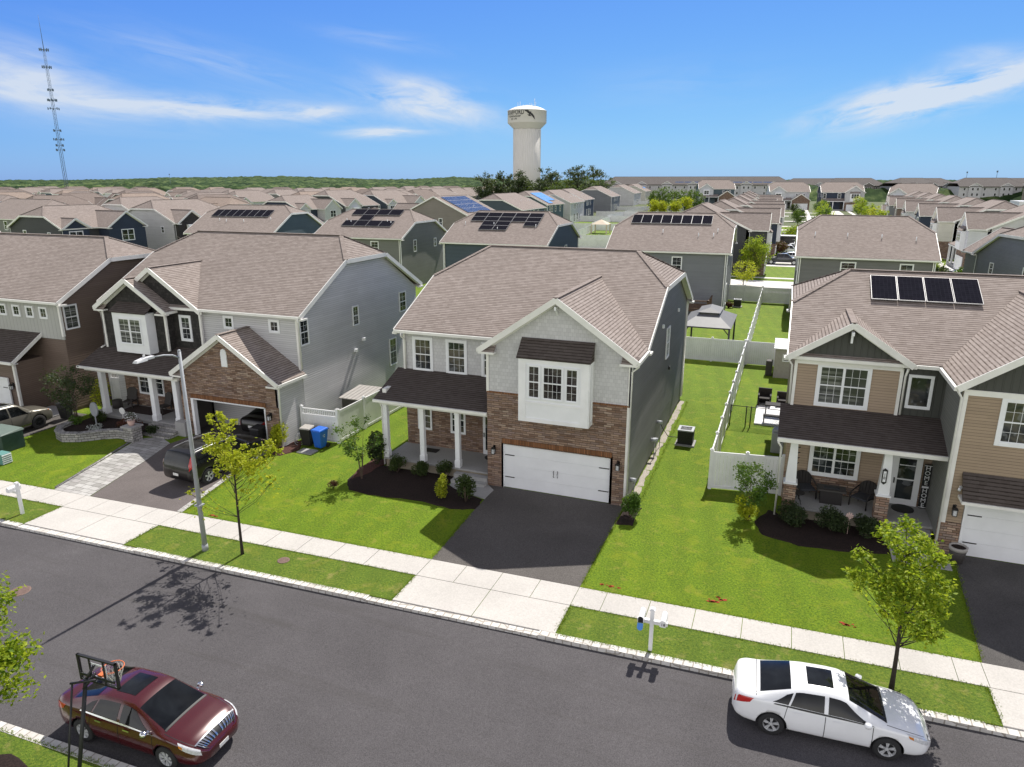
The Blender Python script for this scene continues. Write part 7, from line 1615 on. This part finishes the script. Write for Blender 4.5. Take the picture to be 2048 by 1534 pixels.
# stone planter wall + pillar + pot
wl = thing('garden_wall', (-34, 26, 0), 'curved low grey stone wall round the planting bed left of the paved walk', 'garden wall'); pts = [(-36.6, 26.6), (-36.45, 25.7), (-35.9, 25.1), (-35.2, 24.85), (-34.4, 25.15), (-33.5, 26.0), (-32.9, 26.35), (-31.95, 26.3)]
m = MB(); cp = MB()
for a, b in zip(pts, pts[1:]):
    d = (Vector(b) - Vector(a)).normalized() * .02; n_ = Vector((-d.y, d.x)).normalized() * .14; q = [Vector(a) - d + n_, Vector(b) + d + n_, Vector(b) + d - n_, Vector(a) - d - n_]
    m.prism([(p.x, p.y, 0) for p in q], [(p.x, p.y, .42) for p in q]); n2 = n_ * 1.25; q = [Vector(a) - d + n2, Vector(b) + d + n2, Vector(b) + d - n2, Vector(a) - d - n2]; cp.prism([(p.x, p.y, .42) for p in q][::1], [(p.x, p.y, .49) for p in q])
part('wall', m, 'garden_stone', wl); part('coping', cp, 'garden_stone', wl)
m = MB(); m.poly([(-36.5, 26.5, .3), (-36.3, 25.7, .3), (-35.2, 25.0, .3), (-34.4, 25.3, .3), (-33.4, 26.2, .3), (-31.9, 26.5, .3), (-31.9, 28.0, .3), (-36.6, 28.0, .3)]); part('soil', m, 'mulch', wl)
pl = thing('stone_pillar', (-31.75, 26.25, 0), 'square stone pillar at the end of the curved garden wall', 'pillar'); m = MB(); m.box(-32.1, 25.95, 0, -31.45, 26.55, .8); part('shaft', m, 'garden_stone', pl); m = MB(); m.box(-32.18, 25.87, .8, -31.37, 26.63, .88); part('cap', m, 'concrete_porch', pl)
fp = thing('flower_pot', (-31.78, 26.25, .88), 'pinkish flower pot with white flowers standing on the stone pillar', 'flower pot'); m = MB(); m.lathe((-31.78, 26.25, .88), [(.12, 0), (.18, .12), (.2, .26), (.22, .3)], 16); part('pot', m, 'terracotta', fp)
rn = np.random.RandomState(4); part('plant', leaves(blobpts((-31.78, 26.25, 1.33), .3, 260, rn, .2), .07, 3), 'leaf_dark', fp); part('flowers', leaves(blobpts((-31.78, 26.25, 1.36), .32, 90, rn, .7), .08, 4), 'flower_white', fp)
m = MB(); m.prism([(-35.3 + .28 * math.cos(a), 26.9, 1.15 + .42 * math.sin(a)) for a in [2 * PI * i / 16 for i in range(16)]], [(-35.3 + .28 * math.cos(a), 26.98, 1.15 + .42 * math.sin(a)) for a in [2 * PI * i / 16 for i in range(16)]]); m.box(-35.33, 26.92, .3, -35.27, 26.96, .8); single('garden_plaque', m, 'steel_pole', 'grey oval garden plaque on a stake in the stone-edged bed', 'garden ornament')
m = MB(); m.cyl((-34.0, 27.6, 1.0), (-34.0, 27.64, 1.0), .2, n=18); m.box(-34.01, 27.6, .3, -33.99, 27.64, .9); single('garden_sign', m, 'plate', 'small round sign on a stake before the left porch', 'sign')
# bins
def bin_(x, y, label, mat, rz=0, lid=None):
    r = thing('wheelie_bin', (x, y, 0), label, 'bin', 'wheeled rubbish bins', rz=rz, local=True)
    m = MB(); m.hexa([(-.22, -.24, .08), (.22, -.24, .08), (.22, .2, .08), (-.22, .2, .08), (-.3, -.34, 1.0), (.3, -.34, 1.0), (.3, .32, 1.0), (-.3, .32, 1.0)]); part('body', m, mat, r, bevel=.03)
    m = MB(); m.hexa([(-.32, -.38, 1.0), (.32, -.38, 1.0), (.32, .36, 1.0), (-.32, .36, 1.0), (-.28, -.34, 1.07), (.28, -.34, 1.07), (.28, .3, 1.1), (-.28, .3, 1.1)]); part('lid', m, lid or mat, r, bevel=.02)
    m = MB(); m.cyl((-.3, .38, 1.0), (.3, .38, 1.0), .025, n=8); part('handle', m, 'black', r)
    for s in (-1, 1): m = MB(); m.cyl((s * .24, .26, .13), (s * .3, .26, .13), .13, n=14); part('wheel', m, 'rubber', r)
    return r
bin_(-22.55, 29.0, 'black wheeled bin with pale dusty lid beside the blue one', 'bin_black', .1, 'shed_body'); bb_ = bin_(-21.75, 28.95, 'bright blue wheeled recycling bin before the picket-topped fence', 'bin_blue', -.1)
m = MB(); 
for i in range(3):
    a = i * 2 * PI / 3 + .3; m.poly([(.305, -.02 + .09 * math.cos(a), .72 + .09 * math.sin(a)), (.305, -.02 + .09 * math.cos(a + 1.2), .72 + .09 * math.sin(a + 1.2)), (.305, -.02 + .055 * math.cos(a + 1.2), .72 + .055 * math.sin(a + 1.2)), (.305, -.02 + .055 * math.cos(a), .72 + .055 * math.sin(a))])
for v in range(len(m.v)): m.v[v] = (m.v[v][0] - .02, m.v[v][1], m.v[v][2])
part('recycling_mark', m, 'white_trim', bb_)
bin_(-24.95, 28.05, 'black wheeled bin standing at the open garage door', 'bin_black', .0); bin_(-38.5, 27.6, 'black wheeled bin by the brown house drive', 'bin_black', .2)
m = MB(); m.box(-22.5, 27.9, 0, -21.6, 28.5, .06); single('stepping_slab', m, 'concrete_porch', 'flat slabs on the grass before the blue bin', 'paving slab')
# bike-like pile of pipes beside the bins
m = MB()
for k, (x, y) in enumerate(((-23.2, 29.2), (-23.0, 28.9))):
    m.tube([(x + .33 * math.cos(a) * .3, y + .33 * math.cos(a), .33 + .33 * math.sin(a)) for a in [2 * PI * i / 16 for i in range(17)]], .018, 5)
m.tube([(-23.2, 29.2, .33), (-23.1, 29.05, .8), (-23.0, 28.9, .33), (-23.1, 29.0, .3), (-23.2, 29.2, .33)], .015, 5); single('bicycle', m, 'steel_pole', 'small bicycle leaning at the pale grey wall left of the black bin', 'bicycle')
# deck box behind fence
db = thing('storage_box', (-22.2, 33.6, 0), 'dark storage shed with light slatted sloping lid behind the white side fence', 'garden shed'); m = MB(); m.box(-22.95, 32.8, 0, -21.55, 34.7, 1.5); part('body', m, 'shed_dark', db)
m = MB()
for k in range(6): m.hexa([(-23.05 + .27 * k, 32.65, 1.5), (-22.81 + .27 * k, 32.65, 1.5), (-22.81 + .27 * k, 34.85, 1.68), (-23.05 + .27 * k, 34.85, 1.68), (-23.05 + .27 * k, 32.65, 1.55), (-22.81 + .27 * k, 32.65, 1.55), (-22.81 + .27 * k, 34.85, 1.73), (-23.05 + .27 * k, 34.85, 1.73)])
part('lid', m, 'shed_body', db)
# air conditioners
def ac(x, y, label, s=1.0):
    r = thing('air_conditioner', (x, y, 0), label, 'air conditioner', 'air conditioning units', local=True); m = MB(); m.box(-.5, -.5, 0, .5, .5, .08); part('pad', m, 'concrete_porch', r)
    m = MB(); m.box(-.38, -.38, .08, .38, .38, .80)
    for k in range(13):
        z = .14 + k * .05
        m.box(-.395, -.395, z, .395, .395, z + .018)
    part('coil_grille', m, 'black', r)
    m = MB(); m.box(-.41, -.41, .80, .41, -.28, .86); m.box(-.41, .28, .80, .41, .41, .86); m.box(-.41, -.28, .80, -.28, .28, .86); m.box(.28, -.28, .80, .41, .28, .86); part('top', m, 'steel_pole', r)
    m = MB(); m.cyl((0, 0, .805), (0, 0, .81), .28, n=20); part('fan', m, 'black', r); m = MB()
    for R_ in (.08, .15, .22, .28): m.tube([(R_ * math.cos(2 * PI * i / 20), R_ * math.sin(2 * PI * i / 20), .855) for i in range(21)], .006, 4)
    for i in range(8): m.tube([(0, 0, .86), (.29 * math.cos(PI * i / 4), .29 * math.sin(PI * i / 4), .855)], .006, 4)
    part('fan_guard', m, 'steel_pole', r); return r
ac(-4.0, 36.4, 'black air conditioning unit on the lawn beside the middle house'); ac(-4.45, 81.6, 'air conditioning unit behind the grey house by the far fence')
# porch furniture, tan house
def pchair(x, y, rz, label):
    r = thing('patio_chair', (x, y, .5), label, 'chair', 'porch chairs', rz=rz, local=True); r.location = (x, y, .5)
    m = MB(); m.box(-.33, -.33, .36, .33, .33, .46); part('seat', m, 'cushion', r, bevel=.03)
    m = MB(); pts = []
    for k in range(9):
        a = PI * k / 8; m.hexa([(.36 * math.cos(a), .30 + .10 * math.sin(a) - .03, .3), (.36 * math.cos(a + .35), .30 + .10 * math.sin(a + .35) - .03, .3), (.36 * math.cos(a + .35), .30 + .10 * math.sin(a + .35) + .02, .3), (.36 * math.cos(a), .30 + .10 * math.sin(a) + .02, .3), (.38 * math.cos(a), .36 + .10 * math.sin(a), .72 + .28 * math.sin(a)), (.38 * math.cos(a + .35), .36 + .1 * math.sin(a + .35), .72 + .28 * math.sin(min(PI, a + .35))), (.38 * math.cos(a + .35), .40 + .1 * math.sin(a + .35), .72 + .28 * math.sin(min(PI, a + .35))), (.38 * math.cos(a), .40 + .1 * math.sin(a), .72 + .28 * math.sin(a))]) if k < 8 else None
    part('backrest', m, 'wicker', r)
    for s in (-1, 1): m = MB(); m.tube([(s * .36, -.33, .05), (s * .37, -.33, .56), (s * .37, .0, .66), (s * .38, .35, .72)], .03, 6); part('arm', m, 'wicker', r)
    for sx in (-.34, .34):
        for sy in (-.3, .34): m = MB(); m.cyl((sx, sy, .38), (sx * 1.05, sy * 1.1, 0), .025, .018, n=6); part('leg', m, 'wicker', r)
pchair(1.75, 30.45, .35, 'dark wicker chair at the left end of the right porch'); pchair(3.95, 30.25, -.6, 'dark wicker chair near the front door of the tan house')
r = thing('fire_table', (2.75, 30.2, .5), 'dark square fire table between the two wicker chairs', 'table', local=True); m = MB(); m.box(-.55, -.32, .58, .55, .32, .64); part('table_top', m, 'shed_dark', r); m = MB(); m.box(-.42, -.24, 0, .42, .24, .58); part('base', m, 'wicker', r); m = MB(); m.box(-.3, -.1, .64, .3, .1, .66); part('burner', m, 'cushion', r)
r = thing('side_table', (1.45, 29.65, .5), 'small round side table with thin splayed legs on the right porch', 'table', local=True); m = MB(); m.cyl((0, 0, .45), (0, 0, .48), .27, n=20); part('table_top', m, 'wicker', r)
for k in range(4): a = PI / 4 + k * PI / 2; m = MB(); m.tube([(-.05 * math.cos(a), -.05 * math.sin(a), .45), (.24 * math.cos(a), .24 * math.sin(a), 0)], .012, 5); part('leg', m, 'black', r)
sg = thing('porch_sign', (6.28, 30.85, .52), 'tall narrow black board reading HOME twice in white letters beside the front door', 'sign'); m = MB(); m.box(6.1, 30.85, .52, 6.38, 30.89, 2.45); part('board', m, 'black', sg)
textobj('H\nO\nM\nE', .26, (6.24, 30.84, 2.2), 0, sg, 'white_trim', vertical=True); textobj('H\nO\nM\nE', .26, (6.24, 30.84, 1.22), 0, sg, 'white_trim', vertical=True)
m = MB(); m.box(6.1, 30.842, 2.38, 6.38, 30.85, 2.4); m.box(6.1, 30.842, .56, 6.38, 30.85, .58); m.box(6.12, 30.842, 1.42, 6.36, 30.85, 1.5); part('border', m, 'white_trim', sg)
hn = thing('house_number', (4.52, 29.15, 2.2), 'small black-edged plate with house number 18 on the tapered porch column', 'sign'); m = MB(); m.prism([(4.46 + .09 * a, 29.135, 2.35 + b) for a, b in ((-1, -.26), (0, -.34), (1, -.26), (1, .26), (0, .34), (-1, .26))], [(4.46 + .09 * a, 29.16, 2.35 + b) for a, b in ((-1, -.26), (0, -.34), (1, -.26), (1, .26), (0, .34), (-1, .26))]); part('plate', m, 'black', hn)
m = MB(); m.box(4.41, 29.125, 2.13, 4.51, 29.136, 2.57); part('panel', m, 'white_trim', hn); textobj('1\n8', .17, (4.46, 29.122, 2.38), 0, hn, 'ink', vertical=True)
m = MB(); m.cyl((5.5, 30.55, .5), (5.5, 30.55, .53), .42, n=20); single('doormat', m, 'rubber', 'black half-round doormat before the door of the tan house', 'doormat')
for k in range(5): pass
ho = thing('wall_ornament', (1.35, 30.9, 2.5), 'string of small dark leaf shapes hanging on the tan wall left of the porch window', 'ornament'); m = MB()
for k in range(5): z = 2.75 - k * .24; m.poly([(1.27, 30.93, z), (1.35, 30.93, z - .06), (1.43, 30.93, z), (1.39, 30.93, z + .03), (1.35, 30.93, z), (1.31, 30.93, z + .03)])
part('leaf_chain', m, 'black', ho)
pt = thing('planter', (6.95, 27.55, 0), 'tall round dark planter with pale rim beside the right garage door', 'planter'); m = MB(); m.lathe((6.95, 27.55, 0), [(.22, 0), (.26, .35), (.29, .5)], 20); part('pot', m, 'shed_dark', pt); m = MB(); m.lathe((6.95, 27.55, .5), [(.30, 0), (.31, .13), (.25, .13), (.25, .02)], 20); part('rim', m, 'shed_body', pt); m = MB(); m.cyl((6.95, 27.55, .5), (6.95, 27.55, .58), .25, n=18); part('soil', m, 'mulch', pt)
m = MB(); m.cyl((3.35, 28.35, 0), (3.35, 28.35, .8), .012, n=5); m.v += []; 
for k in range(8): a = k * PI / 4; m.poly([(3.35, 28.33, .85), (3.35 + .14 * math.cos(a), 28.33, .85 + .14 * math.sin(a)), (3.35 + .14 * math.cos(a + .5), 28.33, .85 + .14 * math.sin(a + .5))])
single('garden_stake', m, 'terracotta', 'metal flower stake between the dark bushes before the right porch', 'garden ornament')
# left porch things
def adir(x, y, rz, label):
    r = thing('rocking_chair', (x, y, .46), label, 'chair', 'chairs on the left porch', rz=rz, local=True); m = MB(); m.box(-.3, -.3, .35, .3, .3, .4); part('seat', m, 'shed_dark', r); m = MB(); m.prism([(-.28, .25, .4), (.28, .25, .4), (.32, .4, .95), (.15, .43, 1.1), (-.15, .43, 1.1), (-.32, .4, .95)], [(-.28, .28, .4), (.28, .28, .4), (.32, .43, .95), (.15, .46, 1.1), (-.15, .46, 1.1), (-.32, .43, .95)]); part('backrest', m, 'shed_dark', r)
    for sx in (-.3, .3):
        for sy in (-.28, .3): m = MB(); m.box(sx - .025, sy - .025, 0, sx + .025, sy + .025, .56); part('leg', m, 'shed_dark', r)
adir(-35.7, 29.6, .3, 'dark chair at the left end of the left porch'); adir(-33.0, 29.55, -.2, 'dark chair half behind the middle column of the left porch')
m = MB(); m.cyl((-36.25, 29.2, .46), (-36.25, 29.2, .95), .26, n=16); single('porch_planter', m, 'shed_dark', 'dark round planter at the far left corner of the left porch', 'planter')
# tan house side garden
dk = thing('patio_set', (0, 42, 0), 'low pale paved patio with dark furniture in the tan house side garden', 'patio'); m = MB(); m.box(-.75, 40.9, 0, 2.2, 45.5, .09); part('paving', m, 'white_vinyl', dk)
for i, (x, y, w_, d_, h_) in enumerate(((-.35, 44.9, .8, .8, .95), (.75, 45.0, .8, .7, .8), (.45, 42.8, 1.4, .7, .7), (.35, 41.3, 1.3, .3, .45))):
    r = thing('patio_furniture', (x, y, .09), ('dark wicker armchair, left of two at the rear of the small patio', 'dark wicker armchair, right of two at the rear of the small patio', 'dark dining table in the middle of the small patio', 'dark bench at the front of the small patio')[i], ('chair', 'chair', 'table', 'bench')[i], local=True)
    m = MB(); m.box(-w_ / 2, -d_ / 2, h_ * .45 if i < 2 else h_ - .06, w_ / 2, d_ / 2, h_ * .5 if i < 2 else h_); part('seat' if i != 2 else 'table_top', m, 'wicker', r)
    if i < 2: m = MB(); m.box(-w_ / 2, d_ / 2 - .12, 0, w_ / 2, d_ / 2, h_); part('backrest', m, 'wicker', r); m = MB(); m.box(-w_ / 2, -d_ / 2, 0, -w_ / 2 + .1, d_ / 2, h_ * .7); part('arm', m, 'wicker', r); m = MB(); m.box(w_ / 2 - .1, -d_ / 2, 0, w_ / 2, d_ / 2, h_ * .7); part('arm', m, 'wicker', r)
    else:
        for sx in (-1, 1):
            for sy in (-1, 1): m = MB(); m.box(sx * (w_ / 2 - .05) - .03, sy * (d_ / 2 - .05) - .03, 0, sx * (w_ / 2 - .05) + .03, sy * (d_ / 2 - .05) + .03, h_ - .05); part('leg', m, 'black', r)
sh = thing('garden_shed', (.6, 52.8, 0), 'small beige plastic shed with pale roof and four-pane window against the white fence', 'garden shed'); m = MB(); m.box(.0, 52.0, 0, 2.2, 54.4, 2.1); part('wall', m, 'shed_body', sh)
m = MB()
for k in range(6): m.box(-.1, 51.85 + .45 * k, 2.1 + .035 * k, 2.3, 51.85 + .45 * (k + 1) + .02, 2.16 + .035 * k)
part('roof', m, 'cream_roof' if 'cream_roof' in MATS else 'white_vinyl', sh); window(sh, FY(52.0), .55, 1.25, 1.0, 1.7, cols=2, rows=2, hung=False, trim=.04)
m = MB(); m.box(-.55, 52.3, 0, -.1, 52.9, 1.1); single('rain_barrel', m, 'shed_dark', 'dark covered barrel standing left of the beige shed', 'barrel', bevel=.05)
m = MB(); m.box(.25, 36.6, 0, 1.1, 37.3, 1.1); m.box(.3, 36.65, 1.1, 1.05, 37.25, 1.25); single('grill', m, 'steel_pole', 'covered grill with pale top standing behind the short white fence', 'grill', bevel=.04)
# gazebo
gz = thing('gazebo', (-5.3, 60.3, 0), 'dark metal gazebo with grey two-tier roof in the garden beyond the cross fence', 'gazebo'); x0, x1, y0, y1, ze, zr = -7.3, -3.4, 57.0, 63.6, 2.3, 2.98
m = MB(); cx, cy = (x0 + x1) / 2, (y0 + y1) / 2; a = (cx - .75, cx + .75, cy - 1.4, cy + 1.4)
for q in ([(x0, y0, ze), (x1, y0, ze), (a[1], a[2], zr), (a[0], a[2], zr)], [(x1, y0, ze), (x1, y1, ze), (a[1], a[3], zr), (a[1], a[2], zr)], [(x1, y1, ze), (x0, y1, ze), (a[0], a[3], zr), (a[1], a[3], zr)], [(x0, y1, ze), (x0, y0, ze), (a[0], a[2], zr), (a[0], a[3], zr)]): m.poly(q); m.poly([(p[0], p[1], p[2] - .04) for p in q][::-1])
m.box(a[0] + .1, a[2] + .1, zr - .1, a[1] - .1, a[3] - .1, zr + .18)
part('lower_roof', m, 'metal_roof', gz)
b = (a[0] - .15, a[1] + .15, a[2] - .15, a[3] + .15); m = MB(); z2, z3 = zr + .18, zr + .50
for q in ([(b[0], b[2], z2), (b[1], b[2], z2), (cx, cy - .9, z3)], [(b[1], b[2], z2), (b[1], b[3], z2), (cx, cy + .9, z3), (cx, cy - .9, z3)], [(b[1], b[3], z2), (b[0], b[3], z2), (cx, cy + .9, z3)], [(b[0], b[3], z2), (b[0], b[2], z2), (cx, cy - .9, z3), (cx, cy + .9, z3)]): m.poly(q); m.poly([(p[0], p[1], p[2] - .04) for p in q][::-1])
part('upper_roof', m, 'metal_roof', gz)
for x in (x0 + .15, x1 - .15):
    for y in (y0 + .15, y1 - .15): m = MB(); m.box(x - .07, y - .07, 0, x + .07, y + .07, ze); m.tube([(x, y, 1.7), (x + (.5 if x < cx else -.5), y, 2.25)], .04, 4); part('post', m, 'dark_metal', gz)
m = MB(); m.box(x0 + .1, y0 + .08, ze - .12, x1 - .1, y0 + .18, ze - .02); m.box(x0 + .1, y1 - .18, ze - .12, x1 - .1, y1 - .08, ze - .02); m.box(x0 + .08, y0, ze - .12, x0 + .18, y1, ze - .02); m.box(x1 - .18, y0, ze - .12, x1 - .08, y1, ze - .02); part('beam', m, 'dark_metal', gz)
for i, (x, y) in enumerate(((-6.6, 58.2), (-5.2, 58.0), (-4.3, 58.2))): m = MB(); m.box(x - .4, y - .35, .35, x + .4, y + .35, .5); m.box(x - .4, y - .35, 0, x + .4, y - .2, .95); m.box(x - .45, y - .35, 0, x - .35, y + .35, .65); m.box(x + .35, y - .35, 0, x + .45, y + .35, .65); single('garden_chair', m, 'cushion' if i else 'teal_metal', ('blue-grey covered chair at the left under the gazebo', 'dark sofa seat in the middle under the gazebo', 'dark seat at the right under the gazebo')[i], 'chair', 'seats under the gazebo', bevel=.03)
# wooden deck behind the gazebo
d = thing('wooden_deck', (-8, 72, 0), 'raised brown wooden deck with railing behind the dark blue-grey house, above the gazebo', 'deck'); m = MB(); m.box(-10.5, 70.3, 1.15, -6.5, 74.2, 1.3); part('floor', m, 'wood_dark', d)
m = MB(); m.box(-10.5, 70.3, 2.15, -6.5, 70.4, 2.25); m.box(-10.5, 70.3, 1.4, -6.5, 70.36, 1.46); m.box(-6.6, 70.3, 2.15, -6.5, 74.2, 2.25); x = -10.45
while x < -6.5: m.box(x - .02, 70.32, 1.4, x + .02, 70.36, 2.15); x += .14
y = 70.4
while y < 74.1: m.box(-6.57, y - .02, 1.4, -6.53, y + .02, 2.15); y += .14
part('railing', m, 'wood_dark', d)
for x in (-10.4, -8.5, -6.6): m = MB(); m.box(x - .07, 70.3, 0, x + .07, 70.44, 2.3); part('post', m, 'wood_dark', d)
# toys
m = MB(); m.box(1.0, 57.2, 0, 1.5, 57.6, .35); m.cyl((.9, 57.4, .2), (.9, 57.3, .2), .2, n=12); m.tube([(.6, 57.4, .1), (.8, 57.5, .5), (1.2, 57.4, .5)], .05, 5); single('toy_car', m, 'toy_green', 'green plastic ride-on toy on the far lawn', 'toy'); m = MB(); m.box(1.5, 57.6, 0, 2.0, 58.0, .5); m.tube([(1.4, 57.6, .4), (1.7, 57.8, .9)], .05, 5); single('toy_slide', m, 'toy_red', 'red plastic toy beside the green one on the far lawn', 'toy')
# white tent-like canopy far
r = thing('canopy', (-46, 186, 0), 'beige garden canopy with open sides beyond the blue solar house', 'gazebo', local=True); m = MB(); z = 2.4
for q in ([(-2.2, -2.2, z), (2.2, -2.2, z), (0, 0, 3.6)], [(2.2, -2.2, z), (2.2, 2.2, z), (0, 0, 3.6)], [(2.2, 2.2, z), (-2.2, 2.2, z), (0, 0, 3.6)], [(-2.2, 2.2, z), (-2.2, -2.2, z), (0, 0, 3.6)]): m.poly(q)
part('roof', m, 'tent_fabric', r)
for sx in (-2, 2):
    for sy in (-2, 2): m = MB(); m.box(sx - .15, sy - .15, 0, sx + .15, sy + .15, 2.4); part('post', m, 'tent_fabric', r)

# ragged grass along every edge, and loose tufts over the near lawns
rn = np.random.RandomState(77); P = []
def edge(f, x0, x1, n, side, skip=()):
    for x in rn.uniform(x0, x1, n):
        if any(a < x < b for a, b in skip): continue
        P.append((x, f(x) + side * abs(rn.normal()) * .045, rn.uniform(.0, .035)))
AP = ((-27.95, -22.7), (-11.15, -5.5), (6.4, 12.0)); DR = ((-30.0, -22.8), (-11.15, -5.5), (6.5, 13.2))
edge(lambda x: ykf(x) + .24, -40, 14, 5200, -1, AP); edge(swn, -42, 14, 3800, -1, AP); edge(swn, -42, 14, 1800, 1, AP); edge(swf, -44, 14, 4200, 1, DR); edge(swf, -44, 14, 2200, -1, DR); edge(lambda x: ykn(x) - .24, -20, -8, 1500, 1)
def seg(a, b, n):
    a = Vector(a); b = Vector(b); d = b - a; nn = Vector((-d.y, d.x)).normalized()
    for t in rn.uniform(0, 1, n): q = a + d * t + nn * rn.normal() * .05; P.append((q.x, q.y, rn.uniform(0, .035)))
for a, b, n in (((-11.14, 21.0), (-11.28, 24.6), 500), ((-5.48, 21.2), (-5.40, 27.6), 900), ((-22.72, 20.7), (-23.95, 28.0), 900), ((6.5, 21.4), (6.9, 27.4), 800), ((-27.95, 17.6), (-27.95, 19.1), 200), ((-22.7, 17.7), (-22.7, 19.2), 250), ((-11.15, 18.1), (-11.15, 19.6), 300), ((-5.48, 18.3), (-5.48, 19.7), 300), ((6.4, 18.7), (6.4, 20.1), 250), ((-2.2, 31), (-2.1, 55), 1200), ((-4.85, 28), (-4.9, 44), 1200), ((-21.2, 30), (-21.0, 44), 900)): seg(a, b, n)
for k in range(9000):
    x, y = rn.uniform(-22.5, 6.2), rn.uniform(18.5, 26.5)
    if y < ykf(x) + .3 or swn(x) - .05 < y < swf(x) + .05 or (-11.3 < x < -5.4) or (x < -11.2 and y > 24.6) or (x > -.5 and y > 26.2): continue
    if noise.noise((x * .9, y * .9, 0)) + rn.uniform(-.35, .35) > .12: P.append((x, y, rn.uniform(0, .03)))
g_ = leaves(P, .075, 5, flat=2.2, aspect=.22); o = part('grass', g_, 'grass_blade'); tag(o, 'loose green grass blades along the pavement edges and over the front lawns', 'grass', kind='stuff')
